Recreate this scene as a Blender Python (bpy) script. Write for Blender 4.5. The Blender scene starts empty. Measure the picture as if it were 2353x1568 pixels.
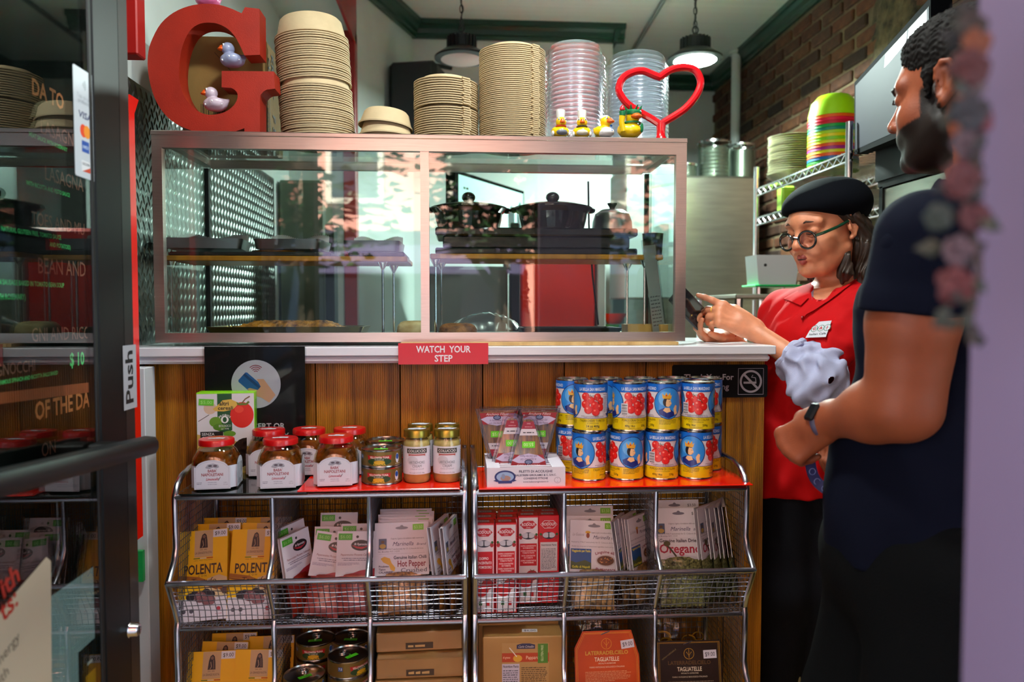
import bpy, bmesh, math, random
import numpy as np
from mathutils import Vector, Matrix
random.seed(7)
PI = math.pi
SC = bpy.context.scene
COL = SC.collection

# ------------------------------------------------------------------ camera
F, CX, CY = 1750.0, 1176.5, 784.0          # focal length and centre, pixels of the 2353x1568 frame
CAM = Vector((0, 0, 1.25))
YAW, PITCH = math.atan(120 / F), math.atan(74 / F)
cd = bpy.data.cameras.new('camera'); cam = bpy.data.objects.new('camera', cd); COL.objects.link(cam)
cd.sensor_width = 36; cd.lens = 36 * F / 2353; cd.clip_start = .02
cam.location = CAM; cam.rotation_euler = (PI / 2 - PITCH, 0, -YAW)
cd.dof.use_dof = True; cd.dof.focus_distance = 1.85; cd.dof.aperture_fstop = 2.8
SC.camera = cam
CR = cam.rotation_euler.to_matrix()
SC.view_settings.view_transform = 'Standard'; SC.view_settings.look = 'None'
SC.view_settings.exposure = 1.85; SC.view_settings.gamma = 1.0; SC.view_settings.use_curve_mapping = False
SC.cycles.max_bounces = 10; SC.cycles.diffuse_bounces = 4; SC.cycles.glossy_bounces = 4
SC.cycles.transmission_bounces = 8; SC.cycles.transparent_max_bounces = 128
SC.cycles.caustics_reflective = False; SC.cycles.caustics_refractive = False
SC.cycles.sample_clamp_indirect = 6.0; SC.cycles.use_denoising = True

# ------------------------------------------------------------------ sky and sun (open street behind the photographer)
wd = bpy.data.worlds.new('world'); SC.world = wd; wd.use_nodes = True
bg = wd.node_tree.nodes['Background']
bg.inputs[0].default_value = (.62, .78, 1.0, 1); bg.inputs[1].default_value = 1.5
sl = bpy.data.lights.new('sun', 'SUN'); sl.energy = 21.0; sl.angle = math.radians(.6); sl.color = (1, .95, .88)
so = bpy.data.objects.new('sun', sl); COL.objects.link(so); so.location = (0, 10, 20)
so.rotation_euler = (math.radians(-38), 0, math.radians(14))

# ------------------------------------------------------------------ pixel helpers: a pixel is only a direction
def ray(px, py): return CR @ Vector(((px - CX) / F, (CY - py) / F, -1))
def atY(px, py, y):
    d = ray(px, py); return CAM + d * (y / d.y)
def atX(px, py, x):
    d = ray(px, py); return CAM + d * (x / d.x)
def atZ(px, py, z):
    d = ray(px, py); return CAM + d * ((z - CAM.z) / d.z)
def pX(px, y, py=900): return atY(px, py, y).x
def pZ(py, y, px=1176): return atY(px, py, y).z

# ------------------------------------------------------------------ materials
def lin(h):
    if isinstance(h, tuple): return h if len(h) == 4 else (*h, 1)
    h = h.lstrip('#'); c = [int(h[i:i + 2], 16) / 255 for i in (0, 2, 4)]
    return tuple(x / 12.92 if x <= .04045 else ((x + .055) / 1.055) ** 2.4 for x in c) + (1,)
_MC = {}
def mat(color, rough=.5, metal=0, coat=0, trans=0, emit=0, alpha=1, sss=0, sheen=0, spec=.5, name=None,
        noise=0, nscale=20, bump=0, bscale=200, stretch=(1, 1, 1), aniso=0, cramp=None):
    key = (color, rough, metal, coat, trans, emit, alpha, sss, sheen, spec, name, noise, nscale, bump, bscale, stretch, aniso, cramp)
    if key in _MC: return _MC[key]
    m = bpy.data.materials.new(name or 'paint'); m.use_nodes = True
    nt = m.node_tree; b = nt.nodes['Principled BSDF']; I = b.inputs; L = nt.links
    c = lin(color)
    I['Base Color'].default_value = c; I['Roughness'].default_value = rough; I['Metallic'].default_value = metal
    I['Coat Weight'].default_value = coat; I['Transmission Weight'].default_value = trans
    I['Alpha'].default_value = alpha; I['Specular IOR Level'].default_value = spec
    if coat: I['Coat Roughness'].default_value = .08
    if sss:
        I['Subsurface Weight'].default_value = sss; I['Subsurface Radius'].default_value = (.012, .004, .002); I['Subsurface Scale'].default_value = .5
    if sheen: I['Sheen Weight'].default_value = sheen
    if aniso: I['Anisotropic'].default_value = aniso
    if emit:
        I['Emission Color'].default_value = c; I['Emission Strength'].default_value = emit
    if noise or bump or cramp:
        tc = nt.nodes.new('ShaderNodeTexCoord'); mp = nt.nodes.new('ShaderNodeMapping')
        mp.inputs['Scale'].default_value = stretch; L.new(tc.outputs['Object'], mp.inputs[0])
    if noise or cramp:
        n = nt.nodes.new('ShaderNodeTexNoise'); n.inputs['Scale'].default_value = nscale; n.inputs['Detail'].default_value = 5
        L.new(mp.outputs[0], n.inputs['Vector'])
        r = nt.nodes.new('ShaderNodeValToRGB'); L.new(n.outputs['Fac'], r.inputs[0])
        r.color_ramp.elements[0].position = .3; r.color_ramp.elements[1].position = .7
        if cramp:
            r.color_ramp.elements[0].color = lin(cramp[0]); r.color_ramp.elements[1].color = lin(cramp[1])
        else:
            r.color_ramp.elements[0].color = tuple(x * (1 - noise) for x in c[:3]) + (1,)
            r.color_ramp.elements[1].color = tuple(min(1, x * (1 + noise)) for x in c[:3]) + (1,)
        L.new(r.outputs[0], I['Base Color'])
    if bump:
        n2 = nt.nodes.new('ShaderNodeTexNoise'); n2.inputs['Scale'].default_value = bscale; n2.inputs['Detail'].default_value = 3
        L.new(mp.outputs[0], n2.inputs['Vector'])
        bp = nt.nodes.new('ShaderNodeBump'); bp.inputs['Strength'].default_value = bump; bp.inputs['Distance'].default_value = .004
        L.new(n2.outputs['Fac'], bp.inputs['Height']); L.new(bp.outputs[0], I['Normal'])
    _MC[key] = m
    return m
def glassmat(tint='e8f4f0', rough=0.0, ior=1.5, name='glass', dens=1.0, refl=1.0):
    key = ('G', tint, rough, ior, dens, refl)
    if key in _MC: return _MC[key]
    m = bpy.data.materials.new(name); m.use_nodes = True; nt = m.node_tree; nt.nodes.clear(); L = nt.links
    o = nt.nodes.new('ShaderNodeOutputMaterial'); mx = nt.nodes.new('ShaderNodeMixShader')
    t = nt.nodes.new('ShaderNodeBsdfTransparent'); g = nt.nodes.new('ShaderNodeBsdfGlossy'); fr = nt.nodes.new('ShaderNodeFresnel')
    t.inputs[0].default_value = lin(tint); g.inputs['Roughness'].default_value = rough; fr.inputs[0].default_value = ior
    ge = nt.nodes.new('ShaderNodeNewGeometry'); ma = nt.nodes.new('ShaderNodeMath'); ma.operation = 'MULTIPLY_ADD'; ma.inputs[1].default_value = 1 / ior - ior; ma.inputs[2].default_value = ior
    L.new(ge.outputs['Backfacing'], ma.inputs[0]); L.new(ma.outputs[0], fr.inputs[0])
    g.inputs[0].default_value = (refl, refl, refl, 1)
    L.new(fr.outputs[0], mx.inputs[0]); L.new(t.outputs[0], mx.inputs[1]); L.new(g.outputs[0], mx.inputs[2]); L.new(mx.outputs[0], o.inputs[0])
    _MC[key] = m
    return m

# ------------------------------------------------------------------ mesh building
class MB:
    def __init__(s, m=None):
        s.v = []; s.f = []; s.mi = []; s.mats = []; s.cur = 0
        if m is not None: s.mat(m)
    def mat(s, m):
        if m not in s.mats: s.mats.append(m)
        s.cur = s.mats.index(m); return s
    def add(s, vs, fs, M=None):
        o = len(s.v)
        s.v.extend([tuple(M @ Vector(v)) for v in vs] if M is not None else [tuple(v) for v in vs])
        s.f.extend([tuple(i + o for i in f) for f in fs]); s.mi.extend([s.cur] * len(fs)); return s
    def box(s, x0, x1, y0, y1, z0, z1, M=None, bev=0):
        x0, x1 = min(x0, x1), max(x0, x1); y0, y1 = min(y0, y1), max(y0, y1); z0, z1 = min(z0, z1), max(z0, z1)
        if bev > 0:
            b = min(bev, (x1 - x0) * .45, (y1 - y0) * .45, (z1 - z0) * .45)
            xs = (x0, x1); ys = (y0, y1); zs = (z0, z1); vs = []; idx = {}
            for i in (0, 1):
                for j in (0, 1):
                    for k in (0, 1):
                        sx, sy, sz = (b if i == 0 else -b), (b if j == 0 else -b), (b if k == 0 else -b)
                        idx[i, j, k, 0] = len(vs); vs.append((xs[i], ys[j] + sy, zs[k] + sz))
                        idx[i, j, k, 1] = len(vs); vs.append((xs[i] + sx, ys[j], zs[k] + sz))
                        idx[i, j, k, 2] = len(vs); vs.append((xs[i] + sx, ys[j] + sy, zs[k]))
            fs = []
            def q(*a): fs.append(tuple(idx[x] for x in a))
            for i in (0, 1):
                a = [(i, 0, 0, 0), (i, 0, 1, 0), (i, 1, 1, 0), (i, 1, 0, 0)]; q(*(a if i == 0 else a[::-1]))
                a = [(0, i, 0, 1), (1, i, 0, 1), (1, i, 1, 1), (0, i, 1, 1)]; q(*(a if i == 0 else a[::-1]))
                a = [(0, 0, i, 2), (0, 1, i, 2), (1, 1, i, 2), (1, 0, i, 2)]; q(*(a if i == 0 else a[::-1]))
            for i in (0, 1):
                for j in (0, 1):
                    a = [(i, j, 0, 0), (i, j, 1, 0), (i, j, 1, 1), (i, j, 0, 1)]; q(*(a if i == j else a[::-1]))
                    a = [(i, 0, j, 0), (i, 1, j, 0), (i, 1, j, 2), (i, 0, j, 2)]; q(*(a if i != j else a[::-1]))
                    a = [(0, i, j, 1), (1, i, j, 1), (1, i, j, 2), (0, i, j, 2)]; q(*(a if i == j else a[::-1]))
            for i in (0, 1):
                for j in (0, 1):
                    for k in (0, 1):
                        a = [(i, j, k, 0), (i, j, k, 1), (i, j, k, 2)]; q(*(a if (i + j + k) % 2 == 0 else a[::-1]))
            return s.add(vs, fs, M)
        vs = [(x, y, z) for x in (x0, x1) for y in (y0, y1) for z in (z0, z1)]
        return s.add(vs, [(0, 1, 3, 2), (4, 6, 7, 5), (0, 4, 5, 1), (2, 3, 7, 6), (0, 2, 6, 4), (1, 5, 7, 3)], M)
    def lathe(s, prof, n=32, M=None, cap=True, sy=1.0, a0=0, a1=2 * PI):
        full = abs(a1 - a0 - 2 * PI) < 1e-6; k = n if full else n + 1; vs = []; fs = []
        for (r, z) in prof:
            for i in range(k):
                a = a0 + (a1 - a0) * i / n; vs.append((r * math.cos(a), r * math.sin(a) * sy, z))
        for j in range(len(prof) - 1):
            for i in range(n):
                i2 = (i + 1) % k; fs.append((j * k + i, j * k + i2, (j + 1) * k + i2, (j + 1) * k + i))
        if cap and full:
            if prof[0][0] > 1e-6: fs.append(tuple(range(k))[::-1])
            if prof[-1][0] > 1e-6: fs.append(tuple((len(prof) - 1) * k + i for i in range(k)))
        return s.add(vs, fs, M)
    def tube(s, pts, r, n=8, closed=False, M=None, flat=1.0):
        P = [Vector(p) for p in pts]; N = len(P); rs = r if hasattr(r, '__len__') else [r] * N
        vs = []; fs = []; up = None
        for i in range(N):
            if closed: t = P[(i + 1) % N] - P[i - 1]
            else: t = P[min(i + 1, N - 1)] - P[max(i - 1, 0)]
            if t.length < 1e-9: t = Vector((0, 0, 1))
            t.normalize()
            if up is None:
                up = Vector((0, 0, 1)) if abs(t.z) < .9 else Vector((0, 1, 0))
            u = (up - t * up.dot(t))
            if u.length < 1e-6: u = t.orthogonal()
            u.normalize(); w = t.cross(u); up = u
            for k in range(n):
                a = 2 * PI * k / n; vs.append(P[i] + (u * math.cos(a) * flat + w * math.sin(a)) * rs[i])
        for i in range(N if closed else N - 1):
            j = (i + 1) % N
            for k in range(n):
                k2 = (k + 1) % n; fs.append((i * n + k, i * n + k2, j * n + k2, j * n + k))
        if not closed:
            fs.append(tuple(range(n))[::-1]); fs.append(tuple((N - 1) * n + k for k in range(n)))
        return s.add(vs, fs, M)
    def prism(s, pts, y0, y1, M=None, axis='y'):
        """closed outline pts in (x,z), extruded along y"""
        n = len(pts); A = sum(pts[i][0] * pts[(i + 1) % n][1] - pts[(i + 1) % n][0] * pts[i][1] for i in range(n))
        if A < 0: pts = pts[::-1]
        if axis == 'y': vs = [(p[0], y0, p[1]) for p in pts] + [(p[0], y1, p[1]) for p in pts]; rev = y0 > y1
        elif axis == 'z': vs = [(p[0], p[1], y0) for p in pts] + [(p[0], p[1], y1) for p in pts]; rev = y0 < y1
        else: vs = [(y0, p[0], p[1]) for p in pts] + [(y1, p[0], p[1]) for p in pts]; rev = y0 < y1
        fs = [tuple(range(n)), tuple(range(2 * n - 1, n - 1, -1))] + [(i, i + n, (i + 1) % n + n, (i + 1) % n) for i in range(n)]
        if rev: fs = [f[::-1] for f in fs]
        return s.add(vs, fs, M)
    def sphere(s, c, r, n=16, m=10, M=None):
        rx, ry, rz = r if hasattr(r, '__len__') else (r, r, r)
        pr = [(math.sin(PI * j / m), -math.cos(PI * j / m)) for j in range(m + 1)]; vs = []; fs = []
        for (q, z) in pr:
            for i in range(n):
                a = 2 * PI * i / n; vs.append((c[0] + q * math.cos(a) * rx, c[1] + q * math.sin(a) * ry, c[2] + z * rz))
        for j in range(m):
            for i in range(n):
                i2 = (i + 1) % n; fs.append((j * n + i, j * n + i2, (j + 1) * n + i2, (j + 1) * n + i))
        return s.add(vs, fs, M)
    def grid(s, fn, nu, nv, M=None, closeu=False):
        vs = [fn(i / nu, j / nv) for j in range(nv + 1) for i in range(nu + 1)]
        fs = [(j * (nu + 1) + i, j * (nu + 1) + i + 1, (j + 1) * (nu + 1) + i + 1, (j + 1) * (nu + 1) + i) for j in range(nv) for i in range(nu)]
        return s.add(vs, fs, M)
    def mesh(s, name, smooth=35):
        me = bpy.data.meshes.new(name); me.from_pydata(s.v, [], s.f)
        for m in s.mats: me.materials.append(m)
        if len(s.mats) > 1: me.polygons.foreach_set('material_index', s.mi)
        if smooth:
            me.polygons.foreach_set('use_smooth', [True] * len(me.polygons)); me.set_sharp_from_angle(angle=math.radians(smooth))
        me.update(); return me
    def build(s, name, parent=None, smooth=35, loc=None, rot=None):
        return link(name, s.mesh(name, smooth), parent, loc, rot)
def link(name, me, parent=None, loc=None, rot=None):
    o = bpy.data.objects.new(name, me); COL.objects.link(o); o.parent = parent
    if loc is not None: o.location = loc
    if rot is not None: o.rotation_euler = rot
    return o
def tag(o, label, cat, group=None):
    o['label'] = label; o['category'] = cat
    if group: o['group'] = group
    return o
def thing(name, label, cat, loc=(0, 0, 0), rot=(0, 0, 0), group=None):
    o = bpy.data.objects.new(name, None); COL.objects.link(o); o.location = loc; o.rotation_euler = rot
    o.empty_display_size = .05
    return tag(o, label, cat, group)
def struct(o, label=None):
    o['kind'] = 'structure'
    if label: o['label'] = label
    return o
def stuff(o):
    o['kind'] = 'stuff'; return o
def dup(root, loc, rot=None, label=None, scale=None):
    r = root.copy(); COL.objects.link(r); r.location = loc
    if rot is not None: r.rotation_euler = rot
    if label: r['label'] = label
    if scale: r.scale = scale
    for ch in list(root.children):
        c = ch.copy(); COL.objects.link(c); c.parent = r
        for g in ch.children:
            d = g.copy(); COL.objects.link(d); d.parent = c
    return r
def arc(cx, cy, r, a0, a1, n=12, ry=None):
    ry = r if ry is None else ry
    return [(cx + r * math.cos(math.radians(a0 + (a1 - a0) * i / n)), cy + ry * math.sin(math.radians(a0 + (a1 - a0) * i / n))) for i in range(n + 1)]
def rrect(x0, x1, z0, z1, r, n=4):
    return arc(x1 - r, z1 - r, r, 0, 90, n) + arc(x0 + r, z1 - r, r, 90, 180, n) + arc(x0 + r, z0 + r, r, 180, 270, n) + arc(x1 - r, z0 + r, r, 270, 360, n)
def T(x=0, y=0, z=0, rx=0, ry=0, rz=0, s=1):
    return Matrix.Translation((x, y, z)) @ Matrix.Rotation(rz, 4, 'Z') @ Matrix.Rotation(ry, 4, 'Y') @ Matrix.Rotation(rx, 4, 'X') @ Matrix.Scale(s, 4)

# ------------------------------------------------------------------ lettering: glyph outlines taken once from the built-in font
CH = "ABCDEFGHIJKLMNOPQRSTUVWXYZabcdefghijklmnopqrstuvwxyz0123456789$.,:;!&'()-/%+@"
def _atlas(off):
    tmp = []; 
    for c in CH + '|':
        for t in (c, c + '|'):
            cu = bpy.data.curves.new('t', 'FONT'); cu.body = t; cu.size = 1; cu.resolution_u = 2; cu.offset = off
            o = bpy.data.objects.new('t', cu); COL.objects.link(o); tmp.append((c, t, o))
    dg = bpy.context.evaluated_depsgraph_get(); dg.update(); A = {}; mx = {}
    for (c, t, o) in tmp:
        me = bpy.data.meshes.new_from_object(o.evaluated_get(dg)); v = np.array([x.co[:2] for x in me.vertices])
        mx[t] = v[:, 0].max()
        if t == c: A[c] = [v, [tuple(p.vertices) for p in me.polygons], 0]
        bpy.data.meshes.remove(me)
    for (c, t, o) in tmp:
        if t != c: A[c][2] = mx[t] - mx['|']
        cu = o.data; bpy.data.objects.remove(o); bpy.data.curves.remove(cu)
    A[' '] = [np.zeros((0, 2)), [], A['n'][2] * .55]
    return A
GL = {False: _atlas(0.0), True: _atlas(.022)}
CAPH = GL[False]['H'][0][:, 1].max()
class PR:
    """flat print: coloured shapes in a 2D frame (metres), stacked in thin ink layers"""
    def __init__(s): s.P = []; s.lay = 0
    def poly(s, pts, col): s.lay += 1; s.P.append((np.array(pts, float), [tuple(range(len(pts)))], col, s.lay)); return s
    def rect(s, x0, x1, y0, y1, col, nx=1):
        s.lay += 1; vs = []; fs = []
        for i in range(nx + 1):
            x = x0 + (x1 - x0) * i / nx; vs += [(x, y0), (x, y1)]
        for i in range(nx): fs.append((2 * i, 2 * i + 2, 2 * i + 3, 2 * i + 1))
        s.P.append((np.array(vs, float), fs, col, s.lay)); return s
    def ell(s, cx, cy, rx, ry, col, n=24, a0=0, a1=360):
        return s.poly(arc(cx, cy, rx, a0, a1, n, ry)[:(n if a1 - a0 == 360 else n + 1)], col)
    def line(s, pts, w, col):
        s.lay += 1; vs = []; fs = []; n = len(pts)
        for i in range(n):
            a = pts[max(i - 1, 0)]; b = pts[min(i + 1, n - 1)]; dx, dy = b[0] - a[0], b[1] - a[1]; L = math.hypot(dx, dy) or 1
            nx, ny = -dy / L * w / 2, dx / L * w / 2; vs += [(pts[i][0] + nx, pts[i][1] + ny), (pts[i][0] - nx, pts[i][1] - ny)]
        for i in range(n - 1): fs.append((2 * i, 2 * i + 1, 2 * i + 3, 2 * i + 2))
        s.P.append((np.array(vs, float), fs, col, s.lay)); return s
    def frame(s, x0, x1, y0, y1, w, col):
        return s.line([(x0, y0), (x1, y0), (x1, y1), (x0, y1), (x0, y0)], w, col)
    def text(s, t, x, y, h, col, al='c', b=False, sx=1.0, sh=0.0, rot=0.0, fit=None, sp=0, bend=None):
        """h = cap height; x,y = baseline anchor; fit = squeeze to this width; bend = radius of a text arc"""
        A = GL[b]; k = h / CAPH; adv = [(A[c][2] + sp) * k * sx for c in t if c in A]; W = sum(adv)
        if fit: q = fit / W; sx *= q; adv = [a * q for a in adv]; W = fit
        ox = {'c': -W / 2, 'l': 0, 'r': -W}[al]; s.lay += 1; ca, sa = math.cos(rot), math.sin(rot); cur = ox
        VS = []; FS = []; n0 = 0
        for c in t:
            if c not in A: continue
            v, f, a = A[c]; w = adv.pop(0)
            if len(v):
                gx = v[:, 0] * k * sx + v[:, 1] * k * sh; gy = v[:, 1] * k
                if bend:
                    th = (cur + w / 2) / bend; gx0 = gx - w / 2
                    R = bend
                    xx = R * math.sin(th) + gx0 * math.cos(th) + gy * math.sin(th)
                    yy = R * (math.cos(th) - 1) - gx0 * math.sin(th) + gy * math.cos(th)
                else: xx = cur + gx; yy = gy
                VS.append(np.stack([x + xx * ca - yy * sa, y + xx * sa + yy * ca], 1)); FS += [tuple(i + n0 for i in q) for q in f]; n0 += len(v)
            cur += w
        if VS: s.P.append((np.concatenate(VS), FS, col, s.lay))
        return s
    def words(s, x0, x1, y, h, col, seed=0, al='l', gap=.6):
        """a line of print too small to read"""
        R = random.Random(seed); s.lay += 1; vs = []; fs = []; x = x0
        while x < x1 - h:
            w = min(h * R.uniform(1.2, 4.5), x1 - x); n = len(vs)
            vs += [(x, y), (x + w, y), (x + w, y + h * R.choice((.7, .8, 1))), (x, y + h * .75)]; fs.append((n, n + 1, n + 2, n + 3)); x += w + h * gap
        if vs: s.P.append((np.array(vs, float), fs, col, s.lay))
        return s
    def para(s, x0, x1, y, h, rows, col, seed=0, lead=1.7):
        for r in range(rows): s.words(x0, x1 - (x1 - x0) * (.35 if r == rows - 1 else random.Random(seed + r).uniform(0, .12)), y - r * h * lead, h, col, seed + r)
        return s
    def price(s, x, y, t='$9.00', w=.028, h=.013, bgc='d8dce4', fg='16161a', rot=0.0, faint=False):
        c, q = math.cos(rot), math.sin(rot)
        s.poly([(x + a * c - b * q, y + a * q + b * c) for a, b in ((-w / 2, -h / 2), (w / 2, -h / 2), (w / 2, h / 2), (-w / 2, h / 2))], bgc)
        s.text(t, x + h * .25 * q, y - h * .25 * c, h * .5, fg, fit=w * .78, rot=rot); return s
    def slabs(s, v, f, st):
        V, F_ = [], []
        for q in f:
            P = [tuple(v[i]) for i in q]; a, b = min(p[0] for p in P), max(p[0] for p in P)
            if b - a <= st * 1.2: F_.append(tuple(range(len(V), len(V) + len(P)))); V += P; continue
            k = math.floor(a / st)
            while k * st < b - 1e-9:
                Q = P
                for (x, sg) in ((k * st, 1), (k * st + st, -1)):
                    O = []
                    for i in range(len(Q)):
                        c, d = Q[i - 1], Q[i]; ci, di = (c[0] - x) * sg >= 0, (d[0] - x) * sg >= 0
                        if ci != di: t = (x - c[0]) / (d[0] - c[0]); O.append((x, c[1] + (d[1] - c[1]) * t))
                        if di: O.append(d)
                    Q = O
                    if not Q: break
                if len(Q) > 2: F_.append(tuple(range(len(V), len(V) + len(Q)))); V += Q
                k += 1
        return np.array(V), F_
    def build(s, name, parent, fn, rough=.45, eps=.00008, coat=0, st=0):
        mb = MB(); bb = []; lv = []
        for (v, f, col, lay) in s.P:             # ink level: one above whatever it overprints
            a, b = v.min(0) - .0003, v.max(0) + .0003; l = 1
            for (c, d), q in zip(bb, lv):
                if q >= l and a[0] < d[0] and b[0] > c[0] and a[1] < d[1] and b[1] > c[1]: l = q + 1
            bb.append((a, b)); lv.append(l)
        for (v, f, col, lay), lay in zip(s.P, lv):
            if st: v, f = s.slabs(v, f, st)
            mb.mat(mat(col, rough, coat=coat) if isinstance(col, (str, tuple)) else col)
            mb.add([fn(p[0], p[1], eps * lay) for p in v], f)
        return mb.build(name, parent, smooth=0)
def flatmap(o, u, v):
    o, u, v = Vector(o), Vector(u), Vector(v); n = u.cross(v).normalized()
    return lambda a, b, h: o + u * a + v * b + n * (h + .0004)
def front(y=0, x=0, z=0):          # print on a face that looks towards -Y
    return lambda a, b, h: (x + a, y - .0004 - h, z + b)
def cylmap(r, z=0, a0=-PI / 2):
    return lambda a, b, h: ((r + .0003 + h) * math.cos(a0 + a / r), (r + .0003 + h) * math.sin(a0 + a / r), z + b)

# ------------------------------------------------------------------ smooth solids: implicit primitives blended and meshed
class SD:
    def __init__(s): s.p = []
    def cap(s, a, b, ra, rb=None, k=.01, sub=False): s.p.append(('c', np.array(a, float), np.array(b, float), ra, ra if rb is None else rb, k, sub)); return s
    def chain(s, pts, rs, k=.01):
        for i in range(len(pts) - 1): s.cap(pts[i], pts[i + 1], rs[i], rs[i + 1], k)
        return s
    def ell(s, c, r, R=None, k=.01, sub=False):
        r = np.array(r if hasattr(r, '__len__') else (r, r, r), float); s.p.append(('e', np.array(c, float), r, None if R is None else np.array(R.to_3x3() if hasattr(R, 'to_3x3') else R), 0, k, sub)); return s
    def plane(s, c, n, k=.01):          # remove everything on the side n points to
        n = np.array(n, float); s.p.append(('p', np.array(c, float), n / np.linalg.norm(n), 0, 0, k, True)); return s
    def warp(s, M):                     # move all primitives so far
        R = np.array(M.to_3x3()); t = np.array(M.translation); q = []
        for (ty, a, b, c, d, k, sub) in s.p:
            if ty == 'c': q.append((ty, R @ a + t, R @ b + t, c, d, k, sub))
            elif ty == 'e': q.append((ty, R @ a + t, b, R if c is None else R @ c, d, k, sub))
            else: q.append((ty, R @ a + t, R @ b, c, d, k, sub))
        s.p = q; return s
    def mesh(s, h, disp=None, pad=.01, bounds=None, axes=None):
        lo = np.full(3, 1e9); hi = -lo
        for (ty, a, b, c, d, k, sub) in s.p:
            if sub: continue
            if ty == 'c': l = np.minimum(a - c, b - d); u = np.maximum(a + c, b + d)
            else: m = b.max(); l = a - m; u = a + m
            lo = np.minimum(lo, l); hi = np.maximum(hi, u)
        if bounds: lo, hi = np.array(bounds[0]), np.array(bounds[1])
        lo = lo - pad; hi = hi + pad
        ax = axes or [np.arange(lo[i], hi[i] + h, h) for i in range(3)]
        n = [len(a) for a in ax]; D = np.full(n, 1.0, np.float32)
        for (ty, a, b, c, d, k, sub) in s.p:
            if ty == 'c': l = np.minimum(a - c, b - d); u = np.maximum(a + c, b + d)
            elif ty == 'e': m = b.max(); l = a - m; u = a + m
            else: l, u = lo, hi
            e = k + 3 * h; sl = []
            for i in range(3): sl.append(slice(max(0, np.searchsorted(ax[i], l[i] - e) - 1), min(n[i], np.searchsorted(ax[i], u[i] + e) + 1)))
            if any(q.stop <= q.start for q in sl): continue
            x = ax[0][sl[0]][:, None, None].astype(np.float32); y = ax[1][sl[1]][None, :, None].astype(np.float32); z = ax[2][sl[2]][None, None, :].astype(np.float32)
            if ty == 'c':
                ba = b - a; L2 = max(float(ba @ ba), 1e-12)
                px, py, pz = x - a[0], y - a[1], z - a[2]
                t = np.clip((px * ba[0] + py * ba[1] + pz * ba[2]) / L2, 0, 1)
                f = np.sqrt((px - t * ba[0]) ** 2 + (py - t * ba[1]) ** 2 + (pz - t * ba[2]) ** 2) - (c + (d - c) * t)
            elif ty == 'e':
                px, py, pz = x - a[0], y - a[1], z - a[2]
                if c is not None: px, py, pz = [c[0, j] * px + c[1, j] * py + c[2, j] * pz for j in range(3)]
                k0 = np.sqrt((px / b[0]) ** 2 + (py / b[1]) ** 2 + (pz / b[2]) ** 2); k1 = np.sqrt((px / b[0] ** 2) ** 2 + (py / b[1] ** 2) ** 2 + (pz / b[2] ** 2) ** 2)
                f = k0 * (k0 - 1) / np.maximum(k1, 1e-6)
            else: f = -((x - a[0]) * b[0] + (y - a[1]) * b[1] + (z - a[2]) * b[2])
            q = D[sl[0], sl[1], sl[2]]
            if sub:
                g = -f; w = np.maximum(k - np.abs(q - g), 0) / k; D[sl[0], sl[1], sl[2]] = np.maximum(q, g) + w * w * k * .25
            else:
                w = np.maximum(k - np.abs(q - f), 0) / k; D[sl[0], sl[1], sl[2]] = np.minimum(q, f) - w * w * k * .25
        if disp is not None:
            msk = np.abs(D) < .03; I = np.nonzero(msk)
            D[I] -= disp(ax[0][I[0]], ax[1][I[1]], ax[2][I[2]]).astype(np.float32)
        return nets(D, ax)
def nets(D, ax):
    S = D < 0; n = D.shape
    c = [S[i:n[0] - 1 + i, j:n[1] - 1 + j, k:n[2] - 1 + k] for i in (0, 1) for j in (0, 1) for k in (0, 1)]
    an = c[0].copy(); al = c[0].copy()
    for q in c[1:]: an |= q; al &= q
    act = an & ~al; I, J, K = np.nonzero(act); idx = np.full(act.shape, -1, np.int32); idx[I, J, K] = np.arange(len(I))
    corner = np.array([(i, j, k) for i in (0, 1) for j in (0, 1) for k in (0, 1)])
    V = np.stack([D[I + a, J + b, K + d] for a, b, d in corner], 1); P = np.zeros((len(I), 3)); W = np.zeros(len(I))
    for a in range(8):
        for b in range(a + 1, 8):
            if np.abs(corner[a] - corner[b]).sum() != 1: continue
            m = (V[:, a] < 0) != (V[:, b] < 0); t = np.where(m, V[:, a] / np.where(m, V[:, a] - V[:, b], 1), 0)[:, None]
            P += np.where(m[:, None], corner[a] + t * (corner[b] - corner[a]), 0); W += m
    P /= W[:, None]
    co = np.stack([ax[i][q] + P[:, i] * (ax[i][q + 1] - ax[i][q]) for i, q in enumerate((I, J, K))], 1)
    Q = []
    for d in range(3):
        sh = [slice(None)] * 3; sh2 = [slice(None)] * 3; sh[d] = slice(0, n[d] - 1); sh2[d] = slice(1, n[d])
        A, B = S[tuple(sh)], S[tuple(sh2)]; X = np.stack(np.nonzero(A != B), 1); e, f = [(1, 2), (2, 0), (0, 1)][d]
        ok = (X[:, e] > 0) & (X[:, f] > 0) & (X[:, e] < n[e] - 1) & (X[:, f] < n[f] - 1); X = X[ok]; s_ = A[tuple(X.T)]
        def at(de, df):
            Y = X.copy(); Y[:, e] += de; Y[:, f] += df; return idx[tuple(Y.T)]
        q = np.stack([at(-1, -1), at(0, -1), at(0, 0), at(-1, 0)], 1); q[~s_] = q[~s_][:, ::-1]; Q.append(q)
    return co, np.concatenate(Q)
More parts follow.
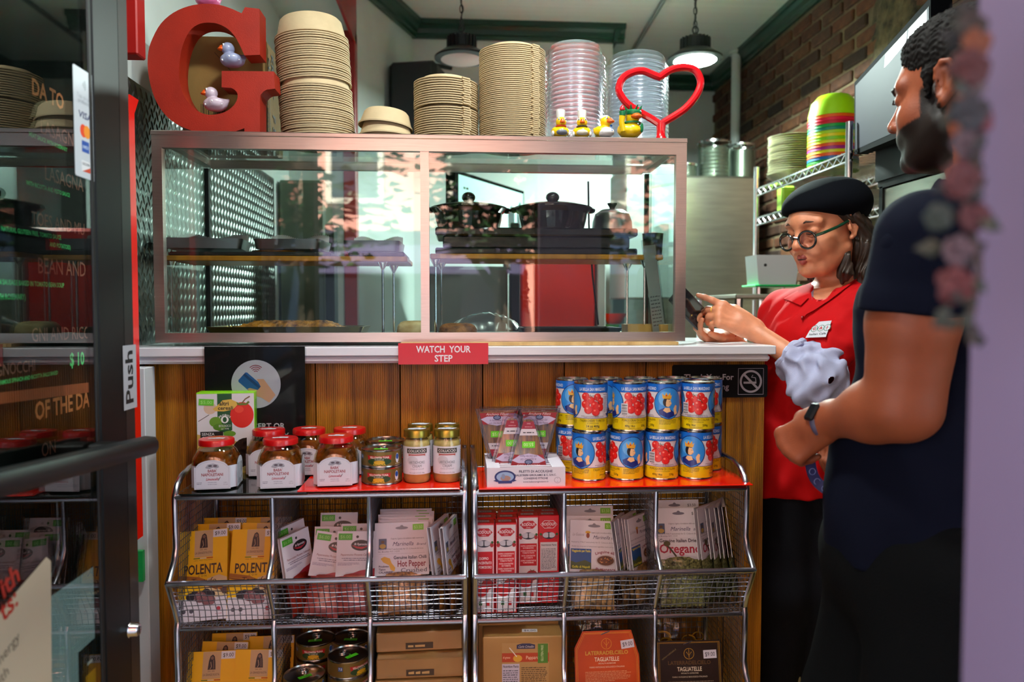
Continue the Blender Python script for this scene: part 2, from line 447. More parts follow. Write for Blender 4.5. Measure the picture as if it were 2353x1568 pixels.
def sdobj(name, co, q, mats, parent=None, pick=None, smooth=True, shape=None):
    if shape is not None: co = shape(co)
    me = bpy.data.meshes.new(name); me.vertices.add(len(co)); me.vertices.foreach_set('co', co.astype(np.float32).ravel())
    me.loops.add(len(q) * 4); me.loops.foreach_set('vertex_index', q.astype(np.int32).ravel()); me.polygons.add(len(q)); me.polygons.foreach_set('loop_start', np.arange(len(q), dtype=np.int32) * 4)
    mats = mats if isinstance(mats, list) else [mats]
    for m in mats: me.materials.append(m)
    if pick is not None:
        ctr = co[q].mean(1); me.polygons.foreach_set('material_index', pick(ctr[:, 0], ctr[:, 1], ctr[:, 2]).astype(np.int32))
    me.update(calc_edges=True); me.validate()
    me.polygons.foreach_set('use_smooth', np.ones(len(me.polygons), bool)); me.update()
    return link(name, me, parent)
# ================================================================== SETTING
WHITE = mat('ccd6d2', .6, noise=.05, nscale=6, name='white wall paint')
CEILM = mat('dce6e0', .55, noise=.04, nscale=5, bump=.15, bscale=60, stretch=(.1, 8, 1), name='ceiling boards')
GREEN = mat('0c3a2a', .3, coat=.3, name='green gloss paint')
REDP = mat('9c1410', .38, coat=.25, noise=.12, nscale=9, name='red gloss paint')
BRED = mat('f01808', .3, coat=.4, name='bright red vinyl')
STEEL = mat('b9b4ae', .28, 1, noise=.08, nscale=30, stretch=(1, 1, 14), aniso=.4, name='brushed steel')
STEELH = mat('c9bdb6', .3, 1, noise=.07, nscale=22, stretch=(.6, 1, 20), name='brushed steel trim')
CHROME = mat('d4d4d6', .16, 1, name='chrome')
BLACKM = mat('08090a', .45, spec=.25, name='black painted metal')
DARK = mat('101214', .6, name='dark plastic')
GLASS = glassmat('f2f8f6')
CGLASS = glassmat('f0f6f3', ior=1.55, name='case glass')
YC, YF, WL = 1.90, 1.835, -.80
ZT = pZ(797, YF, 1056)                       # counter top
ZCEIL = 2.9

# ---- floor with planks
fl = struct(MB(mat('3a2a16', .7, name='floor joints')).box(-1.2, 2.4, .38, 6.0, -.12, -.006).build('floor'), 'worn yellow-brown plank floor behind the counter')
fm = [mat(c, .45, noise=.35, nscale=3, stretch=(8, .6, 1), name='floor plank') for c in ('9a7a34', '8c6a2c', 'a3823c')]
k = 0
for i in range(22):
    x0 = -.78 + i * .115
    for j in range(3):
        y0 = .52 + j * 1.72 + (i % 3) * .05
        MB(fm[(i * 7 + j) % 3]).box(x0, x0 + .111, y0, min(y0 + 1.715, 5.5), -.006, 0, bev=.002).build('plank', fl)
# ---- pavement and road outside, the block opposite
struct(MB(mat('8d8b88', .85, noise=.15, nscale=8, name='concrete paving')).box(-14, 14, -3.2, .38, -.14, -.005).build('pavement'))
struct(MB(mat('4a4a4c', .9, noise=.2, nscale=30, name='asphalt')).box(-30, 30, -10.2, -3.2, -.3, -.13).build('road'))
struct(MB(mat('908d88', .85, noise=.12, nscale=8, name='concrete paving')).box(-30, 30, -12.6, -10.2, -.3, -.01).build('far_pavement'))

# ---- shop front wall (its outer face on the right is off-white, lavender light put into the colour)
LAV = mat('6a5a72', .55, noise=.05, nscale=3, name='off-white tinted by lilac light')
JX = atY(2232, 700, .50).x
mb = MB(LAV); mb.box(JX, .62, .40, .50, -.1, 2.25); mb.box(.62, 2.4, .42, .50, -.1, .75)
mb.box(-2.4, -.70, .42, .50, -.1, 2.25); mb.box(-2.4, 2.4, .42, .50, 2.25, 3.3); mb.box(1.75, 2.4, .42, .5, .75, 2.25)
struct(mb.build('wall_front'), 'off-white door jamb coloured by lilac light at the right edge, close to the viewer')
up = MB(mat('8a5a4c', .8, noise=.1, nscale=4, name='upper brickwork')); up.box(-2.4, 2.4, .42, 6.2, 3.3, 7.5)
struct(up.build('upper_storey'))  # unseen; added so its shadow keeps sun off the pavement
w1 = MB(BLACKM); w1.box(.62, 1.75, .44, .48, .75, .79); w1.box(.62, 1.75, .44, .48, 2.21, 2.25); w1.box(.62, .66, .44, .48, .79, 2.21); w1.box(1.71, 1.75, .44, .48, .79, 2.21)  # unseen window, added to bring daylight in on the right
w1o = struct(w1.build('added_window_1'), 'unseen window added beside the door to let in daylight'); MB(GLASS).box(.66, 1.71, .455, .461, .79, 2.21).build('pane', w1o)

# ---- side, back and ceiling
wl = struct(MB(WHITE).box(WL - .12, WL, .5, 3.7, 0, ZCEIL).build('wall_left'), 'white wall left of the display case')
sof = MB(WHITE); sof.box(WL, -.497, 2.3, 3.68, 2.55, ZCEIL)
struct(sof.build('soffit'))
struct(MB(REDP).box(-.497, -.485, 2.3, 3.72, 2.50, ZCEIL).build('trim_1'), 'dark red fascia along the dropped ceiling')
struct(MB(REDP).box(-.545, -.485, 3.66, 3.74, 0, 2.56, bev=.004).build('trim_2'), 'dark red post at the end of the left alcove')
wb = MB(WHITE); wb.box(WL - .12, -.545, 3.68, 3.80, 0, 2.56)
wb.prism([(-.53, 3.73), (-.25, 4.52), (-.33, 4.6), (-.62, 3.8)], 0, ZCEIL, axis='z')
wb.box(-.30, .90, 4.48, 4.60, 0, ZCEIL); wb.box(.80, .90, 4.5, 5.5, 0, ZCEIL); wb.box(.80, 2.0, 5.40, 5.52, 0, ZCEIL)
struct(wb.build('wall_back'), 'white back walls of the kitchen under green crown moulding')
struct(MB(CEILM).box(-1.0, 2.4, .5, 6.2, ZCEIL, 3.3).build('ceiling'), 'pale boarded ceiling')
def crown(n, p0, p1, nrm):
    """green moulding from p0 to p1 (x,y), stepping out along nrm"""
    prof = [(0, 0), (.018, 0), (.018, .02), (.03, .026), (.034, .05), (.05, .066), (.062, .07), (.062, .098), (0, .098)]
    p0, p1, nrm = Vector((*p0, 0)), Vector((*p1, 0)), Vector((*nrm, 0)).normalized(); m = MB(GREEN); vs = []; N = len(prof)
    for p in (p0, p1):
        for (a, h) in prof: vs.append(p + nrm * a + Vector((0, 0, ZCEIL - .098 + h)))
    m.add(vs, [tuple(range(N)), tuple(range(2 * N - 1, N - 1, -1))] + [(i, i + N, (i + 1) % N + N, (i + 1) % N) for i in range(N)])
    return struct(m.build('trim_%d' % n, smooth=0), 'dark green crown moulding')
crown(3, (-.53, 3.73), (-.25, 4.50), (.94, -.34)); crown(4, (-.30, 4.48), (.965, 4.48), (0, -1)); crown(5, (.90, 4.43), (.90, 5.4), (1, 0))
crown(6, (.85, 5.40), (1.84, 5.40), (0, -1)); crown(7, (1.82, 1.2), (1.82, 5.42), (-1, 0))
MB(mat('7d8a86', .5, name='conduit grey')).tube([atZ(1560, -60, 2.885), atZ(1525, 0, 2.885), atZ(1465, 100, 2.885), atZ(1440, 140, 2.885)], .012).build('ceiling_conduit', bpy.data.objects['ceiling'])

# ---- brick wall on the right
MORT = mat('6c5c44', .9, bump=.6, bscale=60, noise=.35, nscale=14, name='old lime mortar')
wr = struct(MB(MORT).box(1.822, 2.0, .5, 5.5, 0, ZCEIL).build('wall_right'), 'old brick wall with pale mortar on the right')
bm_ = []
for c in ('4a2816', '58301a', '3c2110', '5e381e', '301c12', '4e2f1e'):
    bm_.append(mat(c, .85, noise=.3, nscale=25, bump=.7, bscale=50, name='old brick'))
bmesh_ = []
for v in range(12):
    R = random.Random(v); m = MB(bm_[v % 6])
    m.box(-.012 - R.uniform(0, .006), .012, -.1 + R.uniform(0, .004), .1 - R.uniform(0, .004), -.028 + R.uniform(0, .003), .028 - R.uniform(0, .003), bev=.006)
    bmesh_.append(m.mesh('brick'))
nb = 0
for r in range(21):
    z = 1.42 + r * .0700
    for c in range(13):
        y = 2.55 + c * .222 + (r % 2) * .111 + random.uniform(-.006, .006)
        if 3.0 + .03 * math.sin(r) < y < 3.24 + .05 * math.sin(r * 1.7): continue
        if y > 5.35 or z > 2.79: continue
        link('brick', bmesh_[(r * 5 + c * 3 + (r * c) % 4) % 12], wr, (1.822, y, z), (random.uniform(-.03, .03), 0, random.uniform(-.02, .02)))
m = MB(mat('6a5a40', .95, noise=.5, nscale=18, bump=.8, bscale=40, name='crumbling render', cramp=('1e1a10', '6a5c40')))
def rend(u, v):
    z = 1.4 + v * 1.42; y = 2.9 + u * .42 + .03 * math.sin(z * 9); e = min(u, 1 - u) * 4
    return (1.822 - min(.022, .022 * e) - .008 * math.sin(y * 60) * math.sin(z * 47), y, z)
m.grid(lambda u, v: rend(1 - u, v), 14, 40); m.build('render_patch', wr)

# ---- left: diamond plate, red door post, white post
DPL = mat('8f9694', .3, 1, noise=.1, nscale=10, name='tread plate steel')
dp = tag(MB(DPL).box(WL + .0006, WL + .003, 1.78, 3.37, ZT - .02, 1.81).build('tread_plate'), 'steel diamond tread plate lining the wall left of the display case', 'metal panel')
m = MB(DPL); row = 0; z = ZT + .005
while z < 1.80:
    y = 1.80 + (row % 2) * .0165
    while y < 3.36:
        a = math.radians(62 if row % 2 else 118); L, w, h = .0155, .0042, .0022
        dy, dz = math.cos(a), math.sin(a); c = (y, z)
        def q(t, s_, hh): return (WL + .003 + hh, c[0] + dy * t - dz * s_, c[1] + dz * t + dy * s_)
        m.add([q(-L, 0, 0), q(0, -w, 0), q(L, 0, 0), q(0, w, 0), q(-L * .55, 0, h), q(L * .55, 0, h)],
              [(0, 1, 5, 4), (1, 2, 5), (2, 3, 4, 5), (3, 0, 4)][:4])
        y += .033
    row += 1; z += .0165
stuff(m.build('tread_relief', dp, smooth=80))
P0 = atY(310, 230, 1.745); P1 = atY(329, 1232, 1.745)
m = MB(BRED); m.prism([(P0.x - .06, P1.z), (P1.x, P1.z), (P1.x, P0.z - .03), (P0.x + .008, P0.z), (P0.x - .06, P0.z)], 1.70, 1.745)
struct(m.build('trim_8'), 'bright red edge strip beside the open door')
P2 = atY(336, 140, 1.745)
struct(MB(REDP).box(P0.x - .07, P2.x, 1.70, 1.745, P2.z, ZCEIL, bev=.003).build('trim_9'), 'dark red post above the door edge')
struct(MB(mat('c6c8cc', .5, name='white post paint')).box(WL, pX(337, 1.81), 1.80, 1.86, 0, ZT - .045, bev=.002).build('trim_10'), 'narrow white post left of the counter')
m = MB(mat('12a04a', .4, name='green tape')).box(WL + .02, pX(322, 1.79), 1.785, 1.797, pZ(1316, 1.79), pZ(1248, 1.79))
tag(m.build('green_tape'), 'short strip of green tape on the white post', 'tape')

# ================================================================== KITCHEN BEHIND
def hang(px, py, Yl, r=.12, label='', lit=0, at=None):
    c = atY(px, py, Yl) if at is None else Vector(at); t = thing('pendant_lamp', label, 'lamp', c, group='round pendant lamps')
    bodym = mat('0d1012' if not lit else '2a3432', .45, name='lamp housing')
    m = MB(bodym); m.lathe([(r * .80, .0), (r, .004), (r, .012), (r * .62, .045), (r * .5, .05), (r * .5, .095), (r * .42, .105), (0, .107)], 40)
    for i in range(20):
        a = i * PI / 10; m.box(r * .42, r * .56, -.003, .003, .05, .1, M=T(rz=a))
    m.build('housing', t)
    MB(mat('c8d0d0', .4, name='frosted lens') if not lit else mat('e8fff8', .4, emit=lit, name='lit lens')).lathe([(0, -.004), (r * .72, -.004), (r * .80, .002)], 40).build('lens', t)
    m = MB(bodym); m.tube([(0, 0, .107), (0, 0, .125)], .012); m.tube([(.013 * math.cos(a), 0, .14 + .016 * math.sin(a)) for a in [i * PI / 8 for i in range(16)]], .0035, 6, closed=True); m.build('hook', t)
    z = .165; i = 0; m = MB(bodym)
    while c.z + z < ZCEIL:
        pts = [(.008 * math.cos(a), 0, .019 * math.sin(a)) for a in [k * PI / 5 for k in range(10)]]
        m.tube(pts, .0026, 5, closed=True, M=T(0, 0, z, rz=(i % 2) * PI / 2)); z += .031; i += 1
    m.tube([(.004 * math.sin(k * 1.3), .004 * math.cos(k * 1.3), .12 + (ZCEIL - c.z - .12) * k / 24) for k in range(25)], .0028, 5)
    m.build('chain', t)
    return t, c
hang(1061, 138, 3.5, .122, 'dark unlit pendant lamp hanging above the beige lid stacks')
lampt, lc = hang(1597, 140, 3.5, .125, 'lit pendant lamp hanging above the red heart', lit=22)
ld = bpy.data.lights.new('pendant_light', 'AREA'); ld.shape = 'DISK'; ld.size = .19; ld.energy = 30; ld.color = (.80, 1, .93)
lo = link('pendant_light', ld, None, lc - Vector((0, 0, .012)))
for (at, lb) in (((-.12, 1.12, 2.52), 'added pendant fill lamp over the counter, above the view'), ((.50, 1.50, 2.52), 'added pendant fill lamp over the customer, above the view')):  # unseen lamps, added to brighten the counter front and the stacks
    _, c_ = hang(0, 0, 0, .125, lb, 22, at); l2 = bpy.data.lights.new('pendant_light', 'AREA'); l2.shape = 'DISK'; l2.size = .19; l2.energy = 3.6 if at[0] < 0 else 2.6; l2.color = (1, .97, .93); link('pendant_light', l2, None, c_ - Vector((0, 0, .012)))
# speaker on the back wall
t = thing('loudspeaker', 'black loudspeaker mounted high on the back wall', 'speaker', atY(950, 300, 4.1), (0, 0, math.radians(-14)))
m = MB(mat('0a0c0d', .55, name='speaker cabinet')); m.prism([(-.15, -.1), (.10, -.1), (.13, .0), (.10, .30), (.02, .30), (-.15, .16)], -.1, .12, axis='y'); m = MB(mat('0a0c0d', .55, name='speaker cabinet'))
m.box(-.13, .13, -.02, .2, -.14, .36, bev=.02); m.build('cabinet', t)
MB(mat('23282a', .7, bump=.5, bscale=400, name='speaker grille')).box(-.11, .11, -.034, -.02, -.12, .345, bev=.01).build('grille', t)
m = MB(DARK); m.tube([(.02, .12, .36), (.06, .2, .40), (.12, .33, .42)], .012); m.build('bracket', t)
# hexagon screens
def screen(name, label, q, bez=.022):
    """q = four corner points TL,TR,BR,BL"""
    q = [Vector(p) for p in q]; n = (q[1] - q[0]).cross(q[3] - q[0]).normalized(); t = thing(name, label, 'screen', (0, 0, 0))
    ctr = sum(q, Vector()) / 4
    if n.dot(ctr - CAM) > 0: n = -n
    m = MB(mat('020203', .8, spec=.02, name='matt bezel')); m.add([p + n * .004 for p in q] + [p - n * .04 for p in q], [(0, 1, 2, 3), (7, 6, 5, 4), (0, 4, 5, 1), (1, 5, 6, 2), (2, 6, 7, 3), (3, 7, 4, 0)]); m.build('bezel', t)
    u = (q[1] - q[0]).normalized(); v = (q[0] - q[3]).normalized(); W = (q[1] - q[0]).length; H = (q[0] - q[3]).length
    return t, (lambda a, b, h: q[3] + (q[2] - q[3]) * (a / W) + (q[0] - q[3]) * (b / H) + (q[1] - q[0] - q[2] + q[3]) * (a * b / W / H) + n * (.005 + h)), W, H
SCR = mat('8fb4b0', .5, spec=.1, emit=.16, name='lit screen white'); SCD = mat('344244', .5, spec=.1, emit=.1, name='lit screen grey')
t, fn, W, H = screen('menu_screen', 'bright hexagon-patterned screen seen through the right half of the display case', [atY(1044, 390, 3.2), atY(1202, 440, 3.95), atY(1202, 572, 3.95), atY(1044, 556, 3.2)])
p = PR(); p.rect(.03, W - .015, .02, H - .015, SCR, 1); b_ = H - .16
for (x, y) in ((W * .78, b_), (W * 1.0 - .06, b_ + .03), (W * .78 + .06, b_ - .11), (W * .7, b_ - .22)):
    p.poly([(x + .05 * math.cos(a), y + .07 * math.sin(a)) for a in [PI / 6 + i * PI / 3 for i in range(6)]], SCD)
p.words(.08, .14, H - .07, .012, '203028', 1); p.build('display', t, fn, .3)
q = [atY(1966, 190, 2.62), atY(2143, -8, 1.68), atY(2143, 285, 1.68), atY(1966, 356, 2.62)]
t, fn, W, H = screen('menu_screen', 'large dark tilted menu screen on the right behind the man', q)
p = PR(); p.rect(.03, W - .01, .016, H - .016, mat('2e2c38', .6, spec=.05, name='dark screen glass'))
LW = mat('cfe8e8', .2, emit=.45, name='lit screen white')
p.poly([(W * .52, H * .93), (W * .78, H * .93), (W * .74, H * .60), (W * .62, H * .42), (W * .54, H * .55), (W * .50, H * .75)], LW)
p.poly([(W * .80, H * .93), (W * .97, H * .93), (W * .97, H * .3), (W * .76, H * .58)], LW)
p.build('display', t, fn, .2)
# stainless cabinets
def cabinet(name, label, x0, x1, y0, y1, z0, z1, m_, cat='cabinet', door=True):
    t = thing(name, label, cat, ((x0 + x1) / 2, y0, z0)); w = (x1 - x0) / 2; h = z1 - z0; d = y1 - y0
    MB(m_).box(-w, w, .02, d, 0, h, bev=.006).build('body', t)
    if door:
        dd = MB(m_).box(-w + .004, w - .004, 0, .018, .01, h - .01, bev=.005).build('door', t)
        hm = MB(CHROME); hm.tube([(w - .05, -.002, h * .35), (w - .05, -.03, h * .37), (w - .05, -.03, h * .53), (w - .05, -.002, h * .55)], .007); hm.build('handle', dd)
    return t
FY = 4.15
ST2 = mat('a9a79a', .3, 1, noise=.12, nscale=5, stretch=(1, 1, 8), name='dull stainless')
fx1 = pX(1737, FY, 400); fx0 = pX(1505, FY, 400); fz = pZ(403, FY, 1660)
cabinet('steel_fridge', 'tall stainless fridge right of the display case with jars on top', fx0, fx1, FY, 4.9, 0, fz, ST2, 'fridge')
def jar(label, pxa, pxb, pyt, Yj, zb, m_=None):
    xa, xb = pX(pxa, Yj, 360), pX(pxb, Yj, 360); r = (xb - xa) / 2; h = pZ(pyt, Yj, pxa) - zb
    t = thing('canister', label, 'canister', ((xa + xb) / 2, Yj + .02, zb), group='canisters on the steel fridge')
    MB(glassmat('eef3ef', rough=.05, name='clear acrylic')).lathe([(0, .002), (r * .97, .002), (r, .01), (r, h - .004), (r * .97, h - .002), (r * .97, .006), (0, .005)], 32, cap=False).build('wall', t)
    MB(CHROME).lathe([(r * 1.01, h - .012), (r * 1.03, h - .010), (r * 1.03, h), (r * .98, h), (r * .98, h - .012)], 32, cap=False).build('rim', t)
    MB(mat('8f9188', .35, .9, name='steel lids')).lathe([(0, .006)] + [(r * (.9 if i % 2 else .86), .006 + i * h * .8 / 16) for i in range(17)] + [(0, h * .81)], 28).build('contents', t)
jar('large clear canister on the steel fridge', 1607, 1680, 325, FY + .12, fz)
jar('clear canister on the steel fridge, right of the large one', 1682, 1737, 331, FY + .12, fz)
jar('small canister on the steel fridge beside the display case', 1562, 1604, 376, FY + .1, fz)
# pipe
m = MB(mat('d3dcd8', .5, name='white pipe paint')); c = atX(1691, 200, 1.765); m.tube([(1.765, c.y, 1.0), (1.765, c.y, ZCEIL)], .029, 20); m.lathe([(.029, 0), (.05, 0), (.05, .02), (.029, .025)], 20, M=T(1.765, c.y, ZCEIL - .028))
tag(m.build('white_pipe'), 'white vertical pipe against the brick wall', 'pipe')
# wire rack on right wall
RX = 1.35
t = thing('wire_rack', 'chrome wire rack holding the plates behind the woman', 'rack', (0, 0, 0))
ya, yb = atX(1738, 440, RX).y, atX(1952, 300, RX).y
z1, z2 = atX(1738, 436, RX).z, atX(1738, 503, RX).z
for (x, y, zt) in ((RX, ya, atX(1738, 385, RX).z), (RX, yb, atX(1952, 280, RX).z), (RX + .36, ya, 1.98), (RX + .36, yb, 2.0)):
    m = MB(CHROME); m.tube([(x, y, .03), (x, y, zt)], .0125, 12); k = .2
    while k < zt - .03: m.tube([(x, y, k), (x, y, k + .003)], .0134, 12); k += .05
    m.build('post', t)
for z in (z1, z2, 1.05, .45):
    m = MB(CHROME)
    for x in (RX, RX + .36):
        m.tube([(x, yb - .02, z), (x, ya + .02, z)], .0045, 6); m.tube([(x, yb - .02, z - .03), (x, ya + .02, z - .03)], .0045, 6)
        n = 30; m.tube([(x, yb + (ya - yb) * i / n, z - (.004 if i % 2 else .027)) for i in range(n + 1)], .003, 5)
    y = yb
    while y < ya: m.tube([(RX, y, z + .005), (RX + .36, y, z + .005)], .0022, 5); y += .026
    stuff(m.build('wire_shelf', t))
# plates
def lathe_thing(name, label, cat, prof, loc, m_, n=36, group=None, rot=(0, 0, 0), sy=1.0, pname=None):
    o = MB(m_).lathe(prof, n, sy=sy).build(name, None, loc=loc, rot=rot); return tag(o, label, cat, group)
PLM = mat('96947e', .3, coat=.3, name='cream china')
pr = .104; pc = Vector((RX + .16, atX(1818, 400, RX + .16).y, z1 + .008))
pm = MB(PLM).lathe([(0, 0), (pr * .6, 0), (pr * .62, .004), (pr * .98, .014), (pr, .017), (pr * .97, .018), (pr * .6, .008), (0, .006)], 40).mesh('plate')
cm = MB(PLM).lathe([(0, 0), (pr * .5, 0), (pr * .55, .01), (pr * 1.02, .05), (pr * 1.05, .054), (pr, .053), (pr * .5, .014), (0, .006)], 40).mesh('bowl')
for i in range(2): tag(link('china_bowl', cm, None, pc + Vector((0, 0, .012 * i + .004))), 'cream china bowl under the plate stack on the wire rack', 'bowl', 'china under the plates')
for i in range(17): tag(link('dinner_plate', pm, None, pc + Vector((random.uniform(-.002, .002), 0, .055 + i * .0098))), 'cream dinner plate in the stack on the wire rack', 'plate', 'stacked dinner plates')
# coloured bowls upside down
br = .098; bc = Vector((RX + .15, atX(1914, 340, RX + .15).y, z1 + .008))
bprof = [(br * .55, .085), (br * .62, .088), (br * .9, .05), (br, .006), (br * 1.03, 0), (br * .98, 0), (br * .87, .048), (br * .6, .083), (0, .083)]
bprof = [(0, .09), (br * .5, .09), (br * .62, .086), (br * .86, .06), (br * .96, .02), (br * 1.0, 0), (br * .96, .0), (br * .9, .03), (br * .6, .08), (0, .083)]
bprof = bprof[::-1]
cols = ['a8d800', 'b8c814', '1f9c2c', '1060a0', 'e8581c', 'd8d010', 'a0207c', 'e0501c', 'd8d810', '80d010', 'e8d400', 'a8d818', '16886c', '12a03c', 'c8102c', 'e8103c', 'f06010', 'a8e808']
cn = ['lime', 'olive', 'green', 'blue', 'orange', 'yellow', 'purple', 'burnt orange', 'bright yellow', 'light green', 'golden', 'pale lime', 'teal', 'grass green', 'dark red', 'crimson', 'tangerine', 'yellow-green']
for i, c in enumerate(cols):
    o = MB(mat(c, .35, name='coloured melamine')).lathe(bprof, 36).build('melamine_bowl', None, loc=bc + Vector((0, 0, i * .0125)))
    tag(o, '%s melamine bowl in the upturned stack on the wire rack%s' % (cn[i], ', topmost' if i == 17 else ''), 'bowl', 'upturned coloured bowls')
# white bin on green tray
c = atY(1772, 660, 3.0); t = thing('cleaning_bin', 'white plastic bin on a green tray behind the woman', 'bin', c)
MB(mat('c3c9c8', .4, name='white plastic')).prism([(-.076, .008), (.075, .008), (.09, .125), (-.086, .125)], -.06, .06).build('body', t)
MB(mat('202020', .6, name='slot')).prism(arc(-.05, .085, .006, 0, 350, 12), -.0615, -.06).build('finger_hole', t)
MB(mat('18c060', .4, name='green plastic')).box(-.095, .095, -.075, .075, 0, .008, bev=.003).build('tray', t)
[MB(CHROME).tube([(a_, 0, -.03), (a_, 0, 0)], .008).build('foot', t) for a_ in (-.05, .05)]
tb = thing('prep_table', 'steel prep table under the white bin', 'table', (c.x + .1, c.y, 0)); MB(ST2).box(-.32, .0, -.2, .3, c.z - .05, c.z - .032, bev=.004).build('top', tb)
for (a, b) in ((-.30, -.18), (-.02, -.18), (-.30, .28), (-.02, .28)): MB(CHROME).tube([(a, b, 0), (a, b, c.z - .05)], .016).build('leg', tb)
tag(MB(mat('8fb83c', .4, name='green packaging')).box(-.03, .03, -.03, .03, 0, .11, bev=.008).build('green_carton', None, loc=(RX + .06, atX(1806, 470, RX + .06).y, z2 + .008)), 'small green carton on the lower rack shelf', 'carton')
# steel fridge near the man with yellow-green notice
t = cabinet('glass_fridge', 'stainless upright fridge behind the man with a yellow-green poster', .0, .01, 0, .01, 0, .01, ST2, 'fridge', door=False)
for o in list(t.children): bpy.data.objects.remove(o)
t.location = (1.42, 1.62, 0)
MB(ST2).box(0, .36, 0, .9, 0, 1.66, bev=.01).build('body', t)
MB(BLACKM).box(-.006, .0, .02, .88, 1.655, 1.668).box(-.006, 0, .86, .88, .3, 1.66).build('door_seal', t)
p = PR(); p.rect(0, .5, 0, .10, mat('a8c43c', .4, emit=.25, name='glowing notice')); p.build('notice', t, flatmap((-.002, .88, 1.685), (0, -1, 0), (0, 0, 1)))  # poster is no lamp; its brightness is a glow in the material
MB(BLACKM).box(-.01, .0, .36, .9, 1.68, 1.79).box(0, .3, .36, .9, 1.66, 1.80).build('header', t)
# things glimpsed through the case
RC = mat('f42a16', .35, coat=.3, name='red enamel')
x0, x1 = pX(1196, 3.3, 650), pX(1369, 3.3, 650)
t = cabinet('red_cabinet', 'bright red cabinet seen through the right half of the display case', x0, x1, 3.3, 3.8, .0, pZ(530, 3.3), RC)
tag(MB(BLACKM).box(x0 - .045, x0 - .006, 3.28, 3.4, 0, 1.62, bev=.004).build('black_post'), 'black post beside the red cabinet', 'post')
tag(MB(mat('cdd4d2', .5, name='white panel')).box(x1 + .006, x1 + .04, 3.28, 3.6, 0, 1.60, bev=.003).build('white_partition'), 'narrow white panel right of the red cabinet', 'panel')
cabinet('grey_cabinet', 'olive grey cabinet beyond the tread plate, seen through the display case', pX(640, 3.42, 500), pX(746, 3.42, 500), 3.42, 3.64, 0, pZ(412, 3.42, 690), mat('55604f', .45, name='olive grey enamel'))
tag(MB(BLACKM).box(pX(748, 3.2, 650), pX(768, 3.2, 650), 3.2, 3.3, 0, 1.6, bev=.004).build('reflection_strip'), 'dark strip standing for a reflection, right of the olive grey cabinet', 'post')  # door-edge reflection in the case glass, built as a dark upright
t = cabinet('prep_fridge', 'dark grey fridge with red stickers seen low through the case', pX(985, 3.5, 700), pX(1168, 3.5, 700), 3.5, 4.2, 0, pZ(612, 3.5), mat('6e7472', .4, name='grey enamel'), 'fridge')
p = PR()
for (a, b) in ((-.04, .0), (.04, .0), (-.03, -.17), (.05, -.17)): p = PR(); p.rect(a, a + .05, b, b + .045, 'd82818'); p.build('sticker', t, front(-.001, 0, 1.1))
cabinet('white_hood', 'white extractor panel seen through the right end of the case', pX(1440, 3.6, 430), pX(1570, 3.6, 430), 3.6, 4.0, 1.30, pZ(372, 3.6), mat('8f9a98', .6, spec=.2, name='white enamel'), 'hood', door=False)
cabinet('back_counter', 'low steel counter against the back wall', .66, 1.02, 3.66, 4.1, 0, 1.12, ST2)
for i, (px, py, c, n) in enumerate(((1412, 655, 'd03018', 'red'), (1404, 688, '40a030', 'green'), (1432, 690, '5aa0b0', 'pale blue'))):
    o = MB(mat(c, .35, name='coloured melamine')).lathe([(0, .005), (.03, 0), (.034, .002), (.062, .05), (.066, .052), (.06, .05), (.03, .006)], 28).build('small_bowl', None, loc=(pX(px, 3.75, py) , 3.75, 1.12 + (.055 if i == 0 else 0)))
    tag(o, 'small %s bowl seen through the case at the right' % n, 'bowl', 'small bowls behind the case')
# ================================================================== THE STREET BEHIND THE PHOTOGRAPHER (seen mirrored in the glass)
PINK = mat('d89a86', .8, noise=.06, nscale=2, name='pink stucco'); CREAM = mat('d8cdb8', .7, name='cream stone'); WIN = mat('283038', .1, coat=.5, name='far window glass')
def house(label, x0, x1, h, wallm, floors, cols, shop, yb=-12.6):
    t = thing('town_house', label, 'building', ((x0 + x1) / 2, yb, 0)); w = (x1 - x0) / 2
    MB(wallm).box(-w, w, -6, 0, 0, h).build('wall', t)
    MB(CREAM).box(-w - .1, w + .1, 0, .35, h - .4, h).build('cornice', t)
    sf = MB(mat(shop, .5, name='shopfront paint')); sf.box(-w + .2, w - .2, 0, .12, 0, 2.9); sf.build('shopfront', t)
    a = MB(mat('4c4460' if shop != '20304a' else '26324e', .7, name='awning cloth')); a.prism([(.12, 2.6), (1.2, 2.15), (1.2, 1.95), (.12, 2.5)], -w + .3, w - .3, axis='x'); a.build('awning', t)
    for c in range(max(1, int(w))):
        x = -w + .6 + c * 2; MB(WIN).box(x, x + 1.4, .12, .14, .5, 2.1).build('shop_pane', t)
    for f in range(floors):
        for c in range(cols):
            x = -w + (c + .5) * 2 * w / cols; z = 3.6 + f * 3.0
            fr = MB(CREAM); fr.box(x - .6, x + .6, 0, .08, z - .12, z + 1.95); fo = fr.build('window', t)
            MB(WIN).box(x - .48, x + .48, .08, .1, z, z + 1.8).build('pane', fo)
house('pink stucco house across the street', -6.0, 1.6, 11, PINK, 2, 3, '3a3644'); house('salmon brick house further right across the street', 1.9, 9, 12, mat('b9705c', .85, noise=.1, nscale=4, name='salmon brick'), 3, 3, '20304a')
house('cream house further left across the street', -14, -6.1, 10, mat('cdb79c', .8, name='cream stucco'), 2, 3, '5a3a30')
LEAF = mat('203c16', .5, noise=.4, nscale=6, name='tree leaf'); BARK = mat('4a3a2c', .9, bump=.5, bscale=30, name='bark')
